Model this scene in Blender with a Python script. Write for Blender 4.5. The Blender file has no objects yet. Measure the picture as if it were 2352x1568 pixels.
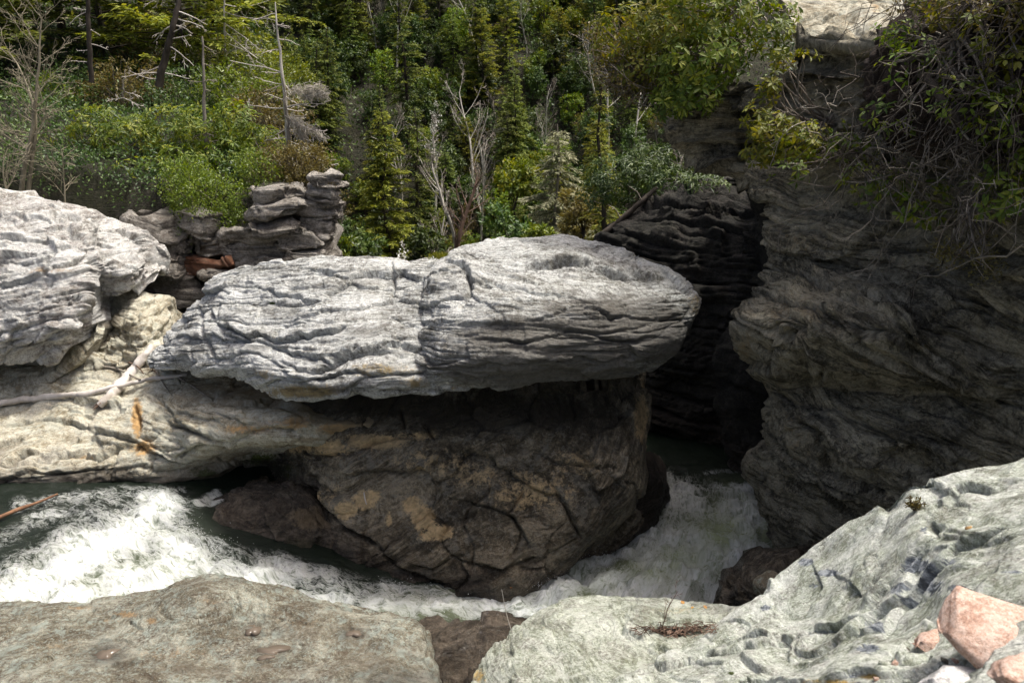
import bpy, math, random
import numpy as np
from math import radians, sin, cos, tan, pi

# ------------------------------------------------------------------ camera, sky, sun, exposure
SC = bpy.context.scene
COL = SC.collection
W0, H0 = 2352.0, 1568.0                 # grid in which the photograph was measured
PITCH, HFOV, CAMZ = radians(18), radians(65), 7.0
FPX = (W0 / 2) / tan(HFOV / 2)
SUN_EL, SUN_AZ = radians(69), radians(72)   # azimuth clockwise from +y (straight ahead)

cam = bpy.data.objects.new('camera', bpy.data.cameras.new('camera'))
COL.objects.link(cam)
cam.location = (0, 0, CAMZ)
cam.rotation_euler = (radians(90) - PITCH, 0, 0)
cam.data.sensor_width = 36
cam.data.angle = HFOV
cam.data.clip_start, cam.data.clip_end = 0.05, 2000
cam.data.dof.use_dof = True
cam.data.dof.focus_distance = 10.5
cam.data.dof.aperture_fstop = 3.2
SC.camera = cam

world = bpy.data.worlds.new('World')
SC.world = world
world.use_nodes = True
wn = world.node_tree.nodes
sky = wn.new('ShaderNodeTexSky')
sky.sky_type = 'NISHITA'
sky.sun_disc = False
sky.sun_elevation = SUN_EL
sky.sun_rotation = SUN_AZ
sky.air_density = 0.6
sky.dust_density = 8.0
sky.ozone_density = 0.0
world.node_tree.links.new(sky.outputs[0], wn['Background'].inputs[0])
wn['Background'].inputs[1].default_value = 0.14

sl = bpy.data.lights.new('sun', 'SUN')
sl.energy = 2.4
sl.angle = radians(8)
sl.color = (1.0, 0.985, 0.94)
sun = bpy.data.objects.new('sun', sl)
COL.objects.link(sun)
SD = np.array([cos(SUN_EL) * sin(SUN_AZ), cos(SUN_EL) * cos(SUN_AZ), sin(SUN_EL)])
from mathutils import Vector
sun.rotation_euler = Vector(SD).to_track_quat('Z', 'Y').to_euler()

SC.view_settings.view_transform = 'Standard'
SC.view_settings.look = 'None'
SC.view_settings.gamma = 1
SC.view_settings.use_curve_mapping = False
SC.view_settings.exposure = 0.6
SC.render.engine = 'CYCLES'
SC.cycles.max_bounces = 6
SC.cycles.diffuse_bounces = 3
SC.cycles.glossy_bounces = 2
SC.cycles.transmission_bounces = 3
SC.cycles.use_denoising = True
SC.cycles.caustics_reflective = False
SC.cycles.caustics_refractive = False

# ------------------------------------------------------------------ helpers
CP, SP = cos(PITCH), sin(PITCH)

def at(px, py, y):
    """world point seen at photo position (px, py), y metres ahead"""
    xc, yc = (px - W0 / 2) / FPX, (H0 / 2 - py) / FPX
    d = np.array([xc, yc * SP + CP, yc * CP - SP])
    return np.array([0, 0, CAMZ]) + d * (y / d[1])

def at_z(px, py, z):
    xc, yc = (px - W0 / 2) / FPX, (H0 / 2 - py) / FPX
    d = np.array([xc, yc * SP + CP, yc * CP - SP])
    return np.array([0, 0, CAMZ]) + d * ((z - CAMZ) / d[2])

def proj(P):
    q = P - np.array([0, 0, CAMZ])
    dep = q[:, 1] * CP - q[:, 2] * SP
    up = q[:, 1] * SP + q[:, 2] * CP
    dep = np.maximum(dep, 0.05)
    return W0 / 2 + FPX * q[:, 0] / dep, H0 / 2 - FPX * up / dep

_rg = np.random.RandomState(5)
GRAD = _rg.normal(size=(256, 3)).astype(np.float32)
GRAD /= np.linalg.norm(GRAD, axis=1)[:, None]

def hash3(i, j, k, seed=0):
    with np.errstate(over='ignore'):
        h = (i.astype(np.uint32) * np.uint32(374761393) + j.astype(np.uint32) * np.uint32(668265263)
             + k.astype(np.uint32) * np.uint32(2147483647) + np.uint32((seed * 974711 + 12345) & 0xffffffff))
        h = (h ^ (h >> np.uint32(13))) * np.uint32(1274126177)
        h = (h ^ (h >> np.uint32(15))) * np.uint32(2246822519)
        return h ^ (h >> np.uint32(16))

def perlin(P, seed=0):
    P = np.asarray(P, dtype=np.float32)
    I = np.floor(P)
    f = P - I
    I = I.astype(np.int64)
    u = f * f * f * (f * (f * 6 - 15) + 10)
    out = np.zeros(len(P), dtype=np.float32)
    for dx in (0, 1):
        wx = u[:, 0] if dx else 1 - u[:, 0]
        for dy in (0, 1):
            wy = u[:, 1] if dy else 1 - u[:, 1]
            for dz in (0, 1):
                wz = u[:, 2] if dz else 1 - u[:, 2]
                g = GRAD[hash3(I[:, 0] + dx, I[:, 1] + dy, I[:, 2] + dz, seed) & np.uint32(255)]
                out += wx * wy * wz * (g[:, 0] * (f[:, 0] - dx) + g[:, 1] * (f[:, 1] - dy) + g[:, 2] * (f[:, 2] - dz))
    return out * 1.5

def fbm(P, octv=4, seed=0, gain=0.5):
    s, a = 0, 1.0
    for o in range(octv):
        s = s + a * perlin(P * (2.03 ** o) + o * 17.3, seed + o)
        a *= gain
    return s

def sstep(a, b, x):
    t = np.clip((x - a) / (b - a), 0, 1)
    return t * t * (3 - 2 * t)

def unit(v):
    v = np.asarray(v, float)
    return v / (np.linalg.norm(v, axis=-1, keepdims=True) + 1e-12)

def mesh_data(name, V, faces, mat=None, attrs=None, smooth=True):
    """faces: list of (n,k) int arrays"""
    me = bpy.data.meshes.new(name)
    V = np.asarray(V, dtype=np.float32)
    faces = [np.asarray(f, dtype=np.int32) for f in faces if len(f)]
    me.vertices.add(len(V))
    me.vertices.foreach_set('co', V.ravel())
    loops = np.concatenate([f.ravel() for f in faces])
    cnt = np.concatenate([np.full(len(f), f.shape[1], dtype=np.int32) for f in faces])
    start = np.concatenate([[0], np.cumsum(cnt)[:-1]]).astype(np.int32)
    me.loops.add(len(loops))
    me.loops.foreach_set('vertex_index', loops)
    me.polygons.add(len(cnt))
    me.polygons.foreach_set('loop_start', start)
    me.polygons.foreach_set('loop_total', cnt)
    if smooth:
        me.polygons.foreach_set('use_smooth', np.ones(len(cnt), dtype=bool))
    for k, a in (attrs or {}).items():
        a = np.asarray(a, dtype=np.float32)
        if a.ndim == 1:
            at_ = me.attributes.new(k, 'FLOAT', 'POINT'); at_.data.foreach_set('value', a)
        else:
            at_ = me.attributes.new(k, 'FLOAT_VECTOR', 'POINT'); at_.data.foreach_set('vector', a.ravel())
    me.update(calc_edges=True)
    if mat:
        me.materials.append(mat)
    return me

def link(name, me, parent=None):
    o = bpy.data.objects.new(name, me)
    COL.objects.link(o)
    if parent is not None:
        o.parent = parent
        o.matrix_parent_inverse = parent.matrix_world.inverted() if False else o.matrix_parent_inverse
    return o

def mesh_obj(name, V, faces, mat=None, parent=None, attrs=None, smooth=True, origin=None):
    V = np.asarray(V, dtype=np.float64)
    if parent is not None and origin is None:
        V = V - np.array(parent.location)
    if origin is not None:
        V = V - np.array(origin)
    o = link(name, mesh_data(name, V, faces, mat, attrs, smooth), parent)
    if origin is not None:
        o.location = origin if parent is None else np.array(origin) - np.array(parent.location)
    return o

def tag(o, label=None, cat=None, group=None, kind=None):
    if label: o['label'] = label
    if cat: o['category'] = cat
    if group: o['group'] = group
    if kind: o['kind'] = kind
    return o

def thing(name, loc, label, cat, group=None):
    o = bpy.data.objects.new(name, None)
    COL.objects.link(o)
    o.location = [float(c) for c in loc]
    o.empty_display_size = 0.2
    return tag(o, label, cat, group)

def copy_tree(o, parent=None):
    c = o.copy()
    COL.objects.link(c)
    c.parent = parent
    for ch in list(o.children):
        copy_tree(ch, c)
    return c

# ------------------------------------------------------------------ materials
def new_mat(name):
    m = bpy.data.materials.new(name)
    m.use_nodes = True
    nt = m.node_tree
    for n in list(nt.nodes):
        nt.nodes.remove(n)
    out = nt.nodes.new('ShaderNodeOutputMaterial')
    return m, nt, out

class NT:
    def __init__(s, nt): s.nt = nt
    def n(s, t, **kw):
        nd = s.nt.nodes.new(t)
        for k, v in kw.items(): setattr(nd, k, v)
        return nd
    def l(s, a, b): s.nt.links.new(a, b)
    def attr(s, name): return s.n('ShaderNodeAttribute', attribute_name=name)
    def noise(s, vec, scale, detail=4, rough=0.55, dist=0.0, mult=None):
        if mult is not None:
            m = s.n('ShaderNodeVectorMath', operation='MULTIPLY'); s.l(vec, m.inputs[0]); m.inputs[1].default_value = mult
            vec = m.outputs[0]
        nd = s.n('ShaderNodeTexNoise')
        s.l(vec, nd.inputs['Vector'])
        nd.inputs['Scale'].default_value = scale
        nd.inputs['Detail'].default_value = detail
        nd.inputs['Roughness'].default_value = rough
        nd.inputs['Distortion'].default_value = dist
        return nd.outputs['Fac']
    def ramp(s, fac, stops, interp='LINEAR'):
        r = s.n('ShaderNodeValToRGB')
        r.color_ramp.interpolation = interp
        el = r.color_ramp.elements
        while len(el) < len(stops): el.new(0.5)
        for e, (p, c) in zip(el, stops):
            e.position = p
            e.color = (*c, 1) if not isinstance(c, (int, float)) else (c, c, c, 1)
        s.l(fac, r.inputs[0])
        return r.outputs[0]
    def mix(s, fac, a, b, blend='MIX'):
        m = s.n('ShaderNodeMix', data_type='RGBA', blend_type=blend)
        for sock, v in ((m.inputs[0], fac), (m.inputs[6], a), (m.inputs[7], b)):
            if isinstance(v, (int, float)): sock.default_value = v
            elif isinstance(v, tuple): sock.default_value = (*v, 1)
            else: s.l(v, sock)
        return m.outputs[2]
    def math(s, op, a, b=0.0, c=None, clamp=False):
        m = s.n('ShaderNodeMath', operation=op, use_clamp=clamp)
        for i, v in enumerate((a, b, c)):
            if v is None: continue
            if isinstance(v, (int, float)): m.inputs[i].default_value = v
            else: s.l(v, m.inputs[i])
        return m.outputs[0]

def rock_material(name, dark, mid, light, lichen=(0.5, 0.5, 0.47), stain_tint=(0.42, 0.27, 0.12), lichen_amt=0.4,
                  speck=(0.10, 0.085, 0.075), speck_amt=0.5, scale=1.0, rough=0.85, bump=0.5, wetdark=(0.035, 0.028, 0.022), band=1.0, con=1.0, region=(0.46, 0.58), grain=0.6):
    m, nt, out = new_mat(name)
    t = NT(nt)
    fol = t.attr('fol').outputs['Vector']
    pos = t.n('ShaderNodeTexCoord').outputs['Object']
    # banding along the foliation
    b1 = t.noise(fol, 1.0 * scale, 5, 0.65, 0.5, mult=(0.8, 0.8, 7.0))
    b2 = t.noise(fol, 1.0 * scale, 5, 0.7, 0.3, mult=(3.0, 3.0, 28.0))
    big = t.noise(pos, 0.9 * scale, 4, 0.6, 0.4)
    fine = t.noise(pos, 22 * scale, 6, 0.8)
    mott = t.noise(pos, 6.0 * scale, 6, 0.75, 0.4)
    k = t.math('MULTIPLY_ADD', b1, 0.40 * band, t.math('MULTIPLY', b2, 0.35 * band))
    k = t.math('MULTIPLY_ADD', big, 0.30, k)
    k = t.math('MULTIPLY_ADD', mott, 0.35, k)
    k = t.math('MULTIPLY_ADD', fine, 0.35, k)
    tot = 0.75 * band + 1.0
    k = t.math('DIVIDE', k, tot)
    col = t.ramp(k, [(0.497 - 0.072 / con, dark), (0.497, mid), (0.497 + 0.073 / con, light)])
    # mineral grain
    gr = t.ramp(t.noise(pos, 48 * scale, 3, 0.85), [(0.34, 0.45), (0.5, 1.0), (0.66, 1.45)])
    gr2 = t.ramp(t.noise(fol, 1.0 * scale, 4, 0.8, 0.2, mult=(16.0, 16.0, 55.0)), [(0.36, 0.55), (0.5, 1.0), (0.64, 1.35)])
    col = t.mix(grain, col, gr, 'MULTIPLY')
    col = t.mix(grain, col, gr2, 'MULTIPLY')
    # thin seams drawn out along the foliation
    sn = t.noise(fol, 1.0 * scale, 4, 0.6, 0.7, mult=(0.9, 0.9, 9.0))
    seam = t.ramp(t.math('ABSOLUTE', t.math('SUBTRACT', sn, 0.5)), [(0.0, 1.0), (0.016, 0.0)])
    seam = t.math('MULTIPLY', seam, t.ramp(t.noise(pos, 2.3 * scale, 4, 0.6), [(0.44, 0.0), (0.56, 1.0)]))
    col = t.mix(t.math('MULTIPLY', seam, 0.55), col, speck)
    # pale lichen patches and dark crust specks with their own edges
    li = t.noise(pos, 3.2 * scale, 6, 0.7, 0.6)
    lif = t.ramp(li, [(0.52, 0.0), (0.60, 1.0)])
    wd = t.ramp(t.noise(pos, 17 * scale, 5, 0.7, 0.5), [(0.54, 0.0), (0.60, 1.0)])
    col = t.mix(t.math('MULTIPLY', t.math('MAXIMUM', lif, wd), lichen_amt), col, lichen)
    vn = t.noise(pos, 14 * scale, 6, 0.75, 0.4)
    reg = t.ramp(t.noise(pos, 1.6 * scale, 3, 0.6), [(region[0], 0.0), (region[1], 1.0)])
    dots = t.ramp(t.noise(pos, 24 * scale, 5, 0.7, 0.2), [(0.50, 0.0), (0.57, 1.0)])
    sp = t.math('MULTIPLY', t.math('MAXIMUM', t.ramp(vn, [(0.50, 0.0), (0.57, 1.0)]), t.math('MULTIPLY', dots, 0.7)), reg)
    col = t.mix(t.math('MULTIPLY', sp, speck_amt), col, speck)
    # stains and tinted patches (attribute blobs broken up by noise), dark crust with painted shade, wetness
    sa = t.attr('stain_tint').outputs['Fac']
    sm = t.math('ADD', sa, t.math('MULTIPLY', t.math('SUBTRACT', t.math('MULTIPLY_ADD', mott, 0.6, t.math('MULTIPLY', fine, 0.4)), 0.5), 2.2))
    sm = t.math('MULTIPLY', t.ramp(sm, [(0.42, 0.0), (0.60, 1.0)]), t.math('MULTIPLY', sa, 1.6, clamp=True), clamp=True)
    scol = t.mix(t.ramp(t.noise(pos, 11 * scale, 5, 0.7), [(0.4, 0.0), (0.6, 1.0)]), tuple(c * 0.62 for c in stain_tint), stain_tint)
    col = t.mix(sm, col, scol)
    cr = t.attr('crust_shade').outputs['Fac']
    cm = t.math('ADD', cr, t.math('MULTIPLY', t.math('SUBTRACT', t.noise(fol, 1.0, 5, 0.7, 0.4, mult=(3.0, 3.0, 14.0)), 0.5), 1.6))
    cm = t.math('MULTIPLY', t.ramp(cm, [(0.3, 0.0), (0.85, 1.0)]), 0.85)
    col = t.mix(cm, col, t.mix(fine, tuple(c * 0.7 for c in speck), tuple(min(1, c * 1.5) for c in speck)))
    ve = t.attr('vein').outputs['Fac']
    vm = t.math('ADD', ve, t.math('MULTIPLY', t.math('SUBTRACT', t.noise(fol, 1.0, 6, 0.75, 0.6, mult=(3.5, 3.5, 30.0)), 0.5), 2.8))
    vm = t.math('MULTIPLY', t.ramp(vm, [(0.42, 0.0), (0.55, 1.0)]), t.math('MULTIPLY', ve, 3.0, clamp=True), clamp=True)
    col = t.mix(vm, col, t.ramp(t.noise(fol, 1.0, 5, 0.7, 0.3, mult=(14.0, 14.0, 60.0)), [(0.42, (0.07, 0.08, 0.09)), (0.5, (0.19, 0.215, 0.24)), (0.58, (0.42, 0.45, 0.47))]))
    mo = t.attr('moss').outputs['Fac']
    mm = t.math('ADD', mo, t.math('MULTIPLY', t.math('SUBTRACT', vn, 0.5), 1.2))
    mm = t.math('MULTIPLY', t.ramp(mm, [(0.4, 0.0), (0.6, 1.0)]), t.math('MINIMUM', t.math('MULTIPLY', mo, 3.0), 1.0))
    col = t.mix(mm, col, t.mix(fine, (0.02, 0.035, 0.006), (0.09, 0.12, 0.02)))
    we = t.attr('wet').outputs['Fac']
    col = t.mix(t.math('MULTIPLY', we, 0.85), col, t.ramp(k, [(0.43, tuple(c * 0.6 for c in wetdark)), (0.5, tuple(c * 1.6 for c in wetdark)), (0.57, tuple(c * 3.6 for c in wetdark))]))
    bs = t.n('ShaderNodeBsdfPrincipled')
    t.l(col, bs.inputs['Base Color'])
    rg = t.math('SUBTRACT', rough, t.math('MULTIPLY', we, 0.5))
    t.l(rg, bs.inputs['Roughness'])
    bs.inputs['Specular IOR Level'].default_value = 0.3
    hb = t.math('MULTIPLY_ADD', b2, 1.0, t.math('MULTIPLY', fine, 0.8))
    hb = t.math('MULTIPLY_ADD', mott, 1.1, hb)
    hb = t.math('SUBTRACT', hb, t.math('MULTIPLY', seam, 0.5))
    bp = t.n('ShaderNodeBump')
    bp.inputs['Strength'].default_value = min(1.0, bump * 1.3)
    bp.inputs['Distance'].default_value = 0.075 / scale
    t.l(hb, bp.inputs['Height'])
    t.l(bp.outputs[0], bs.inputs['Normal'])
    t.l(bs.outputs[0], out.inputs[0])
    return m

def leaf_material(name, c0, c1, c2, rough=0.45, trans=0.3, spec=0.4, obvar=0.25):
    m, nt, out = new_mat(name)
    t = NT(nt)
    lv = t.attr('lv').outputs['Fac']
    ob = t.n('ShaderNodeObjectInfo').outputs['Random']
    col = t.ramp(lv, [(0.0, c0), (0.55, c1), (1.0, c2)])
    hs = t.n('ShaderNodeHueSaturation')
    t.l(col, hs.inputs['Color'])
    t.l(t.math('MULTIPLY_ADD', ob, 0.03, 0.470), hs.inputs['Hue'])
    t.l(t.math('MULTIPLY_ADD', ob, 2 * obvar, 1.0 - obvar), hs.inputs['Value'])
    bs = t.n('ShaderNodeBsdfPrincipled')
    t.l(hs.outputs[0], bs.inputs['Base Color'])
    bs.inputs['Roughness'].default_value = rough
    bs.inputs['Specular IOR Level'].default_value = spec
    tr = t.n('ShaderNodeBsdfTranslucent')
    hs2 = t.n('ShaderNodeHueSaturation')
    hs2.inputs['Saturation'].default_value = 1.15
    hs2.inputs['Value'].default_value = 1.5
    hs2.inputs['Hue'].default_value = 0.485
    t.l(hs.outputs[0], hs2.inputs['Color'])
    t.l(hs2.outputs[0], tr.inputs[0])
    mx = t.n('ShaderNodeMixShader')
    mx.inputs[0].default_value = trans
    t.l(bs.outputs[0], mx.inputs[1]); t.l(tr.outputs[0], mx.inputs[2])
    t.l(mx.outputs[0], out.inputs[0])
    return m

def bark_material(name, c0, c1, scale=8, rough=0.9):
    m, nt, out = new_mat(name)
    t = NT(nt)
    pos = t.n('ShaderNodeTexCoord').outputs['Object']
    a = t.noise(pos, scale, 5, 0.7, 0.3, mult=(1, 1, 0.3))
    b = t.noise(pos, scale * 0.3, 3, 0.6)
    col = t.ramp(t.math('MULTIPLY_ADD', a, 0.6, t.math('MULTIPLY', b, 0.4)), [(0.38, c0), (0.6, c1)])
    bs = t.n('ShaderNodeBsdfPrincipled')
    t.l(col, bs.inputs['Base Color'])
    bs.inputs['Roughness'].default_value = rough
    bs.inputs['Specular IOR Level'].default_value = 0.2
    bp = t.n('ShaderNodeBump'); bp.inputs['Strength'].default_value = 0.5; bp.inputs['Distance'].default_value = 0.02
    t.l(a, bp.inputs['Height']); t.l(bp.outputs[0], bs.inputs['Normal'])
    t.l(bs.outputs[0], out.inputs[0])
    return m

M = {}
M['slab'] = rock_material('pale_gneiss', (0.26, 0.255, 0.22), (0.66, 0.67, 0.63), (0.79, 0.80, 0.765), lichen=(0.78, 0.79, 0.75),
                          stain_tint=(0.46, 0.36, 0.19), lichen_amt=0.5, speck=(0.13, 0.12, 0.10), speck_amt=0.8, bump=0.7, con=1.35)
M['boulder'] = rock_material('bleached_gneiss', (0.28, 0.26, 0.225), (0.57, 0.565, 0.525), (0.72, 0.72, 0.685), lichen=(0.73, 0.735, 0.70),
                             stain_tint=(0.40, 0.26, 0.12), lichen_amt=0.45, speck=(0.20, 0.15, 0.14), speck_amt=0.45, bump=0.6, con=1.4)
M['cream'] = rock_material('cream_gneiss', (0.22, 0.19, 0.125), (0.43, 0.40, 0.305), (0.57, 0.55, 0.45), lichen=(0.48, 0.50, 0.42),
                           stain_tint=(0.52, 0.33, 0.14), lichen_amt=0.5, speck=(0.24, 0.19, 0.12), speck_amt=0.4, bump=0.4, con=1.5)
M['brown'] = rock_material('brown_wet_gneiss', (0.055, 0.046, 0.03), (0.155, 0.128, 0.085), (0.34, 0.29, 0.205), lichen=(0.42, 0.41, 0.35),
                           stain_tint=(0.72, 0.54, 0.30), lichen_amt=0.35, speck=(0.035, 0.03, 0.022), speck_amt=0.75, bump=0.6, rough=0.52, con=1.5)
M['dark'] = rock_material('shaded_cliff_rock', (0.11, 0.098, 0.066), (0.40, 0.355, 0.25), (0.56, 0.505, 0.37), lichen=(0.50, 0.485, 0.40),
                          stain_tint=(0.40, 0.29, 0.15), lichen_amt=0.35, speck=(0.05, 0.046, 0.036), speck_amt=0.8, bump=1.0, band=1.7, con=1.6)
M['back'] = rock_material('gorge_rock', (0.010, 0.010, 0.008), (0.024, 0.023, 0.018), (0.06, 0.057, 0.042), lichen=(0.06, 0.058, 0.046),  # near-black base: the slot's deep shade is put into the colour
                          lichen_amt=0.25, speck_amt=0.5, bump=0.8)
M['cliff'] = rock_material('layered_cliff_rock', (0.13, 0.115, 0.095), (0.29, 0.265, 0.225), (0.46, 0.43, 0.38), lichen=(0.46, 0.44, 0.40),
                           stain_tint=(0.27, 0.12, 0.065), lichen_amt=0.4, speck=(0.10, 0.08, 0.06), speck_amt=0.6, bump=0.7, con=1.5)
M['fore'] = rock_material('ledge_rock', (0.11, 0.09, 0.06), (0.22, 0.205, 0.15), (0.39, 0.385, 0.31), lichen=(0.35, 0.41, 0.36),
                          stain_tint=(0.36, 0.24, 0.12), lichen_amt=0.65, speck=(0.10, 0.075, 0.05), speck_amt=0.9, scale=2.1, bump=0.7,
                          wetdark=(0.03, 0.026, 0.022), con=1.5)
M['green'] = rock_material('green_white_schist', (0.23, 0.25, 0.185), (0.47, 0.51, 0.425), (0.70, 0.725, 0.66), lichen=(0.74, 0.755, 0.70),
                           stain_tint=(0.52, 0.36, 0.12), lichen_amt=0.55, speck=(0.17, 0.16, 0.13), speck_amt=0.7, scale=2.3, bump=0.6, con=1.5, region=(0.49, 0.58))
M['ledge'] = rock_material('pale_green_ledge_rock', (0.17, 0.18, 0.125), (0.355, 0.385, 0.305), (0.56, 0.58, 0.50), lichen=(0.58, 0.60, 0.53),
                           stain_tint=(0.52, 0.36, 0.12), lichen_amt=0.55, speck=(0.17, 0.16, 0.13), speck_amt=0.8, scale=2.3, bump=0.6, con=1.5, region=(0.49, 0.58))
M['pink'] = rock_material('pink_stone', (0.36, 0.22, 0.16), (0.56, 0.40, 0.32), (0.66, 0.52, 0.44), lichen=(0.62, 0.48, 0.40),
                          stain_tint=(0.42, 0.24, 0.12), lichen_amt=0.5, speck=(0.40, 0.22, 0.15), speck_amt=0.5, scale=3.0, bump=0.35, band=0.4, con=1.6)
M['blue'] = rock_material('blue_grey_schist', (0.075, 0.09, 0.11), (0.17, 0.20, 0.25), (0.33, 0.37, 0.43), lichen=(0.40, 0.43, 0.46),
                          lichen_amt=0.25, speck=(0.07, 0.08, 0.09), scale=4.0, bump=0.9)
M['white'] = rock_material('white_stone', (0.44, 0.43, 0.41), (0.58, 0.57, 0.55), (0.70, 0.69, 0.67), lichen=(0.72, 0.72, 0.72),
                           speck_amt=0.1, scale=2.5, bump=0.3)
M['soil'] = rock_material('leafy_soil', (0.012, 0.014, 0.006), (0.025, 0.026, 0.012), (0.05, 0.046, 0.022), lichen=(0.035, 0.045, 0.015),
                          lichen_amt=0.4, speck_amt=0.5, bump=0.8, band=0.3)
M['root_soil'] = rock_material('root_soil', (0.018, 0.012, 0.009), (0.04, 0.027, 0.019), (0.085, 0.055, 0.038), lichen=(0.06, 0.04, 0.03),
                               lichen_amt=0.3, speck_amt=0.5, bump=1.0, band=0.3, scale=2.5)

M['rhodo'] = leaf_material('rhododendron_leaf', (0.054, 0.110, 0.014), (0.128, 0.212, 0.026), (0.288, 0.336, 0.041), rough=0.5, trans=0.3, spec=0.35, obvar=0.15)
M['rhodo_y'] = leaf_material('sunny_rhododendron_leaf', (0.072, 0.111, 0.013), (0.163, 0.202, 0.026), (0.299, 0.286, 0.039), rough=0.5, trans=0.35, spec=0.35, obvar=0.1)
M['smallleaf'] = leaf_material('small_green_leaf', (0.049, 0.084, 0.011), (0.119, 0.182, 0.021), (0.224, 0.280, 0.042), rough=0.4, trans=0.3, obvar=0.1)
M['hemlock'] = leaf_material('hemlock_needles', (0.048, 0.088, 0.019), (0.112, 0.168, 0.035), (0.216, 0.264, 0.056), rough=0.6, trans=0.25, spec=0.2, obvar=0.25)
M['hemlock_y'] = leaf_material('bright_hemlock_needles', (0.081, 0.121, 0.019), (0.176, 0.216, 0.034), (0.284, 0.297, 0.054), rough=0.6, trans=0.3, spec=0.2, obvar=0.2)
M['grey_needle'] = leaf_material('grey_lichen_needles', (0.130, 0.143, 0.078), (0.247, 0.260, 0.156), (0.390, 0.390, 0.260), rough=0.8, trans=0.2, spec=0.1)
M['dark_leaf'] = leaf_material('dark_evergreen_leaf', (0.022, 0.054, 0.013), (0.054, 0.106, 0.022), (0.120, 0.184, 0.038), rough=0.45, trans=0.2, obvar=0.3)
M['rust_leaf'] = leaf_material('budding_shrub_leaf', (0.085, 0.07, 0.02), (0.15, 0.135, 0.035), (0.21, 0.195, 0.055), rough=0.5, trans=0.3) if True else leaf_material('budding_shrub_leaf_warm', (0.108, 0.060, 0.017), (0.180, 0.132, 0.024), (0.240, 0.204, 0.036), rough=0.5, trans=0.3)
M['blossom'] = leaf_material('white_blossom', (0.55, 0.55, 0.48), (0.7, 0.7, 0.64), (0.8, 0.8, 0.76), rough=0.6, trans=0.2)
M['yellow_leaf'] = leaf_material('fallen_leaf', (0.42, 0.24, 0.05), (0.55, 0.36, 0.08), (0.6, 0.4, 0.1), trans=0.2)
M['pale_lichen'] = leaf_material('pale_lichen', (0.30, 0.29, 0.24), (0.46, 0.45, 0.38), (0.60, 0.58, 0.50), rough=0.9, trans=0.3, spec=0.05)
M['bark_pale'] = bark_material('pale_bark', (0.32, 0.30, 0.25), (0.60, 0.57, 0.50))
M['bark_tan'] = bark_material('tan_bark', (0.17, 0.15, 0.10), (0.36, 0.32, 0.23))
M['bark_grey'] = bark_material('grey_bark', (0.12, 0.105, 0.085), (0.30, 0.27, 0.225))
M['bark_brown'] = bark_material('brown_bark', (0.075, 0.05, 0.036), (0.20, 0.135, 0.10))
M['bark_dark'] = bark_material('dark_bark', (0.03, 0.025, 0.02), (0.09, 0.075, 0.06))
M['drift'] = bark_material('driftwood', (0.36, 0.32, 0.27), (0.62, 0.58, 0.53), scale=5)
M['twig'] = bark_material('twig_bark', (0.15, 0.125, 0.10), (0.34, 0.30, 0.25), scale=20)
M['rusty_wood'] = bark_material('rusty_wood', (0.12, 0.065, 0.04), (0.27, 0.15, 0.085), scale=9)

# ------------------------------------------------------------------ rock building
def catmull(C, n, closed=False, by=None):
    """resample a list of arrays along axis 0 with Catmull-Rom; by = array of lengths to space samples evenly"""
    C = np.asarray(C, float)
    k = len(C)
    if by is None:
        seg = np.linalg.norm((C[1:] - C[:-1]).reshape(k - 1, -1), axis=1)
    else:
        seg = by
    cum = np.concatenate([[0], np.cumsum(seg + 1e-9)])
    tt = np.linspace(0, cum[-1], n)
    i = np.clip(np.searchsorted(cum, tt, side='right') - 1, 0, k - 2)
    f = (tt - cum[i]) / (cum[i + 1] - cum[i])
    p0 = C[np.maximum(i - 1, 0)]; p1 = C[i]; p2 = C[i + 1]; p3 = C[np.minimum(i + 2, k - 1)]
    f = f.reshape((-1,) + (1,) * (C.ndim - 1))
    # tangents with non-uniform spacing
    def sp(a): return a.reshape((-1,) + (1,) * (C.ndim - 1))
    d = np.maximum(seg, 1e-6)
    h1 = sp(d[i]); h0 = sp(d[np.maximum(i - 1, 0)]); h2 = sp(d[np.minimum(i + 1, k - 2)])
    m1 = ((p1 - p0) / h0 * h1 + (p2 - p1) / h1 * h0) / (h0 + h1)
    m2 = ((p2 - p1) / h1 * h2 + (p3 - p2) / h2 * h1) / (h1 + h2)
    m1 = np.where(sp(i == 0), (p2 - p1) / h1, m1); m2 = np.where(sp(i == k - 2), (p2 - p1) / h1, m2)
    f2, f3 = f * f, f * f * f
    return (2 * f3 - 3 * f2 + 1) * p1 + (f3 - 2 * f2 + f) * h1 * m1 + (-2 * f3 + 3 * f2) * p2 + (f3 - f2) * h1 * m2

def cells(P, seed=0):
    """nearest jittered cell: F1, F2, a random value of the cell and the offset from its centre"""
    P = np.asarray(P, dtype=np.float32)
    I = np.floor(P).astype(np.int64); f = P - I
    st = np.where(f > 0.5, 1, -1)
    F1 = np.full(len(P), 9.0, np.float32); F2 = F1.copy(); ID = np.zeros(len(P), np.uint32); OF = np.zeros_like(P)
    for a in (0, 1):
        for b in (0, 1):
            for c in (0, 1):
                J = I + st * np.array([a, b, c])
                h = hash3(J[:, 0], J[:, 1], J[:, 2], seed)
                C = J + 0.1 + 0.8 * np.stack([(h & np.uint32(1023)), (h >> np.uint32(10)) & np.uint32(1023), (h >> np.uint32(20)) & np.uint32(1023)], 1).astype(np.float32) / 1023
                o = P - C; d = np.sqrt((o * o).sum(1))
                n1 = d < F1
                F2 = np.where(n1, F1, np.minimum(F2, d)); F1 = np.where(n1, d, F1)
                ID = np.where(n1, h, ID); OF = np.where(n1[:, None], o, OF)
    return F1, F2, ID, OF

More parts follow.
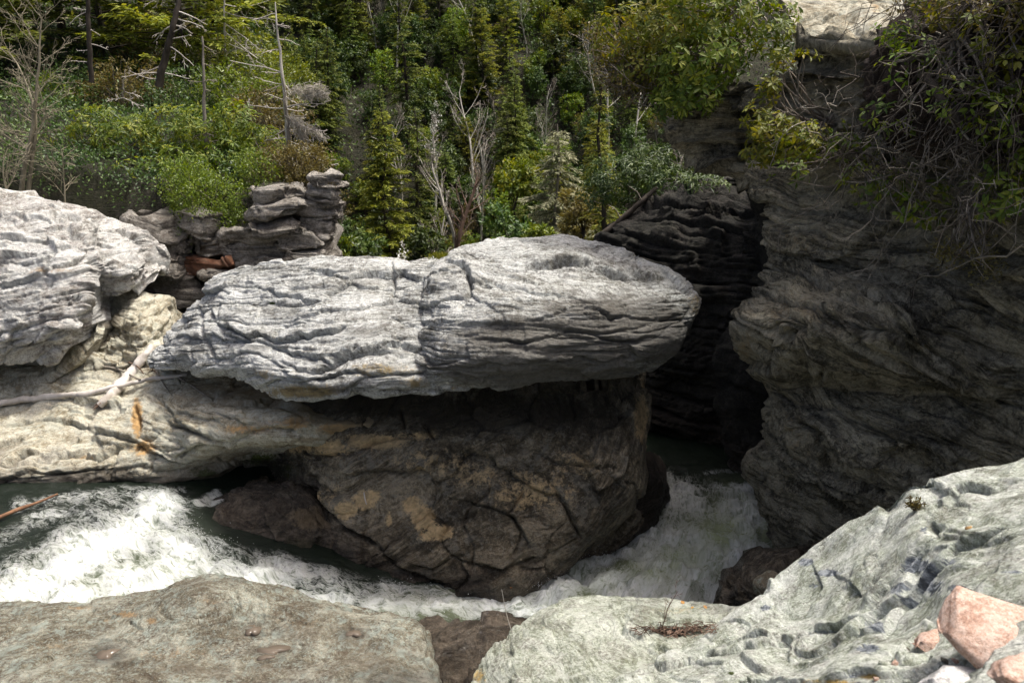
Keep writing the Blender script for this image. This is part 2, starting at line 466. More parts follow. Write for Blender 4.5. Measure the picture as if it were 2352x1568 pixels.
STD = dict(facet=None, nrm=(0.12, -0.25, 1.0), fold=0.16, fold_f=0.55, lump=0.10, lump_s=0.8,
           layers=((0.34, 0.07, 0.05), (0.12, 0.028, 0.03), (0.045, 0.010, 0.012)), rough=0.014, joint=0.0, groove=0.55, block=0.5)

def displaced(G, N, prm, seed, cracks=(), scale=1.0):
    """G (n,3) points, N normals -> displaced points and foliation coordinates"""
    p = dict(STD); p.update(prm or {})
    n = unit(p['nrm'])
    t1 = unit(np.cross(n, [0, 1, 0.001])); t2 = np.cross(n, t1)
    Q = G + seed * 3.17
    u, v = G @ t1, G @ t2
    s0 = G @ n
    Qa = np.stack([u * 0.45, v * 0.45, s0], 1) + seed * 3.17     # folds are drawn out along the foliation
    fold = p['fold'] * (fbm(Qa * p['fold_f'], 2, seed) + 0.30 * fbm(Qa * p['fold_f'] * 2.9, 3, seed + 5))
    s = s0 + fold * 1.6
    h = p['lump'] * fbm(Q / p['lump_s'], 3, seed + 11)
    for li, (th, amp, gr) in enumerate(p['layers']):
        sv = s / th + 0.9 * perlin(np.stack([s / (th * 2.6), s * 0 + li * 7.7, s * 0 + seed], 1), seed + 18) + 0.45 * fbm(np.stack([u / (th * 10), v / (th * 10), s0 / (th * 4)], 1), 2, seed + 20 + li)
        k = np.floor(sv); f = sv - k
        bl = p['block']
        jit = 0.35 * fbm(Q / (th * 3 + .1), 2, seed + 25 + li)
        def off(kk):
            sm = perlin(np.stack([u / (th * 10 + 0.15), v / (th * 10 + 0.15), kk * 3.71 + 0.5], 1), seed + 31 + li)
            sm = np.tanh(2.2 * sm)
            if bl <= 0: return sm * 0.8
            ki = kk.astype(np.int64)
            hk = (hash3(ki, ki * 0, ki * 0, seed + li) & np.uint32(1023)).astype(float) / 1023
            Lb = th * (4 + 7 * hk)
            c1 = np.floor(u / Lb + hk * 9 + jit).astype(np.int64); c2 = np.floor(v / Lb + hk * 5 + jit).astype(np.int64)
            hb = (hash3(c1, c2, ki, seed + 3 + li) & np.uint32(1023)).astype(float) / 1023 - 0.5
            return (1 - bl) * sm * 0.8 + bl * hb * 1.7
        o0, o1 = off(k), off(k + 1)
        e = sstep(0.88, 1.0, f)
        prof = o0 * (1 - e) + o1 * e
        bulge = 1 - np.abs(2 * f - 1) ** 6
        dd = np.minimum(f, 1 - f) * th
        w = 0.008 + th * 0.03
        mod = sstep(-0.05, 0.45, perlin(np.stack([u / (th * 6 + .1), v / (th * 6 + .1), np.round(sv) * 5.3], 1), seed + 41 + li) + p['groove'] * 0.4 - 0.1)
        am = 0.16 + 1.2 * sstep(-0.18, 0.50, fbm(Q * (0.55 / (th + 0.25)), 3, seed + 47 + li))
        h = h + am * amp * (1.2 * prof + 0.22 * bulge) - gr * (0.4 + 0.6 * am) * np.exp(-(dd / w) ** 2) * mod
    if p['facet']:
        Lu, Lv, Ls, fa, fg = p['facet']
        wq = 0.22 * np.stack([fbm(Q * 1.7 / Lu, 3, seed + 90 + a) for a in range(3)], 1)
        C_ = np.stack([u / Lu, v / Lv, s / Ls], 1) + wq + seed * 0.37
        F1, F2, ID, OF = cells(C_, seed + 4)
        gr_ = GRAD[(ID >> np.uint32(5)) & np.uint32(255)]
        h = h + fa * (((ID & np.uint32(31)).astype(float) / 31 - 0.5) * 0.8 + (gr_ * OF).sum(1) * 1.3)
        edge = (F2 - F1) * min(Lu, Ls * 1.5)
        h = h - fg * np.exp(-(edge / (0.012 + 0.010 * Lu)) ** 2) * (0.3 + 0.7 * sstep(-.2, .3, perlin(Q * 1.3, seed + 95)))
    if p['joint'] > 0:
        for a, (jx, jy) in enumerate(((1.0, 0.25), (-0.35, 1.0))):
            q = (G[:, 0] * jx + G[:, 1] * jy + 0.25 * G[:, 2]) / p.get('joint_s', 1.3) + 0.35 * fbm(Q * 0.8, 2, seed + 60 + a)
            fr = np.abs(q - np.round(q)) * p.get('joint_s', 1.3)
            h -= p['joint'] * np.exp(-(fr / 0.02) ** 2) * sstep(-.1, .3, perlin(Q * 0.7, seed + 66 + a))
    rn = fbm(Q * 7, 4, seed + 70, 0.62)
    rg = perlin(Q * 0.8, seed + 77)
    h = h + p['rough'] * (1.0 + 0.6 * rg) * (rn - 0.9 * np.abs(fbm(Q * 4.3, 3, seed + 75, 0.6)) + 0.5 * fbm(Q * 21, 2, seed + 78))
    if len(cracks):
        px, py = proj(G)
        view = unit(np.array([0, 0, CAMZ]) - G)
        facing = sstep(-0.1, 0.25, np.sum(view * N, 1))
        wob = 9 * fbm(Q * 2.2, 4, seed + 80, 0.6)
        for line, wpx, dep, lip in cracks:
            best = np.full(len(G), 1e9); sgn = np.zeros(len(G)); par = np.zeros(len(G))
            L = len(line) - 1
            for si in range(L):
                (x0, y0), (x1, y1) = line[si], line[si + 1]
                dx, dy = x1 - x0, y1 - y0
                tt = np.clip(((px - x0) * dx + (py + wob - y0) * dy) / (dx * dx + dy * dy), 0, 1)
                ex, ey = px - x0 - tt * dx, py + wob - y0 - tt * dy
                d = np.hypot(ex, ey)
                b = d < best
                best = np.where(b, d, best)
                sgn = np.where(b, np.sign(dx * ey - dy * ex), sgn)   # + : below the line (for left-to-right)
                par = np.where(b, (si + tt) / L, par)
            lw = wpx * 2.2
            wpx = wpx * 0.36
            taper = sstep(0, 0.12, par) * sstep(0, 0.12, 1 - par) * (0.35 + 0.65 * sstep(-.35, .15, fbm(Q * 1.9, 2, seed + 85)))
            c = -dep * np.exp(-(best / wpx) ** 2) + 0.7 * lip * np.exp(-(best / lw) ** 2) * (sgn < 0) - lip * 0.35 * np.exp(-(best / lw) ** 2) * (sgn > 0)
            h = h + c * taper * facing
    P = G + N * (h * scale)[:, None]
    fol = np.stack([u, v, s], 1)
    return P, fol

def blobs(P, specs):
    """soft oval marks for stains, crust and painted shade: (px, py, rx, ry, strength)"""
    px, py = proj(P)
    a = np.zeros(len(P))
    for (x, y, rx, ry, st) in specs:
        a = np.maximum(a, st * np.exp(-(((px - x) / rx) ** 2 + ((py - y) / ry) ** 2)))
    return a

def loft(name, lines, mat, parent=None, top=((0.6, -0.1), (0.9, -1.2)), bot=((0.4, -0.3),), spacing=0.02, seed=1, prm=None,
         cracks=(), caps=(0.15, 0.15), stain_tint=(), crust_shade=(), moss=(), wet=None, label=None, aniso=1.0, pits=(), vein=()):
    """closed rock: control lines of (px, py, y); 'top'/'bot' = (dy, dz) steps behind the first / last point of every line"""
    L = [np.array([at(*p) for p in ln]) for ln in lines]
    nf = max(6, int(max(np.sum(np.linalg.norm(np.diff(l, axis=0), axis=1)) for l in L) / spacing))
    nf = min(nf, 620)
    cols = []
    nb = 14
    for l in L:
        fr = catmull(l, nf)
        def stepv(base, st):
            return base + np.array(st if len(st) == 3 else (0, st[0], st[1]))
        tb = [l[-1]] + [stepv(l[-1], s) for s in bot]
        tt = [stepv(l[0], s) for s in top][::-1] + [l[0]]
        bk = np.array(tb + tt)
        bkr = catmull_lin(bk, nb)[1:-1]
        cols.append(np.concatenate([fr, bkr]))
    C = np.array(cols)
    step = np.array([np.mean(np.linalg.norm(C[i + 1, :nf] - C[i, :nf], axis=1)) for i in range(len(C) - 1)])
    nu = min(880, max(8, int(step.sum() / (spacing * aniso))))
    G = catmull(C, nu, by=step)
    # rounded caps
    def cap(ring, nxt, bulge):
        c = ring.mean(0)
        d = unit(c - nxt.mean(0))
        rr = []
        for th in np.linspace(0, pi / 2, 9)[1:]:
            rr.append(c + (ring - c) * max(cos(th), 0.02) + d * bulge * sin(th))
        return np.array(rr)
    A = cap(G[0], G[min(4, nu - 1)], caps[0])[::-1]
    B = cap(G[-1], G[max(-5, -nu)], caps[1])
    G = np.concatenate([A, G, B])
    U, Vn = G.shape[:2]
    du = np.gradient(G, axis=0)
    dv = np.roll(G, -1, 1) - np.roll(G, 1, 1)
    N = unit(np.cross(du, dv))
    ctr = G.mean(1, keepdims=True)
    flip = np.sum(N * (G - ctr)) < 0
    if flip: N = -N
    for _ in range(2):
        N = unit(N + 0.5 * (np.roll(N, 1, 1) + np.roll(N, -1, 1)))
    G = G.reshape(-1, 3); N = N.reshape(-1, 3)
    P, fol = displaced(G, N, prm, seed, cracks)
    for pit in pits:
        P = P - N * blobs(G, [pit])[:, None]
    idx = np.arange(U * Vn).reshape(U, Vn)
    a, b = idx[:-1], idx[1:]
    F = np.stack([a, np.roll(a, -1, 1), np.roll(b, -1, 1), b], -1).reshape(-1, 4)
    if not flip: F = F[:, ::-1]
    if np.sum(np.cross(P[F[:, 1]] - P[F[:, 0]], P[F[:, 2]] - P[F[:, 0]]) * N[F[:, 0]]) < 0:
        F = F[:, ::-1]
    caps_f = [idx[0], idx[-1][::-1]]
    attrs = dict(fol=fol + seed * 2.3)
    attrs['stain_tint'] = blobs(P, stain_tint) if stain_tint else np.zeros(len(P))
    attrs['vein'] = blobs(P, vein) if vein else np.zeros(len(P))
    attrs['crust_shade'] = blobs(P, crust_shade) if crust_shade else np.zeros(len(P))
    attrs['moss'] = blobs(P, moss) if moss else np.zeros(len(P))
    attrs['wet'] = wet(P) if wet else np.zeros(len(P))
    V = P
    cent = V.mean(0)
    base = np.array([cent[0], cent[1], V[:, 2].min()])
    o = mesh_obj(name, V, [F], mat, parent, attrs, origin=None if parent is not None else base)
    if label: o['label'] = label
    return o

def catmull_lin(C, n):
    seg = np.linalg.norm(np.diff(C, axis=0), axis=1)
    cum = np.concatenate([[0], np.cumsum(seg)])
    tt = np.linspace(0, cum[-1], n)
    return np.stack([np.interp(tt, cum, C[:, i]) for i in range(3)], 1)

def block(name, center, size, rot, mat, parent=None, spacing=0.03, seed=1, prm=None, expo=5.0, stain_all=0.0, crust_shade_all=0.0, wet=None, taper=0.0, label=None, wet_all=0.0, moss_all=0.0, facets=0):
    """a worn rock slab or stone: super-ellipsoid with foliation relief"""
    sx, sy, sz = [s / 2 for s in size]
    nu = int(np.clip(2 * (sx + sz) / spacing, 14, 260)); nv = int(np.clip(4 * (sy + sz) / spacing, 16, 300))
    rs = np.random.RandomState(seed)
    ph = np.linspace(-pi / 2, pi / 2, nu); th = np.linspace(0, 2 * pi, nv, endpoint=False)
    def spw(x, e): return np.sign(x) * np.abs(x) ** e
    e = 2.0 / expo
    X = spw(np.sin(ph), e)[:, None] * np.ones(nv)
    R = np.abs(np.cos(ph)) ** e
    Y = R[:, None] * spw(np.cos(th), e); Z = R[:, None] * spw(np.sin(th), e)
    G = np.stack([X * sx, Y * sy, Z * sz], -1)
    sh = rs.uniform(-0.3, 0.3, 4)
    G[..., 2] *= 1 + taper * X + sh[0] * 0.4 * X
    G[..., 0] += sh[1] * Z * sx * 0.4
    G[..., 1] += sh[2] * X * sy * 0.3
    for _ in range(facets):
        nn = unit(rs.normal(size=3) + np.array([0, 0, 0.25])); hs = np.array([sx, sy, sz])
        dd = rs.uniform(0.62, 0.86) * np.linalg.norm(nn * hs)
        over = np.maximum(G @ nn - dd, 0)
        G = G - over[..., None] * nn * 0.97
    du = np.gradient(G, axis=0); dv = np.roll(G, -1, 1) - np.roll(G, 1, 1)
    N = unit(np.cross(du, dv))
    if np.sum(N * G) < 0: N = -N
    N = unit(N + unit(G * np.array([1 / sx, 1 / sy, 1 / sz]) ** 2) * 0.3)
    from mathutils import Euler
    Rm = np.array(Euler(rot).to_matrix())
    G = G.reshape(-1, 3); N = N.reshape(-1, 3)
    Gw = G @ Rm.T + np.array(center); Nw = N @ Rm.T
    q = dict(prm or {}); q.setdefault('nrm', tuple(Rm @ np.array([0.05, -0.1, 1.0])))
    P, fol = displaced(Gw, Nw, q, seed)
    idx = np.arange(nu * nv).reshape(nu, nv)
    a, b = idx[:-1], idx[1:]
    F = np.stack([a, np.roll(a, -1, 1), np.roll(b, -1, 1), b], -1).reshape(-1, 4)
    if np.sum(np.cross(P[F[:, 1]] - P[F[:, 0]], P[F[:, 2]] - P[F[:, 0]]) * Nw[F[:, 0]]) < 0:
        F = F[:, ::-1]
    z = np.zeros(len(P))
    attrs = dict(fol=fol + seed * 2.3, vein=z, stain_tint=z + stain_all, crust_shade=z + crust_shade_all, moss=z + moss_all, wet=(wet(P) if wet else z + wet_all))
    base = np.array([center[0], center[1], P[:, 2].min()])
    o = mesh_obj(name, P, [F], mat, parent, attrs, origin=None if parent is not None else base)
    if label: o['label'] = label
    return o

# ------------------------------------------------------------------ ground and river
def bump1(x, a, b): return sstep(a, b, x)

def ground_z(x, y):
    x = np.asarray(x, float); y = np.asarray(y, float)
    n = fbm(np.stack([x * 0.12, y * 0.12, x * 0], 1), 4, 3)
    n2 = fbm(np.stack([x * 0.5, y * 0.5, x * 0], 1), 3, 9)
    # far wooded slope, rising from the valley floor beyond the gorge
    far = -6 + 0.80 * np.clip(y - 46 + 0.12 * np.abs(x), 0, 200) - 0.10 * np.clip(y - 90, 0, 200) + 2.2 * n
    # left bank rising behind the boulders
    left = 4.5 + 0.23 * np.clip(y - 17.5, 0, 60) + 0.10 * np.clip(-x - 6, 0, 40) + 0.35 * n
    # right bank: the plateau on top of the cliff
    right = 6.8 + 0.55 * np.clip(x - 5.5, 0, 60) + 0.10 * np.clip(y - 8, 0, 20) + 0.6 * n
    z = far.copy()
    wl = sstep(0.0, -1.4, x + 0.243 * y + 0.3) * sstep(15.8, 17.8, y) * (1 - sstep(34, 50, y))
    z = z * (1 - wl) + np.maximum(left, far) * wl
    wr = sstep(4.0, 6.0, x - 0.22 * (y - 10)) * sstep(6.5, 9.5, y) * (1 - sstep(24, 42, y))
    z = z * (1 - wr) + np.maximum(right, far) * wr
    # ledge the camera stands on
    wc = 1 - sstep(0.2, 1.4, y)
    z = z * (1 - wc) + (3.2 + 0.22 * np.clip(x, -2, 8) + 0.15 * n2) * wc
    wg = sstep(0.6, 1.6, y) * (1 - sstep(15, 22, y)) * (1 - wl) * (1 - wr) * (1 - wc)
    z = z * (1 - wg) + np.minimum(z, -1.5) * wg
    return z + 0.12 * n2

def axis(lims):
    out = [np.array([])]
    for a, b, s in lims: out.append(np.arange(a, b, s))
    return np.concatenate(out)

gx = axis([(-400, -60, 12), (-60, -14, 1.6), (-14, 14, 0.7), (14, 60, 2.0), (60, 401, 12)])
gy = axis([(-120, -8, 8), (-8, 30, 0.7), (30, 120, 1.8), (120, 520, 12)])
XX, YY = np.meshgrid(gx, gy, indexing='ij')
GP = np.stack([XX.ravel(), YY.ravel(), ground_z(XX.ravel(), YY.ravel())], 1)
idx = np.arange(len(GP)).reshape(XX.shape)
GF = np.stack([idx[:-1, :-1], idx[1:, :-1], idx[1:, 1:], idx[:-1, 1:]], -1).reshape(-1, 4)
g = mesh_obj('ground', GP, [GF], M['soil'], attrs=dict(fol=GP, vein=GP[:, 0] * 0, stain_tint=GP[:, 0] * 0, crust_shade=GP[:, 0] * 0, moss=GP[:, 0] * 0, wet=GP[:, 0] * 0))
tag(g, kind='structure')

def water_level(x, y):
    xs = [-12, -7.5, -5.6, -4.6, -3.4, -2.2, -1.0, 0.4, 1.5, 20]
    zs = [1.46, 1.42, 1.36, 1.20, 1.0, 0.80, 0.60, 0.45, 0.40, 0.40]
    return np.interp(x + 0.35 * (9.7 - y) * (x < 0), xs, zs)

PATH = np.array([[-13, 9.2], [-8, 9.8], [-6, 10.0], [-4.5, 9.6], [-3, 9.0], [-1.2, 8.6], [0.4, 8.8], [1.6, 9.8], [2.3, 11.6], [2.6, 14], [2.8, 20]])

def path_coords(x, y):
    best = np.full(len(x), 1e9); al = np.zeros(len(x)); ac = np.zeros(len(x)); run = 0.0
    Pth = catmull(PATH, 60)
    for i in range(len(Pth) - 1):
        a, b = Pth[i], Pth[i + 1]; d = b - a; ln = np.linalg.norm(d)
        t = np.clip(((x - a[0]) * d[0] + (y - a[1]) * d[1]) / ln ** 2, 0, 1)
        ex, ey = x - a[0] - t * d[0], y - a[1] - t * d[1]
        dist = np.hypot(ex, ey); k = dist < best
        best = np.where(k, dist, best); al = np.where(k, run + t * ln, al)
        ac = np.where(k, np.sign(d[0] * ey - d[1] * ex) * dist, ac)
        run += ln
    return al, ac

def capsule(px, py, x0, y0, x1, y1, r):
    dx, dy = x1 - x0, y1 - y0
    t = np.clip(((px - x0) * dx + (py - y0) * dy) / (dx * dx + dy * dy), 0, 1)
    return np.exp(-(np.hypot(px - x0 - t * dx, (py - y0 - t * dy)) / r) ** 2)

def build_river():
    x = axis([(-13, -8, 0.08), (-8, 3.9, 0.038), (3.9, 5, 0.08)])
    y = axis([(4.5, 7.2, 0.06), (7.2, 12.4, 0.038), (12.4, 17, 0.045), (17, 24, 0.2)])
    X, Y = np.meshgrid(x, y, indexing='ij')
    X, Y = X.ravel(), Y.ravel()
    Z = water_level(X, Y)
    P = np.stack([X, Y, Z], 1)
    al, ac = path_coords(X, Y)
    px, py = proj(P)
    # where the water is broken: lines of white water in the place, with their strength
    D = np.zeros(len(X))
    for (x0, y0, x1, y1, r, s) in (
            (-60, 1400, 120, 1330, 75, 1.0), (60, 1340, 300, 1230, 70, 0.95), (250, 1260, 380, 1180, 60, 0.92), (330, 1150, 400, 1160, 26, 0.75),
            (150, 1400, 420, 1310, 75, 1.0), (380, 1230, 470, 1290, 50, 0.9), (470, 1300, 640, 1340, 52, 0.95), (600, 1300, 760, 1330, 30, 0.72),
            (700, 1370, 800, 1380, 30, 0.72), (860, 1385, 1020, 1395, 40, 0.9), (880, 1345, 1000, 1375, 22, 0.62), (1000, 1385, 1230, 1400, 42, 0.95), (1260, 1370, 1330, 1340, 52, 0.95),
            (1310, 1310, 1440, 1260, 30, 0.8), (1400, 1360, 1640, 1370, 60, 0.9), (1500, 1290, 1600, 1330, 70, 0.85), (1580, 1300, 1660, 1370, 36, 0.85),
            (1490, 1240, 1720, 1290, 75, 0.80), (1520, 1140, 1720, 1180, 60, 0.74), (1560, 1125, 1720, 1125, 20, 0.7), (1500, 1080, 1560, 1110, 20, 0.5), (1620, 1085, 1720, 1078, 9, 0.36),
            (40, 1155, 300, 1132, 24, 0.54), (280, 1122, 420, 1128, 14, 0.5), (430, 1232, 640, 1292, 20, 0.58), (60, 1195, 200, 1165, 16, 0.5), (120, 1250, 260, 1160, 40, 0.5), (0, 1240, 160, 1190, 30, 0.50), (455, 1165, 500, 1140, 16, 0.72), (460, 1170, 510, 1150, 9, 0.8),
            (640, 1310, 860, 1375, 48, 0.56), (760, 1330, 860, 1360, 34, 0.50)):
        D = np.maximum(D, s * capsule(px, py, x0, y0, x1, y1, r))
    fl = np.stack([al, ac, al * 0], 1)
    tw = fbm(fl * np.array([0.9, 1.6, 1]), 3, 71)
    D = D * (1 + 0.55 * tw)
    w = np.clip(D, 0, 1.2)
    ridge = 1 - np.abs(fbm(np.stack([al * 1.8 + tw * .5, ac * 3.2, al * 0], 1), 3, 77))
    Zw = Z + w * (0.16 * (ridge - 0.75) + 0.10 * fbm(np.stack([X * 3.5, Y * 4.5, X * 0], 1), 5, 81, 0.62)) + 0.012 * fbm(np.stack([al * 2, ac * 5, al * 0], 1), 3, 85)
    # the drop bulges up below the left pool and the backwash stands against the rock
    for (qx, qy, r, hgt) in ((-4.6, 9.9, 0.5, 0.10), (-5.6, 9.5, 0.7, 0.10), (-0.9, 8.6, 0.4, 0.12), (0.8, 9.2, 0.4, 0.12), (1.9, 9.6, 0.5, 0.10), (-2.4, 9.3, 0.3, 0.06)):
        Zw += hgt * np.exp(-((X - qx) ** 2 + (Y - qy) ** 2) / r ** 2)
    P[:, 2] = Zw
    milky = np.maximum.reduce([capsule(px, py, 1500, 1320, 1700, 1210, 78), 0.5 * capsule(px, py, 1330, 1350, 1560, 1330, 80), 0.25 * capsule(px, py, 60, 1380, 420, 1300, 60),
                               0.4 * capsule(px, py, 900, 1400, 1050, 1400, 40)])
    idx = np.arange(len(P)).reshape(len(x), len(y))
    F = np.stack([idx[:-1, :-1], idx[1:, :-1], idx[1:, 1:], idx[:-1, 1:]], -1).reshape(-1, 4)
    keep = np.abs(ac)[F].min(1) < 6
    F = F[keep]
    m, nt, out = new_mat('white_water')
    t = NT(nt)
    fo = t.attr('foam').outputs['Fac']; fv = t.attr('flow').outputs['Vector']; mk = t.attr('milky').outputs['Fac']
    n1 = t.noise(fv, 1.0, 6, 0.68, 1.6, mult=(2.2, 4.6, 1))
    n2 = t.noise(fv, 1.0, 5, 0.7, 1.2, mult=(8, 16, 1))
    n3 = t.noise(fv, 1.0, 4, 0.7, 0.5, mult=(40, 60, 1))
    v1 = t.math('SUBTRACT', 1.0, t.math('MULTIPLY', t.math('ABSOLUTE', t.math('SUBTRACT', n1, 0.5)), 5.0))   # web of foam lines
    v2 = t.math('SUBTRACT', 1.0, t.math('MULTIPLY', t.math('ABSOLUTE', t.math('SUBTRACT', n2, 0.5)), 5.0))
    web = t.math('MULTIPLY_ADD', v1, 0.34, t.math('MULTIPLY', v2, 0.26))
    q = t.math('ADD', web, t.math('MULTIPLY', n3, 0.10))
    q = t.math('ADD', q, t.math('MULTIPLY_ADD', fo, 0.85, -0.44))
    foam = t.ramp(q, [(0.34, 0.0), (0.58, 0.42), (1.0, 1.0)])
    present = t.math('MULTIPLY', fo, 7.0, clamp=True)
    foam = t.math('MULTIPLY', foam, present)
    wcol = t.mix(t.math('MULTIPLY', mk, 0.85), (0.010, 0.015, 0.010), (0.44, 0.50, 0.30))
    fcol = t.ramp(t.math('MULTIPLY_ADD', n2, 0.55, t.math('MULTIPLY', n1, 0.45)), [(0.40, (0.36, 0.40, 0.33)), (0.48, (0.64, 0.67, 0.62)), (0.56, (0.80, 0.82, 0.81))])
    col = t.mix(foam, wcol, fcol)
    bs = t.n('ShaderNodeBsdfPrincipled')
    t.l(col, bs.inputs['Base Color'])
    t.l(t.math('MULTIPLY_ADD', foam, 0.7, 0.08), bs.inputs['Roughness'])
    bs.inputs['Specular IOR Level'].default_value = 0.35
    bs.inputs['IOR'].default_value = 1.33
    hb = t.math('ADD', t.math('MULTIPLY', n2, 0.7), t.math('MULTIPLY', n3, 0.4))
    bp = t.n('ShaderNodeBump'); bp.inputs['Strength'].default_value = 0.6; bp.inputs['Distance'].default_value = 0.05
    t.l(t.math('MULTIPLY_ADD', foam, 0.5, hb), bp.inputs['Height']); t.l(bp.outputs[0], bs.inputs['Normal'])
    t.l(bs.outputs[0], out.inputs[0])
    o = mesh_obj('river_water', P, [F], m, attrs=dict(foam=D, flow=np.stack([al, ac, Z], 1), milky=milky))
    tag(o, kind='structure')

build_river()

def wet_line(lo, hi, nz=0.25):
    def fn(P):
        wl = water_level(P[:, 0], P[:, 1])
        return 1 - sstep(lo, hi, P[:, 2] - wl + nz * fbm(P * 1.7, 3, 91))
    return fn

# ------------------------------------------------------------------ rocks in the gorge
def cap_rock():
    t = thing('overhanging_rock', at(1000, 900, 10.4), 'long pale grey slab of rock jutting over the dark buttress toward the right cliff', 'boulder')
    A = [[(352, 812, 12.3), (352, 830, 11.8), (358, 848, 11.7)],
         [(400, 742, 12.4), (396, 790, 11.7), (400, 830, 11.35), (405, 853, 11.5)],
         [(468, 676, 12.3), (462, 735, 11.6), (462, 800, 11.0), (468, 840, 10.85), (470, 858, 11.1)],
         [(500, 640, 12.3), (510, 700, 11.5), (515, 780, 10.85), (520, 840, 10.6), (525, 862, 10.9)],
         [(570, 616, 12.1), (575, 690, 11.3), (575, 780, 10.5), (580, 850, 10.2), (585, 890, 10.4)],
         [(650, 598, 11.9), (655, 680, 11.0), (655, 780, 10.2), (655, 870, 9.75), (650, 915, 9.9)],
         [(730, 590, 11.7), (735, 670, 10.8), (735, 780, 9.95), (735, 880, 9.45), (735, 920, 9.6)],
         [(830, 586, 11.5), (830, 670, 10.6), (830, 780, 9.75), (830, 880, 9.25), (830, 917, 9.4)],
         [(900, 597, 11.4), (900, 680, 10.5), (900, 790, 9.7), (900, 870, 9.2), (900, 911, 9.35)],
         [(960, 590, 11.4), (960, 680, 10.4), (960, 790, 9.7), (960, 860, 9.35), (960, 905, 9.5)],
         [(1030, 592, 11.4), (1030, 680, 10.5), (1030, 790, 9.9), (1030, 850, 9.6), (1030, 895, 9.7)]]
    cr = [([(470, 690), (500, 745), (560, 770), (640, 780), (760, 762), (800, 745)], 5, 0.07, 0.06),
          ([(500, 770), (600, 790), (640, 800), (760, 830), (840, 800)], 4, 0.05, 0.04),
          ([(620, 830), (720, 850), (800, 820), (930, 800), (985, 812)], 5, 0.08, 0.05),
          ([(560, 650), (700, 690), (760, 685)], 3, 0.04, 0.02),
          ([(900, 600), (905, 650), (900, 690)], 4, 0.05, 0.02),
          ([(600, 880), (700, 872), (800, 850), (960, 868)], 4, 0.07, 0.03),
          ([(455, 700), (470, 780), (500, 840)], 7, 0.10, 0.05),
          ([(640, 895), (760, 890), (900, 880)], 4, 0.05, 0.03)]
    loft('left_mass', A, M['slab'], t, top=((0.5, -0.15), (0.9, -1.0)), bot=((0.9, 0.1),), spacing=0.0150, seed=3, cracks=[(l_, w_ * 2.1, d_ * 1.6, p_) for l_, w_, d_, p_ in cr], caps=(0.1, 0.1),
         prm=dict(nrm=(-0.02, 0.28, 1.0), fold=0.10, fold_f=0.6, lump=0.05, lump_s=1.1, layers=((0.26, 0.048, 0.05), (0.10, 0.022, 0.035), (0.036, 0.005, 0.010)), block=0.45, rough=0.009, facet=(1.5, 1.5, 0.36, 0.06, 0.03)),
         stain_tint=((700, 900, 130, 22, 0.75), (880, 850, 110, 26, 0.6), (600, 860, 60, 26, 0.5), (520, 820, 60, 40, 0.3), (960, 880, 60, 20, 0.6)),
         crust_shade=((640, 715, 120, 26, 0.55), (800, 655, 120, 18, 0.5), (760, 890, 140, 20, 0.5), (440, 800, 60, 60, 0.65), (860, 760, 120, 30, 0.5), (600, 800, 80, 20, .5)),
         moss=((625, 696, 12, 5, 0.7), (590, 726, 8, 4, 0.6), (575, 720, 5, 4, 0.6)))
    B = [[(985, 640, 10.6), (970, 720, 10.0), (965, 800, 9.6), (970, 860, 9.4), (980, 902, 9.55)],
         [(1020, 586, 11.0), (1010, 660, 10.2), (1005, 760, 9.5), (1000, 840, 9.15), (1005, 902, 9.4)],
         [(1070, 562, 11.2), (1070, 640, 10.2), (1070, 740, 9.35), (1070, 830, 9.05), (1070, 895, 9.4)],
         [(1140, 548, 11.3), (1140, 630, 10.2), (1140, 730, 9.25), (1140, 820, 9.0), (1140, 890, 9.45)],
         [(1220, 538, 11.4), (1220, 620, 10.25), (1220, 720, 9.25), (1220, 810, 9.0), (1220, 884, 9.5)],
         [(1310, 538, 11.4), (1310, 620, 10.3), (1310, 720, 9.3), (1310, 800, 9.1), (1310, 876, 9.6)],
         [(1400, 562, 11.3), (1400, 640, 10.3), (1400, 720, 9.45), (1400, 790, 9.25), (1400, 866, 9.75)],
         [(1470, 588, 11.2), (1470, 650, 10.4), (1470, 720, 9.65), (1470, 780, 9.45), (1475, 852, 9.95)],
         [(1540, 614, 11.1), (1545, 660, 10.5), (1545, 715, 9.95), (1545, 765, 9.8), (1540, 815, 10.2)],
         [(1585, 648, 11.0), (1592, 675, 10.6), (1594, 705, 10.3), (1588, 735, 10.25), (1575, 765, 10.5)],
         [(1602, 672, 10.95), (1609, 685, 10.7), (1611, 698, 10.6), (1606, 715, 10.6), (1598, 730, 10.7)]]
    cr = [([(1200, 612), (1290, 606), (1360, 618), (1440, 636), (1540, 634)], 5, 0.12, 0.09),
          ([(1200, 740), (1270, 730), (1330, 700), (1400, 720), (1500, 735), (1570, 720)], 4, 0.06, 0.04),
          ([(1080, 770), (1200, 790), (1300, 760), (1440, 785), (1540, 775)], 4, 0.06, 0.04),
          ([(1010, 850), (1150, 840), (1300, 830), (1460, 825)], 4, 0.06, 0.04),
          ([(985, 870), (1100, 868), (1250, 858)], 4, 0.05, 0.03),
          ([(1070, 640), (1130, 660), (1210, 655)], 4, 0.05, 0.04),
          ([(1020, 600), (1075, 630), (1085, 670), (1050, 720)], 6, 0.09, 0.05),
          ([(1110, 690), (1260, 690), (1380, 668), (1560, 690)], 3, 0.03, 0.02),
          ([(1510, 605), (1560, 650), (1600, 690)], 4, 0.05, 0.03)]
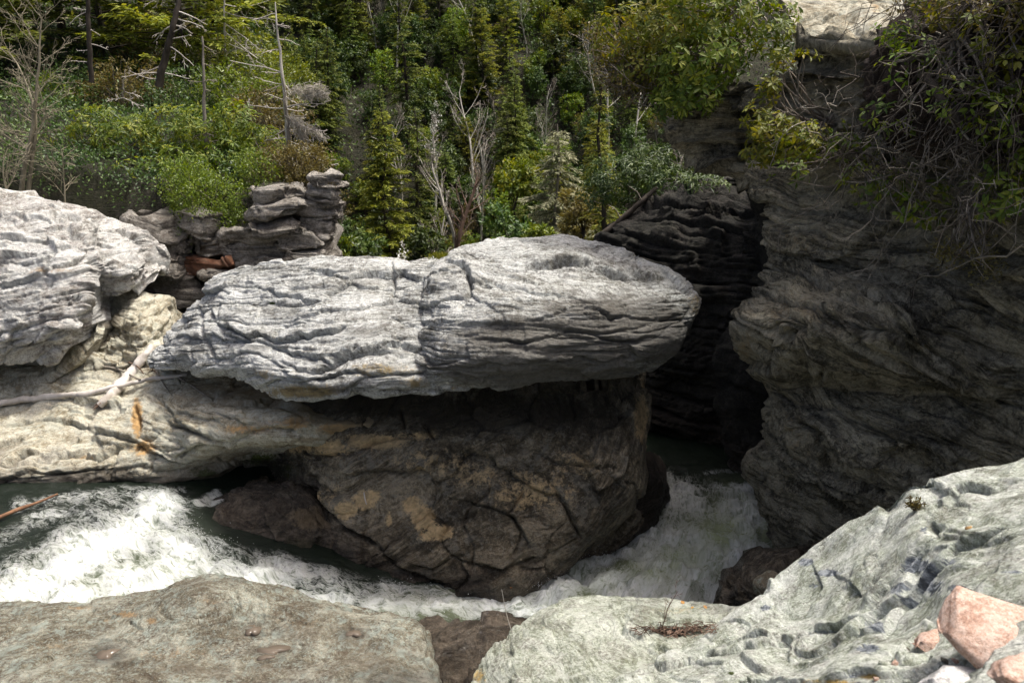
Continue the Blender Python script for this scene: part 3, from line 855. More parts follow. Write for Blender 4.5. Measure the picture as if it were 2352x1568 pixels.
    loft('right_mass', B, M['slab'], t, top=((0.5, -0.15), (0.9, -1.2)), bot=((0.9, 0.1),), spacing=0.0145, seed=8, cracks=[(l_, w_ * 2.1, d_ * 1.6, p_) for l_, w_, d_, p_ in cr], caps=(0.06, 0.05),
         prm=dict(nrm=(0.02, 0.22, 1.0), fold=0.13, fold_f=0.6, lump=0.05, lump_s=1.1, layers=((0.24, 0.040, 0.045), (0.09, 0.024, 0.032), (0.036, 0.008, 0.013)), block=0.4, rough=0.010, facet=(1.5, 1.5, 0.36, 0.05, 0.03)),
         stain_tint=((1595, 700, 26, 50, 0.6), (1500, 620, 60, 18, 0.3), (1050, 890, 60, 15, 0.5)),
         crust_shade=((1300, 780, 300, 60, 1.5), (1400, 710, 220, 40, 1.0), (1250, 850, 290, 50, 1.5), (1500, 770, 120, 80, 1.4), (1130, 740, 120, 40, 0.6), (1340, 600, 120, 12, 0.5), (1110, 650, 50, 40, 0.4), (1040, 720, 40, 50, 0.3)))  # dark crust, deepened on the lower right as painted shade of the overhang
    return t

cap_rock()

def buttress():
    t = thing('rock_buttress', at_z(1050, 1380, 0.0), 'dark brown cracked rock buttress rising from the rapids under the overhanging slab', 'rock')
    w = wet_line(0.0, 0.65, 0.25)
    A = [[(560, 890, 11.8), (560, 960, 11.7), (590, 1030, 11.7), (600, 1080, 11.6), (620, 1180, 11.4), (640, 1320, 11.0)],
         [(672, 890, 11.4), (672, 960, 11.2), (682, 1020, 11.1), (694, 1080, 10.9), (716, 1170, 10.3), (760, 1290, 9.9), (760, 1360, 9.9)],
         [(780, 900, 11.0), (780, 980, 10.4), (780, 1060, 10.1), (790, 1170, 9.8), (820, 1270, 9.55), (840, 1330, 9.5), (840, 1400, 9.6)],
         [(900, 905, 10.9), (900, 980, 10.3), (900, 1060, 9.95), (900, 1170, 9.65), (920, 1280, 9.4), (940, 1350, 9.3), (940, 1430, 9.5)],
         [(1020, 900, 10.8), (1020, 980, 10.2), (1020, 1070, 9.8), (1020, 1180, 9.5), (1040, 1290, 9.2), (1050, 1360, 9.15), (1050, 1440, 9.4)],
         [(1150, 895, 10.8), (1150, 980, 10.1), (1150, 1080, 9.7), (1150, 1180, 9.4), (1160, 1290, 9.15), (1170, 1370, 9.1), (1170, 1440, 9.3)],
         [(1260, 885, 10.8), (1260, 970, 10.1), (1260, 1080, 9.65), (1260, 1180, 9.4), (1255, 1290, 9.3), (1240, 1350, 9.3), (1240, 1430, 9.5)],
         [(1350, 880, 10.8), (1350, 970, 10.1), (1360, 1070, 9.65), (1360, 1160, 9.5), (1345, 1240, 9.6), (1310, 1300, 9.7), (1300, 1380, 9.9)],
         [(1430, 870, 10.9), (1435, 960, 10.3), (1440, 1050, 9.9), (1440, 1130, 9.9), (1420, 1200, 10.1), (1390, 1260, 10.3), (1380, 1350, 10.3)],
         [(1466, 860, 11.2), (1470, 950, 10.8), (1466, 1040, 10.5), (1462, 1110, 10.5), (1450, 1180, 10.6), (1430, 1250, 10.7), (1420, 1340, 10.7)]]
    cr = [([(690, 1080), (730, 1150), (800, 1210), (880, 1265), (960, 1320), (1050, 1350)], 7, 0.14, 0.08),
          ([(1140, 1060), (1120, 1130), (1080, 1160), (1060, 1200), (1090, 1260), (1080, 1330)], 5, 0.08, 0.05),
          ([(1000, 1140), (1080, 1150), (1180, 1190), (1220, 1260)], 4, 0.07, 0.04),
          ([(700, 1050), (800, 1040), (860, 1010), (960, 1000)], 6, 0.10, 0.10),
          ([(1180, 1050), (1260, 1100), (1300, 1170), (1330, 1230)], 5, 0.09, 0.05),
          ([(1210, 1110), (1170, 1180), (1200, 1230), (1170, 1300)], 4, 0.07, 0.05),
          ([(760, 1180), (880, 1170), (960, 1160)], 3, 0.025, 0.015),
          ([(900, 1290), (1000, 1300), (1080, 1270)], 5, 0.06, 0.05),
          ([(1160, 1020), (1280, 1060), (1420, 1080)], 5, 0.08, 0.05),
          ([(1250, 990), (1330, 1040), (1430, 1120)], 4, 0.05, 0.03),
          ([(1080, 1290), (1150, 1310), (1240, 1270)], 5, 0.07, 0.05),
          ([(970, 960), (990, 1000), (1000, 1010)], 5, 0.07, 0.04), ([(920, 930), (930, 985), (960, 1000)], 5, 0.07, 0.04)]
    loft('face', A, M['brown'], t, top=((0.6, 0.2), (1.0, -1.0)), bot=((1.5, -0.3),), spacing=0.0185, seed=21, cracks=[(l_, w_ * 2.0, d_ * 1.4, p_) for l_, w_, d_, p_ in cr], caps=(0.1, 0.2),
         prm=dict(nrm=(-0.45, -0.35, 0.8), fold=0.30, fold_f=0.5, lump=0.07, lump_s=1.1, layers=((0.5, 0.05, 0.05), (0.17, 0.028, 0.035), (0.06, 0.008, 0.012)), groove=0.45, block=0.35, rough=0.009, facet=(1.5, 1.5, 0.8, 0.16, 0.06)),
         stain_tint=((796, 1168, 34, 22, .95), (838, 1150, 34, 26, 1.0), (856, 1140, 24, 22, .9), (790, 1185, 22, 12, .8), (944, 1158, 24, 26, .9), (972, 1190, 34, 34, 1.0), (1010, 1222, 40, 22, .95), (985, 1228, 30, 18, .8), (893, 1190, 12, 24, .8), (725, 1140, 24, 40, .6), (760, 1030, 60, 24, .8), (860, 1015, 90, 22, .9), (960, 1000, 60, 16, .7), (1000, 1060, 200, 50, 0.5), (1220, 1130, 140, 70, 0.6), (1100, 1090, 120, 60, 0.5), (1330, 1060, 90, 60, .5),  # bright tan patches set at chosen spots on the face
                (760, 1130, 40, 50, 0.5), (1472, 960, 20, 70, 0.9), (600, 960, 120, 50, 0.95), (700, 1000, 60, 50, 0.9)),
         crust_shade=((1150, 950, 300, 55, 1.2), (900, 930, 260, 36, 1.2), (1380, 960, 100, 120, .8)), moss=((640, 1080, 60, 40, 0.6), (600, 1110, 60, 20, 0.5)), wet=w)  # upper dark band is the slab's shade painted into the undercut
    # the low wet ledge in front of the crack
    Bl = [[(440, 1168, 10.3), (437, 1186, 10.1), (438, 1200, 10.05), (444, 1240, 10.0), (450, 1290, 10.0)],
          [(500, 1142, 10.45), (490, 1180, 10.05), (488, 1198, 9.95), (490, 1245, 9.85), (500, 1310, 9.8)],
          [(600, 1116, 10.55), (588, 1165, 10.0), (586, 1186, 9.88), (588, 1245, 9.75), (600, 1320, 9.7)],
          [(690, 1120, 10.5), (694, 1172, 9.9), (696, 1200, 9.75), (700, 1260, 9.6), (710, 1340, 9.55)],
          [(745, 1165, 10.2), (765, 1205, 9.75), (772, 1228, 9.62), (782, 1285, 9.5), (790, 1370, 9.45)],
          [(812, 1228, 9.85), (832, 1258, 9.55), (840, 1274, 9.45), (850, 1315, 9.35), (860, 1400, 9.3)],
          [(880, 1273, 9.65), (890, 1296, 9.45), (896, 1310, 9.38), (902, 1340, 9.3), (910, 1410, 9.25)],
          [(940, 1310, 9.45), (945, 1325, 9.3), (948, 1335, 9.25), (951, 1352, 9.2), (955, 1400, 9.2)]]
    loft('wet_ledge', Bl, M['brown'], t, top=((0.3, -0.1), (0.7, -0.8)), bot=((0.5, -0.4),), spacing=0.016, seed=25, caps=(0.05, 0.05),
         prm=dict(nrm=(-0.3, -0.5, 0.8), fold=0.2, lump=0.06, layers=((0.4, 0.03, 0.03), (0.14, 0.018, 0.02), (0.05, 0.006, 0.008)), groove=0.2, facet=(0.7, 0.7, 0.6, 0.08, 0.03)),
         cracks=[([(650, 1120), (720, 1180), (760, 1250)], 4, 0.04, 0.02)],
         stain_tint=((720, 1190, 60, 30, 1.1), (800, 1250, 60, 26, 0.9)), moss=((690, 1250, 70, 22, 0.7),),
         wet=lambda P: np.clip(1 - sstep(0.15, 1.0, P[:, 2] - water_level(P[:, 0], P[:, 1]) + 0.3 * fbm(P * 1.5, 3, 5)) + 0.25, 0, 1))
    # shaded foot of the buttress in the right-hand channel
    Cl = [[(1400, 1060, 11.2), (1400, 1130, 10.7), (1390, 1200, 10.5), (1380, 1300, 10.5)],
          [(1460, 1050, 11.4), (1465, 1120, 10.8), (1455, 1190, 10.6), (1440, 1290, 10.6)],
          [(1510, 1060, 11.8), (1522, 1110, 11.3), (1505, 1170, 11.0), (1470, 1260, 11.0)],
          [(1528, 1080, 12.2), (1530, 1115, 11.8), (1520, 1160, 11.5), (1500, 1230, 11.4)]]
    loft('foot', Cl, M['back'], t, top=((0.5, 0.0), (1.2, -0.6)), bot=((0.6, -0.2),), spacing=0.03, seed=28, prm=dict(nrm=(0.3, -0.2, 0.9)), wet=lambda P: np.ones(len(P)) * 0.8)
    # inner pillar that carries the slab
    Dl = [[(1330, 840, 11.6), (1330, 950, 11.2), (1330, 1060, 11.0), (1330, 1200, 11.0)],
          [(1440, 835, 11.7), (1450, 930, 11.2), (1450, 1030, 11.0), (1440, 1180, 11.0)],
          [(1474, 850, 12.0), (1484, 930, 11.6), (1478, 1010, 11.4), (1470, 1150, 11.4)]]
    loft('pillar', Dl, M['dark'], t, top=((0.6, 0.2), (1.2, -0.6)), bot=((1.0, -0.2),), spacing=0.03, seed=29, stain_tint=((1478, 950, 22, 90, 0.9),), moss=((1470, 1010, 10, 60, 0.4),))

buttress()

def left_rocks():
    t = thing('left_boulder', at(90, 840, 10.4), 'large bleached white layered boulder at the left edge below the bare tree', 'boulder')
    A = [[(-420, 430, 14.8), (-420, 520, 13.7), (-420, 640, 12.9), (-420, 760, 12.4), (-420, 835, 12.5)],
         [(0, 446, 14.8), (0, 520, 13.7), (0, 640, 12.75), (0, 760, 12.25), (0, 832, 12.4)],
         [(70, 457, 14.8), (70, 530, 13.65), (70, 650, 12.7), (75, 765, 12.25), (80, 836, 12.45)],
         [(140, 470, 14.8), (140, 540, 13.6), (138, 650, 12.7), (135, 755, 12.3), (135, 826, 12.5)],
         [(195, 486, 14.8), (195, 560, 13.65), (190, 650, 12.9), (182, 730, 12.5), (172, 790, 12.7)],
         [(216, 520, 14.7), (213, 580, 13.8), (210, 640, 13.2), (206, 690, 13.0), (198, 740, 13.0)]]
    cr = [([(-20, 660), (60, 650), (120, 620), (200, 590), (215, 560)], 5, 0.12, 0.08), ([(-20, 545), (60, 560), (150, 545), (200, 520)], 4, 0.06, 0.05),
          ([(-20, 790), (60, 795), (140, 785), (190, 765)], 5, 0.09, 0.07), ([(-20, 600), (80, 605), (130, 590)], 4, 0.06, 0.04), ([(10, 500), (120, 510), (200, 500)], 4, 0.05, 0.04),
          ([(-20, 730), (60, 735), (150, 720)], 4, 0.05, 0.03)]
    loft('main_mass', A, M['boulder'], t, top=((0.6, -0.1), (1.4, -1.2)), bot=((1.0, 0.15),), spacing=0.021, seed=41, cracks=[(l_, w_ * 1.4, d_ * 1.2, p_) for l_, w_, d_, p_ in cr], caps=(0.2, 0.08),
         prm=dict(nrm=(-0.22, 0.2, 1.0), fold=0.09, lump=0.06, layers=((0.27, 0.09, 0.08), (0.10, 0.042, 0.045), (0.04, 0.012, 0.015)), block=0.6, facet=(1.1, 1.1, 0.4, 0.10, 0.05)),
         stain_tint=((110, 620, 120, 14, 0.5),), crust_shade=((60, 660, 90, 40, 0.35), (40, 740, 90, 14, 0.3)))
    B = [[(150, 500, 15.2), (150, 570, 14.3), (150, 640, 13.7), (150, 690, 13.8)],
         [(230, 506, 15.2), (225, 570, 14.2), (222, 620, 13.6), (222, 676, 13.7)],
         [(290, 520, 15.2), (285, 580, 14.2), (285, 630, 13.55), (285, 678, 13.7)],
         [(312, 545, 15.1), (316, 590, 14.3), (322, 630, 13.8), (318, 664, 13.9)],
         [(318, 570, 15.0), (322, 600, 14.6), (330, 628, 14.3), (326, 652, 14.2)]]
    loft('upper_block', B, M['boulder'], t, top=((0.6, -0.1), (1.2, -0.8)), bot=((0.8, 0.1),), spacing=0.018, seed=44, caps=(0.1, 0.04),
         cracks=[([(200, 560), (260, 575), (320, 560)], 5, 0.09, 0.07), ([(200, 610), (270, 605), (325, 615)], 4, 0.08, 0.05), ([(215, 540), (260, 540), (310, 530)], 4, 0.06, 0.04)],
         prm=dict(nrm=(-0.12, 0.1, 1.0), fold=0.08, lump=0.06, layers=((0.22, 0.09, 0.08), (0.09, 0.045, 0.045), (0.04, 0.014, 0.016)), block=0.6, facet=(0.8, 0.8, 0.3, 0.09, 0.05)), crust_shade=((250, 640, 30, 14, 0.5),))  # darker patch low on the front left of the block
    # leaning plank of rock in the shade below
    Cl = [[(-60, 850, 13.0), (-60, 890, 12.6), (-60, 960, 12.2)],
          [(20, 850, 13.1), (20, 890, 12.7), (30, 930, 12.4)],
          [(110, 830, 13.2), (115, 860, 12.8), (118, 880, 12.7)],
          [(185, 770, 13.3), (192, 800, 13.0), (190, 820, 12.9)],
          [(225, 735, 13.4), (232, 750, 13.2), (228, 765, 13.1)]]
    loft('leaning_slab', Cl, M['cream'], t, top=((0.3, 0.0), (0.7, -0.3)), bot=((0.5, -0.1),), spacing=0.02, seed=46, caps=(0.1, 0.05), prm=dict(nrm=(0.5, -0.2, 0.9), layers=((0.12, 0.03, 0.03), (0.05, 0.012, 0.014))))

    t2 = thing('cream_ledge', at(200, 1140, 10.6), 'cream coloured stepped rock shelf under the driftwood beside the rapids', 'rock')
    A = [[(-420, 840, 13.6), (-420, 950, 12.2), (-420, 1040, 11.2), (-420, 1100, 10.7), (-420, 1200, 10.5)],
         [(-20, 830, 13.6), (-20, 950, 12.1), (-20, 1040, 11.1), (-20, 1110, 10.5), (-10, 1165, 10.45), (-10, 1230, 10.6)],
         [(100, 815, 13.6), (100, 940, 12.1), (100, 1030, 11.1), (100, 1095, 10.5), (110, 1135, 10.5), (120, 1210, 10.7)],
         [(200, 795, 13.7), (200, 920, 12.1), (200, 1020, 11.1), (205, 1085, 10.6), (210, 1120, 10.6), (220, 1200, 10.8)],
         [(300, 785, 13.7), (300, 900, 12.1), (295, 1000, 11.1), (295, 1075, 10.7), (300, 1105, 10.7), (310, 1190, 10.9)],
         [(370, 790, 13.4), (370, 890, 12.0), (375, 980, 11.0), (380, 1060, 10.7), (390, 1105, 10.75), (400, 1180, 11.0)],
         [(460, 840, 12.7), (460, 900, 11.7), (465, 970, 10.7), (465, 1020, 10.5), (470, 1050, 10.75), (485, 1100, 11.0), (500, 1170, 11.2)],
         [(560, 850, 12.3), (555, 910, 11.4), (550, 975, 10.25), (556, 1008, 10.2), (562, 1026, 10.9), (575, 1080, 11.5), (600, 1160, 11.6)],
         [(660, 870, 12.0), (655, 930, 11.1), (650, 975, 10.15), (655, 998, 10.1), (662, 1016, 10.8), (675, 1070, 11.5), (690, 1150, 11.6)],
         [(740, 890, 11.7), (735, 945, 10.9), (735, 982, 10.22), (740, 1006, 10.3), (745, 1030, 10.8), (745, 1140, 11.3)],
         [(830, 895, 11.6), (825, 945, 10.9), (825, 978, 10.32), (830, 996, 10.4), (835, 1020, 10.9), (835, 1140, 11.4)],
         [(930, 900, 11.6), (920, 945, 11.1), (920, 975, 10.7), (925, 990, 10.75), (930, 1015, 11.1), (930, 1140, 11.5)]]
    cr = [([(-20, 1075), (60, 1045), (150, 1040), (220, 1048), (300, 1020)], 5, 0.10, 0.09), ([(-20, 1110), (80, 1080), (160, 1085), (260, 1070)], 4, 0.08, 0.07),
          ([(-20, 980), (80, 965), (170, 965), (220, 990), (300, 1010), (330, 1030), (400, 1060), (440, 1075)], 5, 0.10, 0.08),
          ([(310, 930), (325, 980), (310, 1040)], 6, 0.10, 0.03), ([(270, 1020), (260, 1060), (250, 1095)], 6, 0.09, 0.02), ([(350, 1035), (350, 1090)], 5, 0.06, 0.02),
          ([(370, 960), (430, 990), (500, 1010), (560, 1000), (640, 980), (690, 990)], 7, 0.13, 0.09), ([(350, 900), (400, 960), (450, 1000)], 5, 0.07, 0.04),
          ([(400, 1050), (470, 1020), (560, 1030)], 6, 0.12, 0.08), ([(420, 1070), (500, 1060), (600, 1060)], 5, 0.10, 0.06),
          ([(185, 830), (240, 845), (310, 830), (350, 800)], 5, 0.10, 0.06), ([(-20, 940), (120, 935), (230, 950)], 3, 0.03, 0.02)]
    loft('shelf', A, M['cream'], t2, top=((0.5, 0.1), (1.0, -0.8)), bot=((0.8, -0.2),), spacing=0.024, seed=51, cracks=[(l_, w_ * 1.7, d_ * 1.3, p_) for l_, w_, d_, p_ in cr], caps=(0.2, 0.1),
         prm=dict(nrm=(-0.05, 0.1, 1.0), fold=0.12, fold_f=0.5, lump=0.05, layers=((0.26, 0.07, 0.06), (0.09, 0.022, 0.028), (0.04, 0.006, 0.010)), groove=0.5, block=0.4, rough=0.009, facet=(1.0, 1.0, 0.3, 0.07, 0.04)),
         stain_tint=((315, 960, 16, 60, 0.9), (330, 1030, 40, 30, 0.7), (200, 1050, 120, 10, 0.5), (560, 985, 100, 20, 0.6), (680, 970, 80, 26, 0.6), (780, 985, 70, 20, .8)),
         crust_shade=((480, 960, 110, 40, 0.3), (600, 905, 230, 40, 0.8), (720, 935, 90, 40, 0.9), (830, 960, 100, 60, 1.2), (520, 1050, 120, 26, .6), (700, 1010, 60, 14, .6)),  # darker below the slab, below the lip and toward the right end
         moss=((470, 1085, 60, 18, 0.7), (600, 1060, 60, 30, 0.7), (330, 935, 10, 6, 0.4)), wet=wet_line(0.0, 0.34, 0.14))
    t3 = thing('cream_rock', at(290, 820, 11.4), 'cream rock block with a shadowed hollow, tucked under the left boulder', 'rock')
    B = [[(200, 676, 14.2), (205, 740, 14.0), (200, 790, 13.5), (195, 850, 12.9)],
         [(235, 676, 14.3), (240, 720, 14.1), (245, 780, 13.4), (240, 845, 12.9)],
         [(275, 668, 14.3), (275, 720, 13.7), (280, 780, 13.2), (285, 840, 12.8)],
         [(320, 672, 14.3), (325, 720, 13.6), (330, 770, 13.15), (335, 832, 12.8)],
         [(355, 690, 14.4), (362, 735, 13.8), (366, 770, 13.4), (368, 815, 13.0)],
         [(378, 725, 14.4), (386, 745, 14.0), (384, 770, 13.7), (380, 800, 13.4)]]
    loft('block', B, M['cream'], t3, top=((0.5, 0.0), (1.2, -0.8)), bot=((0.7, -0.1),), spacing=0.02, seed=54, caps=(0.08, 0.05),
         cracks=[([(240, 740), (290, 765), (310, 740)], 6, 0.16, 0.06), ([(210, 800), (270, 800), (330, 790), (380, 765)], 5, 0.08, 0.06), ([(340, 700), (350, 760), (345, 790)], 4, 0.07, 0.03)],
         prm=dict(nrm=(0.1, 0.0, 1.0), fold=.08, layers=((0.22, 0.07, 0.06), (0.08, 0.03, 0.034), (0.035, 0.008, 0.01)), block=.6, facet=(.6, .6, .25, .09, .04)), stain_tint=((250, 700, 40, 30, 0.4),))

left_rocks()

def right_cliff():
    t = thing('right_cliff', at(1950, 1290, 9.5), 'tall overhanging dark cliff of curved rock layers filling the right side', 'cliff')
    rows = [(385, 1716, 10.9), (430, 1728, 10.6), (480, 1762, 10.4), (560, 1756, 10.25), (615, 1766, 10.1), (650, 1742, 9.95), (690, 1702, 9.8), (735, 1670, 9.7),
            (790, 1678, 9.7), (845, 1718, 9.75), (890, 1757, 9.85), (935, 1748, 9.85), (1000, 1744, 9.85), (1060, 1752, 9.9), (1120, 1754, 9.9), (1180, 1756, 9.95), (1250, 1768, 10.0), (1330, 1770, 10.1), (1430, 1772, 10.2)]
    prof = {385: 0, 430: 0.15, 480: 0.0, 560: -0.1, 615: -0.05, 650: -0.1, 690: -0.2, 735: -0.25, 790: -0.2, 845: -0.1, 890: 0.15, 935: -0.1, 1000: -0.3, 1060: -0.3, 1120: -0.25, 1180: -0.15, 1250: 0.0, 1330: 0.1, 1430: 0.1}
    Ls = []
    for (r, x, y) in rows:
        q = prof[r]
        Ls.append([(x, r, y), (x + 45, r, y - 0.42 + q * .5), (x + 120, r, y - 0.85 + q), (x + 240, r + 10, y - 1.35 + q), (x + 400, r + 20, y - 2.05 + q * .8), (2270, r + 25, 7.35 + q * .5), (2500, r + 20, 6.3)])
    cr = [([(1757, 888), (1830, 930), (1920, 945), (2010, 985), (2080, 1050)], 8, 0.16, 0.12), ([(1690, 750), (1780, 790), (1850, 810), (1960, 850), (2100, 900)], 5, 0.06, 0.05),
          ([(1760, 600), (1850, 650), (2000, 690), (2200, 700)], 5, 0.08, 0.06), ([(1760, 520), (1900, 570), (2100, 620)], 4, 0.06, 0.05),
          ([(1850, 780), (1900, 830), (1880, 880), (1830, 905)], 6, 0.10, 0.06), ([(1760, 1000), (1850, 980), (1960, 1030), (2050, 1100)], 4, 0.06, 0.04),
          ([(1770, 1080), (1880, 1120), (1980, 1180)], 5, 0.07, 0.06), ([(1760, 1180), (1820, 1190), (1880, 1240)], 5, 0.07, 0.05), ([(1700, 700), (1760, 690), (1800, 660)], 4, 0.04, 0.03),
          ([(1745, 430), (1840, 470), (1960, 500)], 4, 0.06, 0.05)]
    loft('lower_wall', Ls, M['dark'], t, top=((0.9, 0.5, 0), (2.5, 1.6, 0)), bot=((0.5, 1.2, 0), (0.0, 3.0, 0)), spacing=0.0225, seed=61, cracks=[(l_, w_ * 2.0, d_ * 1.5, p_) for l_, w_, d_, p_ in cr], caps=(0.2, 0.3),
         prm=dict(nrm=(0.42, 0.15, 0.85), fold=0.60, fold_f=0.36, lump=0.05, layers=((0.40, 0.17, 0.14), (0.13, 0.085, 0.08), (0.05, 0.022, 0.03)), groove=1.0, block=0.3, rough=0.010, facet=(1.8, 1.8, 0.5, 0.10, 0.05)),
         stain_tint=((1850, 720, 160, 100, 0.42), (1820, 1000, 90, 140, 0.42), (1710, 800, 50, 80, 0.5), (1850, 560, 110, 90, 0.4), (1740, 930, 20, 90, 0.45), (1980, 830, 160, 60, .4)),
         crust_shade=((2150, 800, 250, 120, 0.4), (2200, 1000, 200, 60, 0.5), (1900, 640, 200, 30, 0.3)), wet=wet_line(0.05, 0.8, 0.3))
    rows = [(96, 1836, 11.0), (125, 1812, 11.1), (150, 1800, 11.2), (185, 1690, 11.7), (225, 1590, 12.1), (280, 1528, 12.3), (320, 1524, 12.3), (355, 1560, 12.2), (390, 1640, 11.9), (420, 1725, 11.4), (450, 1790, 11.1)]
    Ls = []
    for i, (r, x, y) in enumerate(rows):
        Ls.append([(x, r, y), (x + 40, r, y - 0.4), (x + 110 + (1800 - x) * 0.3, r + 5, y - 0.9), (2000, r + 30, 9.6), (2120, r + 40, 8.6), (2300, r + 30, 7.2), (2500, r + 20, 6.2)])
    loft('upper_wall', Ls, M['dark'], t, top=((0.9, 0.6, 0), (2.5, 1.6, 0)), bot=((0.5, 1.2, 0), (0.0, 3.0, 0)), spacing=0.024, seed=64, caps=(0.02, 0.2),
         prm=dict(nrm=(0.25, 0.05, 1.0), fold=0.35, fold_f=0.4, layers=((0.32, 0.20, 0.16), (0.12, 0.10, 0.09), (0.05, 0.02, 0.025)), groove=1.0, block=0.4, facet=(1.6, 1.6, 0.4, 0.12, 0.05)),
         cracks=[([(1560, 300), (1680, 340), (1800, 350)], 6, 0.12, 0.08), ([(1600, 250), (1700, 290), (1820, 300)], 6, 0.10, 0.08), ([(1560, 340), (1640, 380), (1740, 410)], 6, 0.10, 0.08),
                 ([(1820, 180), (1920, 170), (2060, 200)], 6, 0.10, 0.08), ([(1820, 130), (1900, 120), (1990, 140)], 6, 0.12, 0.08)],
         stain_tint=((1900, 150, 60, 40, 0.3),), crust_shade=((1700, 330, 200, 60, 0.5),))
    # sunlit ledge on top
    rows = [(-120, 1700, 13.6), (-40, 1760, 12.9), (10, 1800, 12.2), (50, 1812, 11.5), (80, 1822, 11.0), (112, 1836, 10.8)]
    Ls = [[(x, r, y), (x + 80, r - 2, y - 0.25), (x + 180, r + 2, y - 0.7), (x + 300, r + 6, y - 1.5), (x + 420, r + 10, y - 2.35)] for (r, x, y) in rows]
    loft('top_ledge', Ls, M['cream'], t, top=((0.4, 0.4, -0.2), (0.8, 0.9, -0.6)), bot=((0.6, 0.6, -0.5),), spacing=0.032, seed=66, caps=(0.1, 0.1),
         prm=dict(nrm=(0.15, -0.2, 1.0), layers=((0.25, 0.05, 0.06), (0.09, 0.022, 0.028), (0.04, 0.008, 0.01))), stain_tint=((2010, 20, 30, 20, 0.5), (1880, 25, 30, 12, 0.3)),
         cracks=[([(1850, 60), (1930, 40), (1960, 15)], 4, 0.06, 0.03), ([(1830, 40), (1900, 20)], 4, 0.06, 0.02)])
    # smooth foot beside the channel
    rows = [(1040, 1722, 10.6), (1080, 1712, 10.5), (1120, 1728, 10.5), (1180, 1745, 10.5)]
    loft('nub', [[(x, r, y), (x + 20, r, y - .2), (x + 60, r, y - .35), (x + 120, r, y - 0.3)] for (r, x, y) in rows], M['dark'], t, top=((0.3, 0.3, 0),), bot=((0.2, 0.4, 0),), spacing=0.02, seed=67, caps=(0.1, 0.1), moss=((1720, 1070, 30, 30, 0.4),))
    rows = [(1110, 1772, 9.95), (1150, 1760, 9.85), (1200, 1768, 9.75), (1260, 1775, 9.7), (1340, 1770, 9.7), (1420, 1765, 9.8)]
    loft('foot', [[(x, r, y), (x + 25, r, y - .2), (x + 70, r, y - .38), (x + 150, r, y - 0.6), (x + 260, r, y - 1.0)] for (r, x, y) in rows], M['dark'], t, top=((0.3, 0.5, 0),), bot=((0.2, 0.6, 0),), spacing=0.018, seed=68, caps=(0.1, 0.1),
         prm=dict(nrm=(0.7, 0.1, 0.6), fold=0.3, layers=((0.25, 0.035, 0.04), (0.09, 0.014, 0.018), (0.04, 0.006, 0.008))), wet=wet_line(0.0, 0.4, 0.2), stain_tint=((1830, 1270, 60, 40, 0.4),))

    t2 = thing('gorge_wall', at(1560, 1060, 15.3), 'black rock wall at the back of the gorge behind the overhanging slab', 'cliff')
    rows = [(425, 1560, 17.6), (455, 1500, 17.3), (480, 1440, 17.0), (520, 1400, 16.8), (550, 1378, 16.6), (600, 1378, 16.3), (680, 1390, 16.0), (800, 1400, 15.7), (950, 1410, 15.4), (1060, 1420, 15.2), (1130, 1420, 15.0)]
    Ls = [[(x, r, y), (x + 60, r - 3, y - 0.6), (x + 150, r - 8, y - 1.1), (x + 260, r - 10, y - 1.5), (1790, r - 5, y - 2.3), (1950, r, y - 2.8)] for (r, x, y) in rows]
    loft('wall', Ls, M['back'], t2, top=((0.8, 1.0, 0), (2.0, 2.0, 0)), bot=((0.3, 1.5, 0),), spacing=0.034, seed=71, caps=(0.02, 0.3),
         prm=dict(nrm=(0.08, 0.0, 1.0), fold=0.28, fold_f=0.3, lump=.08, layers=((0.30, 0.26, 0.20), (0.115, 0.12, 0.11), (0.06, 0.02, 0.02)), groove=1.0, block=.4),
         stain_tint=((1440, 520, 40, 16, 0.3),), wet=wet_line(0.1, 1.2, 0.3))  # faint ochre patch near the upper left edge
    rows = [(330, 1700, 13.9), (420, 1710, 13.7), (520, 1735, 13.6), (600, 1740, 13.5), (660, 1730, 13.4), (740, 1680, 13.4), (800, 1640, 13.4), (900, 1640, 13.3), (1000, 1660, 13.2), (1100, 1680, 13.0)]
    Ls = [[(x, r, y), (x + 40, r, y - 0.4), (x + 110, r, y - 0.9), (x + 260, r, y - 1.5)] for (r, x, y) in rows]
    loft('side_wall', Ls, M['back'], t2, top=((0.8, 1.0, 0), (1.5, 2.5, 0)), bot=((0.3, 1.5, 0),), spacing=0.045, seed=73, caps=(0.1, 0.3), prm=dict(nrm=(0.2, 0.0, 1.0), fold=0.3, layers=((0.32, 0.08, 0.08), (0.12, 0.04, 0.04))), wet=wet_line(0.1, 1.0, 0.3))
    # black wall closing the left side of the channel under the slab
    rows = [(700, 1200, 15.8), (850, 1200, 15.6), (950, 1210, 15.4), (1060, 1220, 15.2), (1150, 1220, 15.0)]
    Ls = [[(x, r, y), (x + 100, r, y - .4), (x + 230, r, y - .5)] for (r, x, y) in rows]
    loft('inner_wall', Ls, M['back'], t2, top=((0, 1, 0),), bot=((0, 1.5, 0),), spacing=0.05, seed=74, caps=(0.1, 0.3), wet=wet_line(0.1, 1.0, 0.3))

right_cliff()

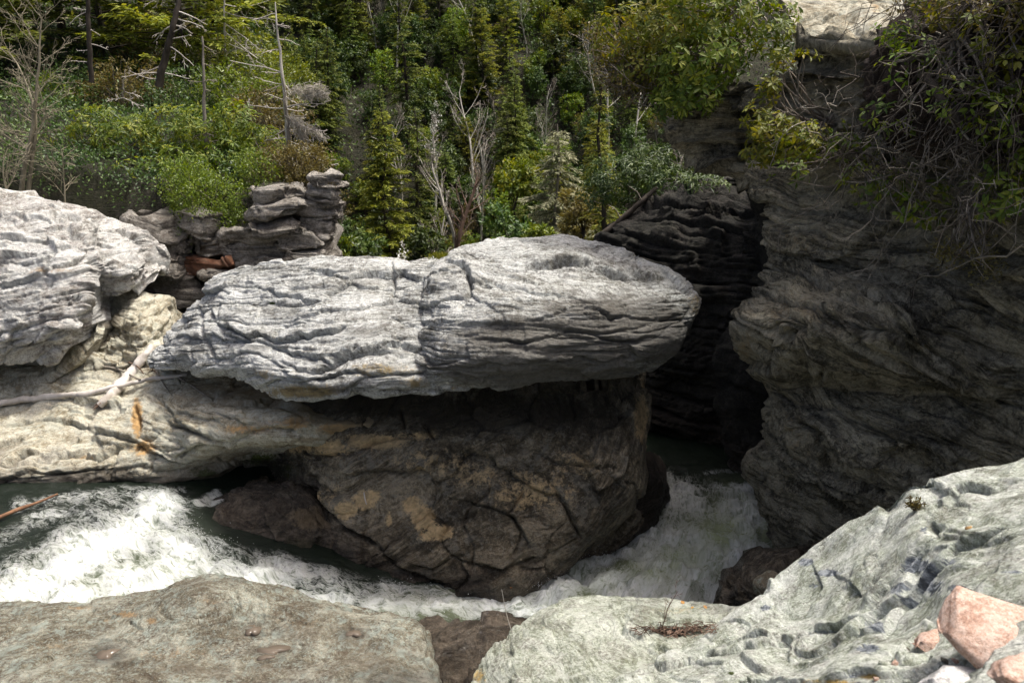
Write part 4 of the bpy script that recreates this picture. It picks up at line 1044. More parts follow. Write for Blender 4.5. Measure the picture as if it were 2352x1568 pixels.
def left_cliff():
    t = thing('layered_cliff', at(560, 700, 17.6), 'stack of thin rock layers ending in an overhanging prow below the green bushes', 'cliff')
    A = [[(250, 440, 18.6), (250, 520, 17.8), (250, 620, 17.5), (250, 760, 17.3)],
         [(400, 450, 18.6), (400, 540, 17.7), (400, 620, 17.45), (400, 780, 17.3)],
         [(520, 440, 18.6), (520, 520, 17.7), (520, 620, 17.45), (520, 780, 17.3)],
         [(640, 430, 18.6), (640, 500, 17.8), (640, 600, 17.5), (640, 780, 17.3)],
         [(715, 412, 18.5), (725, 480, 17.9), (720, 560, 17.7), (715, 780, 17.5)]]
    loft('cliff_core', A, M['cliff'], t, top=((1.0, 0.0), (2.0, -1.5)), bot=((1.5, -0.2),), spacing=0.036, seed=81, caps=(0.3, 0.2), crust_shade=((420, 600, 200, 120, 0.4),),  # left part darkened, shade put into the colour
         prm=dict(fold=.12, layers=((0.3, 0.18, 0.14), (0.11, 0.08, 0.08), (0.05, 0.02, 0.02)), block=.7, groove=.9, facet=(.8, .8, .3, .14, .06)))
    rs = random.Random(12)
    lay = dict(layers=((0.22, 0.07, 0.07), (0.085, 0.04, 0.04), (0.04, 0.012, 0.014)), lump=0.08, lump_s=0.6, block=0.75, facet=(.6, .6, .2, .08, .03))
    # (px0, px1, row, height in px)
    spans = [(575, 700, 448, 26), (300, 420, 520, 40), (420, 520, 515, 44), (580, 700, 478, 34), (590, 690, 512, 30), (520, 640, 540, 34), (330, 440, 565, 36), (440, 540, 560, 46), (540, 660, 575, 44),
             (650, 740, 545, 40), (600, 700, 605, 30), (320, 430, 605, 34), (420, 560, 612, 34), (340, 470, 645, 36), (470, 570, 640, 30), (330, 400, 685, 36), (390, 500, 680, 36), (345, 430, 722, 34),
             (650, 745, 585, 30), (700, 760, 600, 26), (560, 660, 618, 26)]
    for i, (a, b, r, h) in enumerate(spans):
        y = 17.35 - 0.0016 * (r - 440) + rs.uniform(-0.22, 0.15)
        c = at((a + b) / 2, r, y)
        k = y * 1.03 / FPX
        red = 1.0 if (380 < (a + b) / 2 < 530 and 600 < r < 640) else 0.0
        o = block('rock_layer', c, ((b - a) * k * 1.12, rs.uniform(0.8, 1.3), h * k * 1.15), (rs.uniform(-0.12, 0.05), rs.uniform(-0.10, 0.14), rs.uniform(-0.25, 0.25)), M['cliff'], t,
                  spacing=0.036, seed=100 + i, prm=lay, facets=4, expo=rs.uniform(5, 9), stain_all=red * 0.95, crust_shade_all=0.45 if (a + b) / 2 < 540 else 0.12)  # left-hand layers get a darker colour that stands in for their shade
        if red: o['label'] = 'rust red rock layer'
    # the prow
    prow = [(728, 792, 415, 24), (700, 780, 434, 24), (705, 782, 455, 26), (690, 788, 478, 26), (700, 780, 500, 22), (690, 770, 522, 28), (690, 765, 548, 24), (680, 755, 570, 30), (690, 770, 598, 26)]
    for i, (a, b, r, h) in enumerate(prow):
        y = 17.5 + rs.uniform(-0.12, 0.12)
        k = y * 1.03 / FPX
        block('rock_layer', at((a + b) / 2, r, y), ((b - a) * k * 1.05, rs.uniform(0.8, 1.1), h * k * 1.2), (rs.uniform(-0.1, 0.05), rs.uniform(-0.12, 0.06), rs.uniform(-0.2, 0.2)), M['cliff'], t,
              spacing=0.036, seed=140 + i, prm=lay, facets=3, expo=rs.uniform(4.5, 8), crust_shade_all=0.1)

left_cliff()

# ------------------------------------------------------------------ foreground rocks
def foreground():
    t = thing('near_ledge', at(500, 1568, 5.4), 'broad mottled tan and grey rock ledge with rain puddles, nearest the bottom left', 'rock')
    A = [[(-220, 1400, 6.6), (-220, 1440, 6.2), (-220, 1568, 5.2), (-220, 1800, 4.2)],
         [(-20, 1382, 6.6), (-20, 1410, 6.35), (-20, 1480, 5.8), (-20, 1568, 5.2), (-20, 1800, 4.2)],
         [(120, 1380, 6.55), (120, 1410, 6.3), (120, 1480, 5.8), (120, 1568, 5.2), (120, 1800, 4.2)],
         [(270, 1372, 6.6), (270, 1405, 6.3), (270, 1480, 5.8), (270, 1568, 5.2), (270, 1800, 4.2)],
         [(370, 1350, 6.65), (365, 1385, 6.25), (360, 1480, 5.75), (350, 1568, 5.2), (350, 1800, 4.2)],
         [(430, 1322, 6.75), (430, 1365, 6.25), (430, 1480, 5.75), (430, 1568, 5.2), (430, 1800, 4.2)],
         [(490, 1312, 6.8), (490, 1365, 6.25), (490, 1480, 5.75), (490, 1568, 5.2), (490, 1800, 4.2)],
         [(560, 1322, 6.75), (560, 1370, 6.25), (560, 1480, 5.75), (560, 1568, 5.2), (560, 1800, 4.2)],
         [(660, 1350, 6.65), (660, 1390, 6.2), (655, 1480, 5.75), (650, 1568, 5.2), (650, 1800, 4.2)],
         [(750, 1375, 6.5), (750, 1410, 6.15), (745, 1480, 5.75), (740, 1568, 5.2), (740, 1800, 4.2)],
         [(850, 1390, 6.45), (850, 1425, 6.1), (845, 1490, 5.7), (840, 1568, 5.2), (840, 1800, 4.2)],
         [(920, 1410, 6.3), (925, 1440, 6.0), (930, 1500, 5.65), (930, 1568, 5.2), (930, 1800, 4.2)],
         [(962, 1428, 6.2), (972, 1455, 5.95), (982, 1505, 5.65), (990, 1568, 5.25), (990, 1800, 4.2)],
         [(985, 1450, 6.2), (996, 1480, 6.0), (1005, 1530, 5.65), (1010, 1590, 5.3), (1010, 1820, 4.3)]]
    cr = [([(215, 1470), (270, 1475), (310, 1470)], 3, 0.03, 0.02), ([(225, 1455), (240, 1420), (300, 1400), (360, 1385)], 3, 0.02, 0.02), ([(540, 1360), (555, 1400), (520, 1430)], 3, 0.03, 0.02),
          ([(0, 1455), (50, 1430), (120, 1400)], 3, 0.02, 0.01), ([(700, 1385), (800, 1400), (900, 1410)], 3, 0.025, 0.02), ([(730, 1568), (745, 1510)], 3, 0.02, 0.0),
          ([(560, 1400), (640, 1420), (760, 1440), (900, 1450)], 3, 0.015, 0.012), ([(400, 1395), (500, 1400), (545, 1390)], 3, 0.02, 0.015)]
    loft('ledge_top', A, M['fore'], t, top=((0.25, -0.5), (0.5, -2.6)), bot=((0.1, -1.2), (0.8, -2.6)), spacing=0.0145, seed=201, caps=(0.2, 0.08), cracks=cr,
         prm=dict(nrm=(0.05, -0.1, 1.0), fold=0.10, fold_f=1.1, lump=0.035, lump_s=0.6, layers=((0.10, 0.012, 0.010), (0.045, 0.008, 0.009), (0.02, 0.003, 0.004)), rough=0.007, groove=0.3, facet=(0.6, 0.6, 0.16, 0.024, 0.010)),
         stain_tint=((420, 1500, 260, 40, 0.42), (700, 1430, 160, 24, 0.4), (130, 1480, 120, 40, 0.4), (290, 1410, 50, 14, 0.6), (190, 1395, 60, 9, 0.55), (250, 1425, 40, 10, .5), (350, 1425, 25, 12, 0.6), (480, 1380, 60, 12, 0.5), (20, 1440, 50, 20, 0.4)),
         crust_shade=((700, 1440, 260, 50, 0.55), (450, 1535, 260, 40, 0.55), (850, 1500, 140, 70, 0.6), (450, 1340, 60, 14, 0.6), (650, 1540, 200, 40, .5)),
         pits=((245, 1500, 40, 24, .022), (622, 1495, 48, 11, .018), (580, 1447, 20, 14, .02), (812, 1455, 26, 9, .018), (610, 1512, 22, 6, .012)),
         wet=lambda P: np.maximum(blobs(P, ((930, 1560, 130, 26, 0.8), (700, 1568, 100, 10, 0.6), (245, 1500, 46, 30, .9), (622, 1495, 54, 15, .8), (580, 1447, 24, 18, .8), (812, 1455, 32, 12, .8))), 0))
    # puddles lying in hollows
    mw, nt, out = new_mat('puddle_water')
    q = NT(nt)
    bs = q.n('ShaderNodeBsdfPrincipled')
    bs.inputs['Base Color'].default_value = (0.13, 0.105, 0.08, 1); bs.inputs['Roughness'].default_value = 0.12; bs.inputs['IOR'].default_value = 1.33
    q.l(bs.outputs[0], out.inputs[0])
    spots = [(245, 1500, 5.62, 0.095, 0.065, 'rain puddle with ochre floor in the near ledge, largest and furthest left'), (622, 1495, 5.66, 0.13, 0.04, 'long shallow brown puddle low on the near ledge'),
             (580, 1447, 5.95, 0.055, 0.05, 'round brown puddle above the long puddle on the near ledge'), (812, 1455, 5.9, 0.07, 0.03, 'thin grey puddle nearest the dark wet rock'),
             (610, 1510, 5.56, 0.06, 0.02, 'small sliver of puddle just below the long brown puddle')]
    dg = bpy.context.evaluated_depsgraph_get()
    dg.update()
    top = t.children[0]
    for (px, py, y, a, b, lab) in spots:
        o_ = Vector((0, 0, CAMZ)); d_ = Vector(unit(at(px, py, y) - np.array([0, 0, CAMZ])))
        hit, loc, nrm, fi = top.ray_cast(o_ - Vector(t.location), d_)
        c = np.array(loc) + np.array(t.location) if hit else at(px, py, y)
        th = np.linspace(0, 2 * pi, 40, endpoint=False)
        rr = 1 + 0.28 * np.sin(2 * th + px) + 0.16 * np.sin(3 * th + py) + 0.08 * np.sin(5 * th)
        zt = c[2] + 0.012
        V = [[c[0], c[1], zt]] + [[c[0] + a * r * cos(k), c[1] + b * 1.6 * r * sin(k), zt] for k, r in zip(th, rr)]
        V += [[c[0] + a * r * cos(k) * 0.9, c[1] + b * 1.45 * r * sin(k), zt - 0.03] for k, r in zip(th, rr)]
        F = [[0, 1 + i, 1 + (i + 1) % 40] for i in range(40)]
        F4 = [[1 + i, 41 + i, 41 + (i + 1) % 40, 1 + (i + 1) % 40] for i in range(40)]
        o = mesh_obj('puddle', V, [np.array(F), np.array(F4)], mw, origin=(c[0], c[1], zt - 0.04), smooth=False)
        tag(o, lab, 'puddle')

    t = thing('wet_rock', at(1080, 1568, 5.7), 'black wet rock in the gap between the two pale foreground ledges', 'rock')
    A = [[(930, 1430, 6.9), (930, 1480, 6.4), (930, 1568, 5.9), (930, 1750, 5.4)],
         [(1000, 1426, 6.9), (1000, 1470, 6.35), (1000, 1568, 5.85), (1000, 1750, 5.4)],
         [(1080, 1422, 6.9), (1080, 1468, 6.35), (1080, 1500, 6.2), (1080, 1568, 5.8), (1080, 1750, 5.4)],
         [(1160, 1420, 6.9), (1160, 1465, 6.35), (1150, 1568, 5.8), (1150, 1750, 5.4)],
         [(1260, 1430, 6.8), (1260, 1480, 6.4), (1260, 1568, 5.8), (1260, 1750, 5.4)]]
    loft('rock_face', A, M['brown'], t, top=((0.25, -0.4), (0.4, -2.0)), bot=((0.3, -1.0),), spacing=0.014, seed=211, cracks=[([(965, 1470), (1060, 1465), (1150, 1470)], 5, 0.05, 0.03)],
         prm=dict(lump=0.06, fold=0.1, layers=((0.14, 0.035, 0.035), (0.05, 0.012, 0.013)), rough=0.009, facet=(.5, .5, .2, .06, .03)), wet=lambda P: np.ones(len(P)))

    t = thing('right_ledge', at(1400, 1568, 4.9), 'smooth pale green banded ledge with twig litter, bottom centre right', 'rock')
    A = [[(1085, 1545, 5.3), (1090, 1568, 5.15), (1090, 1640, 4.8), (1090, 1800, 4.4)],
         [(1120, 1500, 5.5), (1125, 1540, 5.2), (1130, 1600, 4.9), (1130, 1800, 4.3)],
         [(1170, 1450, 5.75), (1180, 1490, 5.35), (1190, 1568, 4.9), (1190, 1800, 4.1)],
         [(1220, 1415, 5.95), (1240, 1455, 5.5), (1250, 1568, 4.85), (1250, 1800, 4.0)],
         [(1280, 1388, 6.1), (1300, 1430, 5.6), (1310, 1500, 5.15), (1320, 1568, 4.8), (1320, 1800, 3.9)],
         [(1370, 1370, 6.2), (1380, 1415, 5.65), (1390, 1490, 5.15), (1400, 1568, 4.75), (1400, 1800, 3.9)],
         [(1450, 1366, 6.2), (1460, 1410, 5.65), (1470, 1460, 5.3), (1480, 1500, 5.1), (1490, 1568, 4.7), (1490, 1800, 3.9)],
         [(1560, 1375, 6.1), (1560, 1410, 5.7), (1560, 1455, 5.35), (1560, 1500, 5.05), (1560, 1568, 4.7), (1560, 1800, 3.9)],
         [(1650, 1388, 6.0), (1650, 1415, 5.7), (1650, 1460, 5.3), (1650, 1568, 4.6), (1650, 1800, 3.9)],
         [(1730, 1396, 5.9), (1740, 1420, 5.6), (1750, 1480, 5.2), (1750, 1568, 4.5), (1750, 1800, 3.9)]]
    cr = [([(1490, 1400), (1560, 1432), (1640, 1430), (1700, 1405)], 4, 0.05, 0.04), ([(1490, 1440), (1560, 1455), (1640, 1450)], 6, 0.06, 0.05), ([(1240, 1440), (1300, 1410), (1370, 1390)], 3, 0.025, 0.015),
          ([(1500, 1490), (1560, 1500), (1620, 1485)], 4, 0.03, 0.03), ([(1430, 1380), (1520, 1405), (1600, 1410)], 3, 0.015, 0.01)]
    loft('ledge_top', A, M['ledge'], t, top=((0.2, -0.3), (0.4, -2.2)), bot=((0.3, -1.0),), spacing=0.0125, seed=221, cracks=cr, caps=(0.06, 0.1),
         prm=dict(nrm=(0.25, 0.35, 1.0), fold=0.12, fold_f=1.0, lump=0.03, lump_s=0.6, layers=((0.10, 0.012, 0.010), (0.04, 0.008, 0.009), (0.018, 0.003, 0.004)), rough=0.006, groove=0.3, facet=(0.6, 0.6, 0.25, 0.026, 0.010)),
         stain_tint=((1100, 1550, 26, 36, 0.6), (1560, 1400, 90, 14, 0.45), (1250, 1440, 40, 12, 0.3)), crust_shade=((1560, 1450, 70, 14, 0.6), (1530, 1500, 60, 14, 0.5)), moss=((1440, 1558, 40, 8, 0.45), (1110, 1565, 10, 10, 0.4)))

    t = thing('near_slope', at(2000, 1568, 3.4), 'sloping white green schist outcrop with blue grey crystals, filling the lower right corner', 'rock')
    A = [[(1395, 1560, 4.55), (1400, 1590, 4.35), (1400, 1680, 4.0), (1400, 1900, 3.4)],
         [(1500, 1525, 4.7), (1510, 1560, 4.4), (1520, 1640, 3.9), (1520, 1900, 3.1)],
         [(1580, 1490, 4.85), (1600, 1530, 4.45), (1620, 1600, 3.9), (1620, 1900, 2.9)],
         [(1640, 1440, 5.05), (1670, 1490, 4.55), (1700, 1568, 3.9), (1720, 1900, 2.6)],
         [(1700, 1400, 5.2), (1730, 1450, 4.7), (1770, 1520, 4.1), (1800, 1600, 3.4), (1820, 1900, 2.3)],
         [(1755, 1365, 5.25), (1790, 1420, 4.75), (1830, 1500, 4.1), (1870, 1590, 3.3), (1900, 1900, 2.1)],
         [(1800, 1330, 5.3), (1840, 1390, 4.75), (1890, 1470, 4.1), (1940, 1570, 3.2), (1980, 1900, 1.9)],
         [(1850, 1275, 5.35), (1890, 1340, 4.75), (1950, 1440, 4.05), (2010, 1550, 3.1), (2080, 1900, 1.7)],
         [(1920, 1220, 5.3), (1960, 1300, 4.65), (2030, 1410, 3.95), (2100, 1540, 3.0), (2180, 1900, 1.5)],
         [(2000, 1165, 5.2), (2040, 1250, 4.55), (2110, 1370, 3.8), (2190, 1520, 2.9), (2280, 1900, 1.4)],
         [(2080, 1108, 5.1), (2120, 1200, 4.4), (2190, 1330, 3.65), (2280, 1500, 2.75), (2400, 1900, 1.3)],
         [(2160, 1090, 4.95), (2200, 1170, 4.3), (2280, 1300, 3.55), (2380, 1480, 2.6), (2520, 1900, 1.2)],
         [(2260, 1070, 4.8), (2300, 1150, 4.1), (2370, 1280, 3.4), (2480, 1460, 2.5), (2660, 1900, 1.15)],
         [(2360, 1050, 4.65), (2400, 1130, 3.95), (2480, 1270, 3.2), (2600, 1450, 2.4), (2800, 1900, 1.1)],
         [(2540, 1020, 4.4), (2580, 1100, 3.8), (2660, 1250, 3.0), (2780, 1450, 2.2), (3000, 1900, 1.0)]]
    cr = [([(1600, 1510), (1700, 1490), (1800, 1470), (1900, 1445), (1990, 1420)], 6, 0.05, 0.05), ([(2130, 1190), (2150, 1230), (2190, 1215)], 8, 0.10, 0.03), ([(2150, 1160), (2200, 1120), (2280, 1110), (2350, 1090)], 6, 0.05, 0.05),
          ([(1990, 1420), (2060, 1340), (2110, 1280), (2150, 1230)], 7, 0.06, 0.05), ([(1900, 1300), (1950, 1340), (1990, 1380)], 5, 0.03, 0.02), ([(1860, 1290), (1880, 1340), (1850, 1400)], 5, 0.03, 0.02),
          ([(1930, 1480), (2000, 1440), (2080, 1380), (2140, 1320), (2200, 1260), (2330, 1210)], 8, 0.07, 0.05), ([(1820, 1520), (1900, 1510), (1960, 1490)], 5, 0.04, 0.03), ([(1980, 1280), (2000, 1330)], 5, 0.04, 0.0), ([(2010, 1270), (2030, 1320)], 5, 0.04, 0.0)]
    loft('slope_face', A, M['green'], t, top=((0.2, -0.3), (0.5, -1.4), (0.6, -3.0)), bot=((-0.3, -0.4), (0.6, -2.5)), spacing=0.0125, seed=231, cracks=cr, caps=(0.05, 0.2),
         prm=dict(nrm=(-0.75, 0.2, 0.6), fold=0.10, fold_f=0.9, lump=0.05, lump_s=0.9, layers=((0.22, 0.034, 0.006), (0.075, 0.013, 0.007), (0.024, 0.004, 0.004)), rough=0.005, groove=0.4, block=0.7, facet=(0.8, 0.8, 0.26, 0.036, 0.005)),
         pits=((2140, 1205, 22, 16, .07),),
         vein=((1850, 1290, 30, 10, .8), (1905, 1315, 34, 8, .8), (1870, 1345, 22, 10, .7), (2105, 1300, 44, 18, .9), (2140, 1340, 30, 30, .9), (2060, 1350, 34, 14, .8), (2180, 1290, 26, 12, .7), (2015, 1436, 40, 12, .8), (1995, 1490, 24, 18, .8), (2090, 1385, 24, 14, .8), (1760, 1395, 14, 8, .8), (2200, 1350, 30, 12, .8), (2330, 1310, 40, 10, .6), (2120, 1215, 18, 12, .7), (2160, 1150, 40, 8, .6), (1960, 1560, 24, 16, .8)),
         stain_tint=((1900, 1566, 90, 10, 0.8), (2000, 1552, 40, 10, 0.7)), crust_shade=((1650, 1500, 60, 18, 0.45), (1820, 1440, 60, 30, 0.35), (2060, 1240, 50, 40, 0.35), (2250, 1220, 60, 20, 0.4), (2150, 1215, 24, 20, 0.5)),
         moss=((1680, 1545, 9, 6, 0.9),))
    slope = t.children[0]

    def on_slope(px, py, obj=slope, par=t):
        d_ = Vector(unit(at(px, py, 4) - np.array([0, 0, CAMZ])))
        ok, loc, nrm, fi = obj.ray_cast(Vector((0, 0, CAMZ)) - Vector(par.location), d_)
        return (np.array(loc) + np.array(par.location), np.array(nrm)) if ok else (at(px, py, 4), np.array([0, 0, 1.0]))
    # loose stones
    def stone(px, py, size, rot, mat, lab, sink=0.56, expo=3.2, lump=0.03, **kw):
        c, nrm = on_slope(px, py)
        c = c + np.array([0, 0, size[2] * (0.5 - sink)])
        o = block('loose_stone', c, size, rot, mat, None, spacing=0.009, seed=int(px), expo=expo + 2.5, facets=9, prm=dict(layers=((0.09, 0.008, 0.006), (0.03, 0.003, 0.004)), lump=lump * .6, lump_s=0.25, fold=0.05, rough=0.004), **kw)
        tag(o, lab, 'stone')
        return o
    stone(2305, 1455, (0.60, 0.44, 0.20), (0.16, -0.10, -0.45), M['pink'], 'large pink angular stone lying on the pale outcrop, lower right corner', expo=4.5)
    stone(2135, 1475, (0.20, 0.16, 0.10), (0.1, 0.15, 0.5), M['pink'], 'smaller pinkish brown stone wedged left of the large pink stone', expo=3.6)
    stone(2090, 1520, (0.21, 0.17, 0.09), (0.15, 0.1, -0.3), M['green'], 'broken whitish stone in front of the smaller pinkish stone', expo=3.6, lump=0.03)
    stone(2200, 1566, (0.30, 0.22, 0.16), (0.0, 0.0, 0.2), M['white'], 'blurred bright white stone nearest the camera at the bottom edge', expo=2.6, lump=0.02)
    stone(2345, 1545, (0.20, 0.16, 0.08), (0.0, 0.1, 0.2), M['pink'], 'flat pink stone under the large pink stone at the corner', expo=3.0)
    stone(2228, 1212, (0.045, 0.03, 0.025), (0, 0, 0.3), M['cream'], 'tiny tan pebble resting high on the pale outcrop', expo=2.5, lump=0.005, stain_all=0.8)
    rp = random.Random(8)
    for k in range(14):
        px, py = rp.choice(((2110, 1505), (2180, 1540), (2060, 1545), (2240, 1530))); px += rp.uniform(-60, 60); py += rp.uniform(-25, 25)
        c, nrm = on_slope(px, py); q = rp.uniform(.014, .034)
        o = block('stone_chip', c + np.array([0, 0, q * .12]), (q * 1.5, q * 1.1, q * .7), (rp.uniform(-.4, .4), rp.uniform(-.4, .4), rp.uniform(0, 3)), M[rp.choice(('pink', 'fore', 'green'))], None, spacing=0.006, seed=500 + k, expo=5, facets=6, prm=dict(layers=((0.03, 0.001, 0.001),), lump=.004, lump_s=.03, fold=.01, rough=.001))
        tag(o, 'tiny chip of stone lying around the pink stones on the pale outcrop', 'stone', 'stone chips around the pink stones')
    # small plant on the outcrop
    return t, on_slope

NEAR, ON_SLOPE = foreground()

# wet boulders at the foot of the outcrop
def foot_boulders():
    w = lambda P: np.ones(len(P)) * 0.75
    A = [[(1660, 1345, 8.2), (1655, 1375, 8.1), (1665, 1420, 8.1)], [(1700, 1300, 8.3), (1695, 1345, 7.9), (1700, 1430, 7.8)], [(1760, 1278, 8.3), (1760, 1330, 7.8), (1760, 1440, 7.6)], [(1830, 1270, 8.2), (1830, 1330, 7.6), (1830, 1440, 7.4)], [(1900, 1270, 8.0), (1900, 1330, 7.4), (1900, 1440, 7.2)]]
    t = loft('wet_boulder', A, M['brown'], None, top=((0.4, -0.1), (0.8, -1.0)), bot=((0.5, -1.0),), spacing=0.02, seed=411, caps=(0.08, 0.1), prm=dict(lump=0.07, layers=((0.3, 0.04, 0.03), (0.1, 0.02, 0.022)), rough=.012, facet=(.7, .7, .4, .10, .04)), wet=w)
    tag(t, 'rounded black wet boulder where the channel meets the pale outcrop', 'boulder')
    c = at(1765, 1345, 6.6)
    o = block('round_stone', c, (0.30, 0.26, 0.24), (0.2, -0.5, 0.2), M['fore'], None, spacing=0.014, seed=421, expo=2.5, prm=dict(lump=0.03, layers=((0.1, 0.005, 0.004), (0.03, 0.002, 0.002))), crust_shade_all=0.35)
    tag(o, 'rounded grey stone between the black wet boulder and the pale outcrop', 'stone')

foot_boulders()
#VEGETATION
# ------------------------------------------------------------------ plant building
class Tubes:
    def __init__(s): s.V, s.F, s.n = [], [], 0
    def add(s, path, rad, sides=5, rough=0.0):
        path = np.asarray(path, float); k = len(path)
        rad = np.broadcast_to(np.asarray(rad, float), (k,))
        T = unit(np.gradient(path, axis=0))
        ref = np.array([0.31, 0.17, 0.93]) if abs(T[0][2]) < 0.8 else np.array([0.95, 0.2, 0.1])
        A = unit(np.cross(T, ref)); B = np.cross(T, A)
        th = np.linspace(0, 2 * pi, sides, endpoint=False)
        ring = path[:, None] + rad[:, None, None] * (np.cos(th)[None, :, None] * A[:, None] + np.sin(th)[None, :, None] * B[:, None])
        if rough:
            ring = ring + (ring - path[:, None]) * (rough * (fbm(ring.reshape(-1, 3) * 9, 3, 7) + 0.8 * perlin(ring.reshape(-1, 3) * 3.1, 9))).reshape(k, sides, 1)
        idx = np.arange(k * sides).reshape(k, sides) + s.n
        a, b = idx[:-1], idx[1:]
        s.F.append(np.stack([a, np.roll(a, -1, 1), np.roll(b, -1, 1), b], -1).reshape(-1, 4))
        s.V.append(ring.reshape(-1, 3)); s.n += k * sides
    def mesh(s, name, mat): return mesh_data(name, np.concatenate(s.V), [np.concatenate(s.F)], mat)

def leaf_arrays(P, D, Nn, L, Wd, fold=0.15, lv=None, close=False, droop=0.0):
    P, D, Nn = np.asarray(P, float), unit(D), np.asarray(Nn, float)
    n = len(P)
    S = unit(np.cross(D, Nn)); Nn = np.cross(S, D)
    L = np.broadcast_to(L, (n,))[:, None]; Wd = np.broadcast_to(Wd, (n,))[:, None]
    if not close:
        V = np.stack([P, P + D * L * 0.5 + S * Wd * 0.5 + Nn * fold * Wd, P + D * L - Nn * droop * L, P + D * L * 0.5 - S * Wd * 0.5 + Nn * fold * Wd], 1)
        F = np.arange(n * 4).reshape(n, 4)
        F = np.concatenate([F[:, [0, 1, 2]], F[:, [0, 2, 3]]])
        k = 4
        faces = [F]
    else:
        dr = lambda q: -Nn * droop * L * q * q
        V = np.stack([P, P + D * L * .3 + S * Wd * .38 + Nn * fold * Wd + dr(.3), P + D * L * .68 + S * Wd * .5 + Nn * fold * Wd + dr(.68), P + D * L + dr(1.0),
                      P + D * L * .68 - S * Wd * .5 + Nn * fold * Wd + dr(.68), P + D * L * .3 - S * Wd * .38 + Nn * fold * Wd + dr(.3), P + D * L * .3 + dr(.3), P + D * L * .68 + dr(.68)], 1)
        b = np.arange(n)[:, None] * 8
        faces = [np.concatenate([b + np.array([[0, 1, 6]]), b + np.array([[0, 6, 5]]), b + np.array([[7, 2, 3]]), b + np.array([[7, 3, 4]])]),
                 np.concatenate([b + np.array([[1, 2, 7, 6]]), b + np.array([[6, 7, 4, 5]])])]
        k = 8
    lv = np.random.RandomState(n).uniform(0, 1, n) if lv is None else lv
    return V.reshape(-1, 3), faces, np.repeat(lv, k)

def leaf_mesh(name, arr, mat):
    V, faces, lv = arr
    return mesh_data(name, V, faces, mat, dict(lv=lv), smooth=False)

def rdir(rs, n): return unit(rs.normal(size=(n, 3)))

def grow(rs, p, d, L, r, lev, out, P):
    """recursive limbs: out gets (path, radii, level)"""
    n = P['seg'][min(lev, len(P['seg']) - 1)]
    path = [np.array(p, float)]
    d = unit(d)
    for i in range(n):
        d = unit(d + rs.normal(size=3) * P['wander'] + np.array([0, 0, P['up'][min(lev, len(P['up']) - 1)]]) / n)
        path.append(path[-1] + d * L / n)
    path = np.array(path)
    rad = np.linspace(r, max(r * P['taper'], P['minr']), n + 1)
    out.append((path, rad, lev))
    if lev >= P['levels']: return
    nc = P['kids'][min(lev, len(P['kids']) - 1)]
    st = P['start'][min(lev, len(P['start']) - 1)]
    for c in range(nc):
        t = st + (1 - st) * (c + rs.uniform(0, 1)) / nc
        i = min(int(t * n), n - 1); f = t * n - i
        q = path[i] * (1 - f) + path[i + 1] * f
        ax = unit(path[i + 1] - path[i])
        side = unit(np.cross(ax, rs.normal(size=3)))
        ang = radians(P['ang']) * rs.uniform(0.7, 1.25)
        cd = ax * cos(ang) + side * sin(ang)
        cr = (rad[i] * (1 - f) + rad[i + 1] * f) * P['ratio'] * rs.uniform(0.7, 1)
        cl = L * P['lratio'] * rs.uniform(0.6, 1.15) * (1.15 - 0.55 * t)
        grow(rs, q, cd, cl, max(cr, P['minr']), lev + 1, out, P)

BARE = dict(seg=[10, 6, 5, 4], wander=0.10, up=[0.1, 0.5, 0.3, 0.15], taper=0.35, minr=0.011, levels=3, kids=[11, 6, 5], start=[0.35, 0.25, 0.2], ang=42, ratio=0.55, lratio=0.42)

def bare_meshes(seed, h, r, lean=(0, 0), P=None, mats=('bark_pale', 'twig'), blossom=0, twig_from=2, trunk_path=None):
    rs = np.random.RandomState(seed)
    q = dict(BARE); q.update(P or {})
    out = []
    grow(rs, (0, 0, 0), (lean[0], lean[1], 1), h, r, 0, out, q)
    tr, tw = Tubes(), Tubes()
    for path, rad, lev in out:
        if lev < twig_from: tr.add(path, rad, 6 if lev == 0 else 4)
        else: tw.add(path, rad, 3)
    res = [('trunk', tr.mesh('trunk', M[mats[0]])), ('crown', tw.mesh('crown', M[mats[1]]))]
    if blossom:
        tips = np.array([p[0][-1] for p in out if p[2] == q['levels']])
        tips = tips[rs.permutation(len(tips))[:blossom]]
        tips = np.repeat(tips, 5, 0) + rs.normal(size=(len(tips) * 5, 3)) * 0.07
        n = len(tips)
        res.append(('blossom', leaf_mesh('blossom', leaf_arrays(tips, rdir(rs, n), rdir(rs, n), 0.09, 0.08), M['blossom'])))
    return res

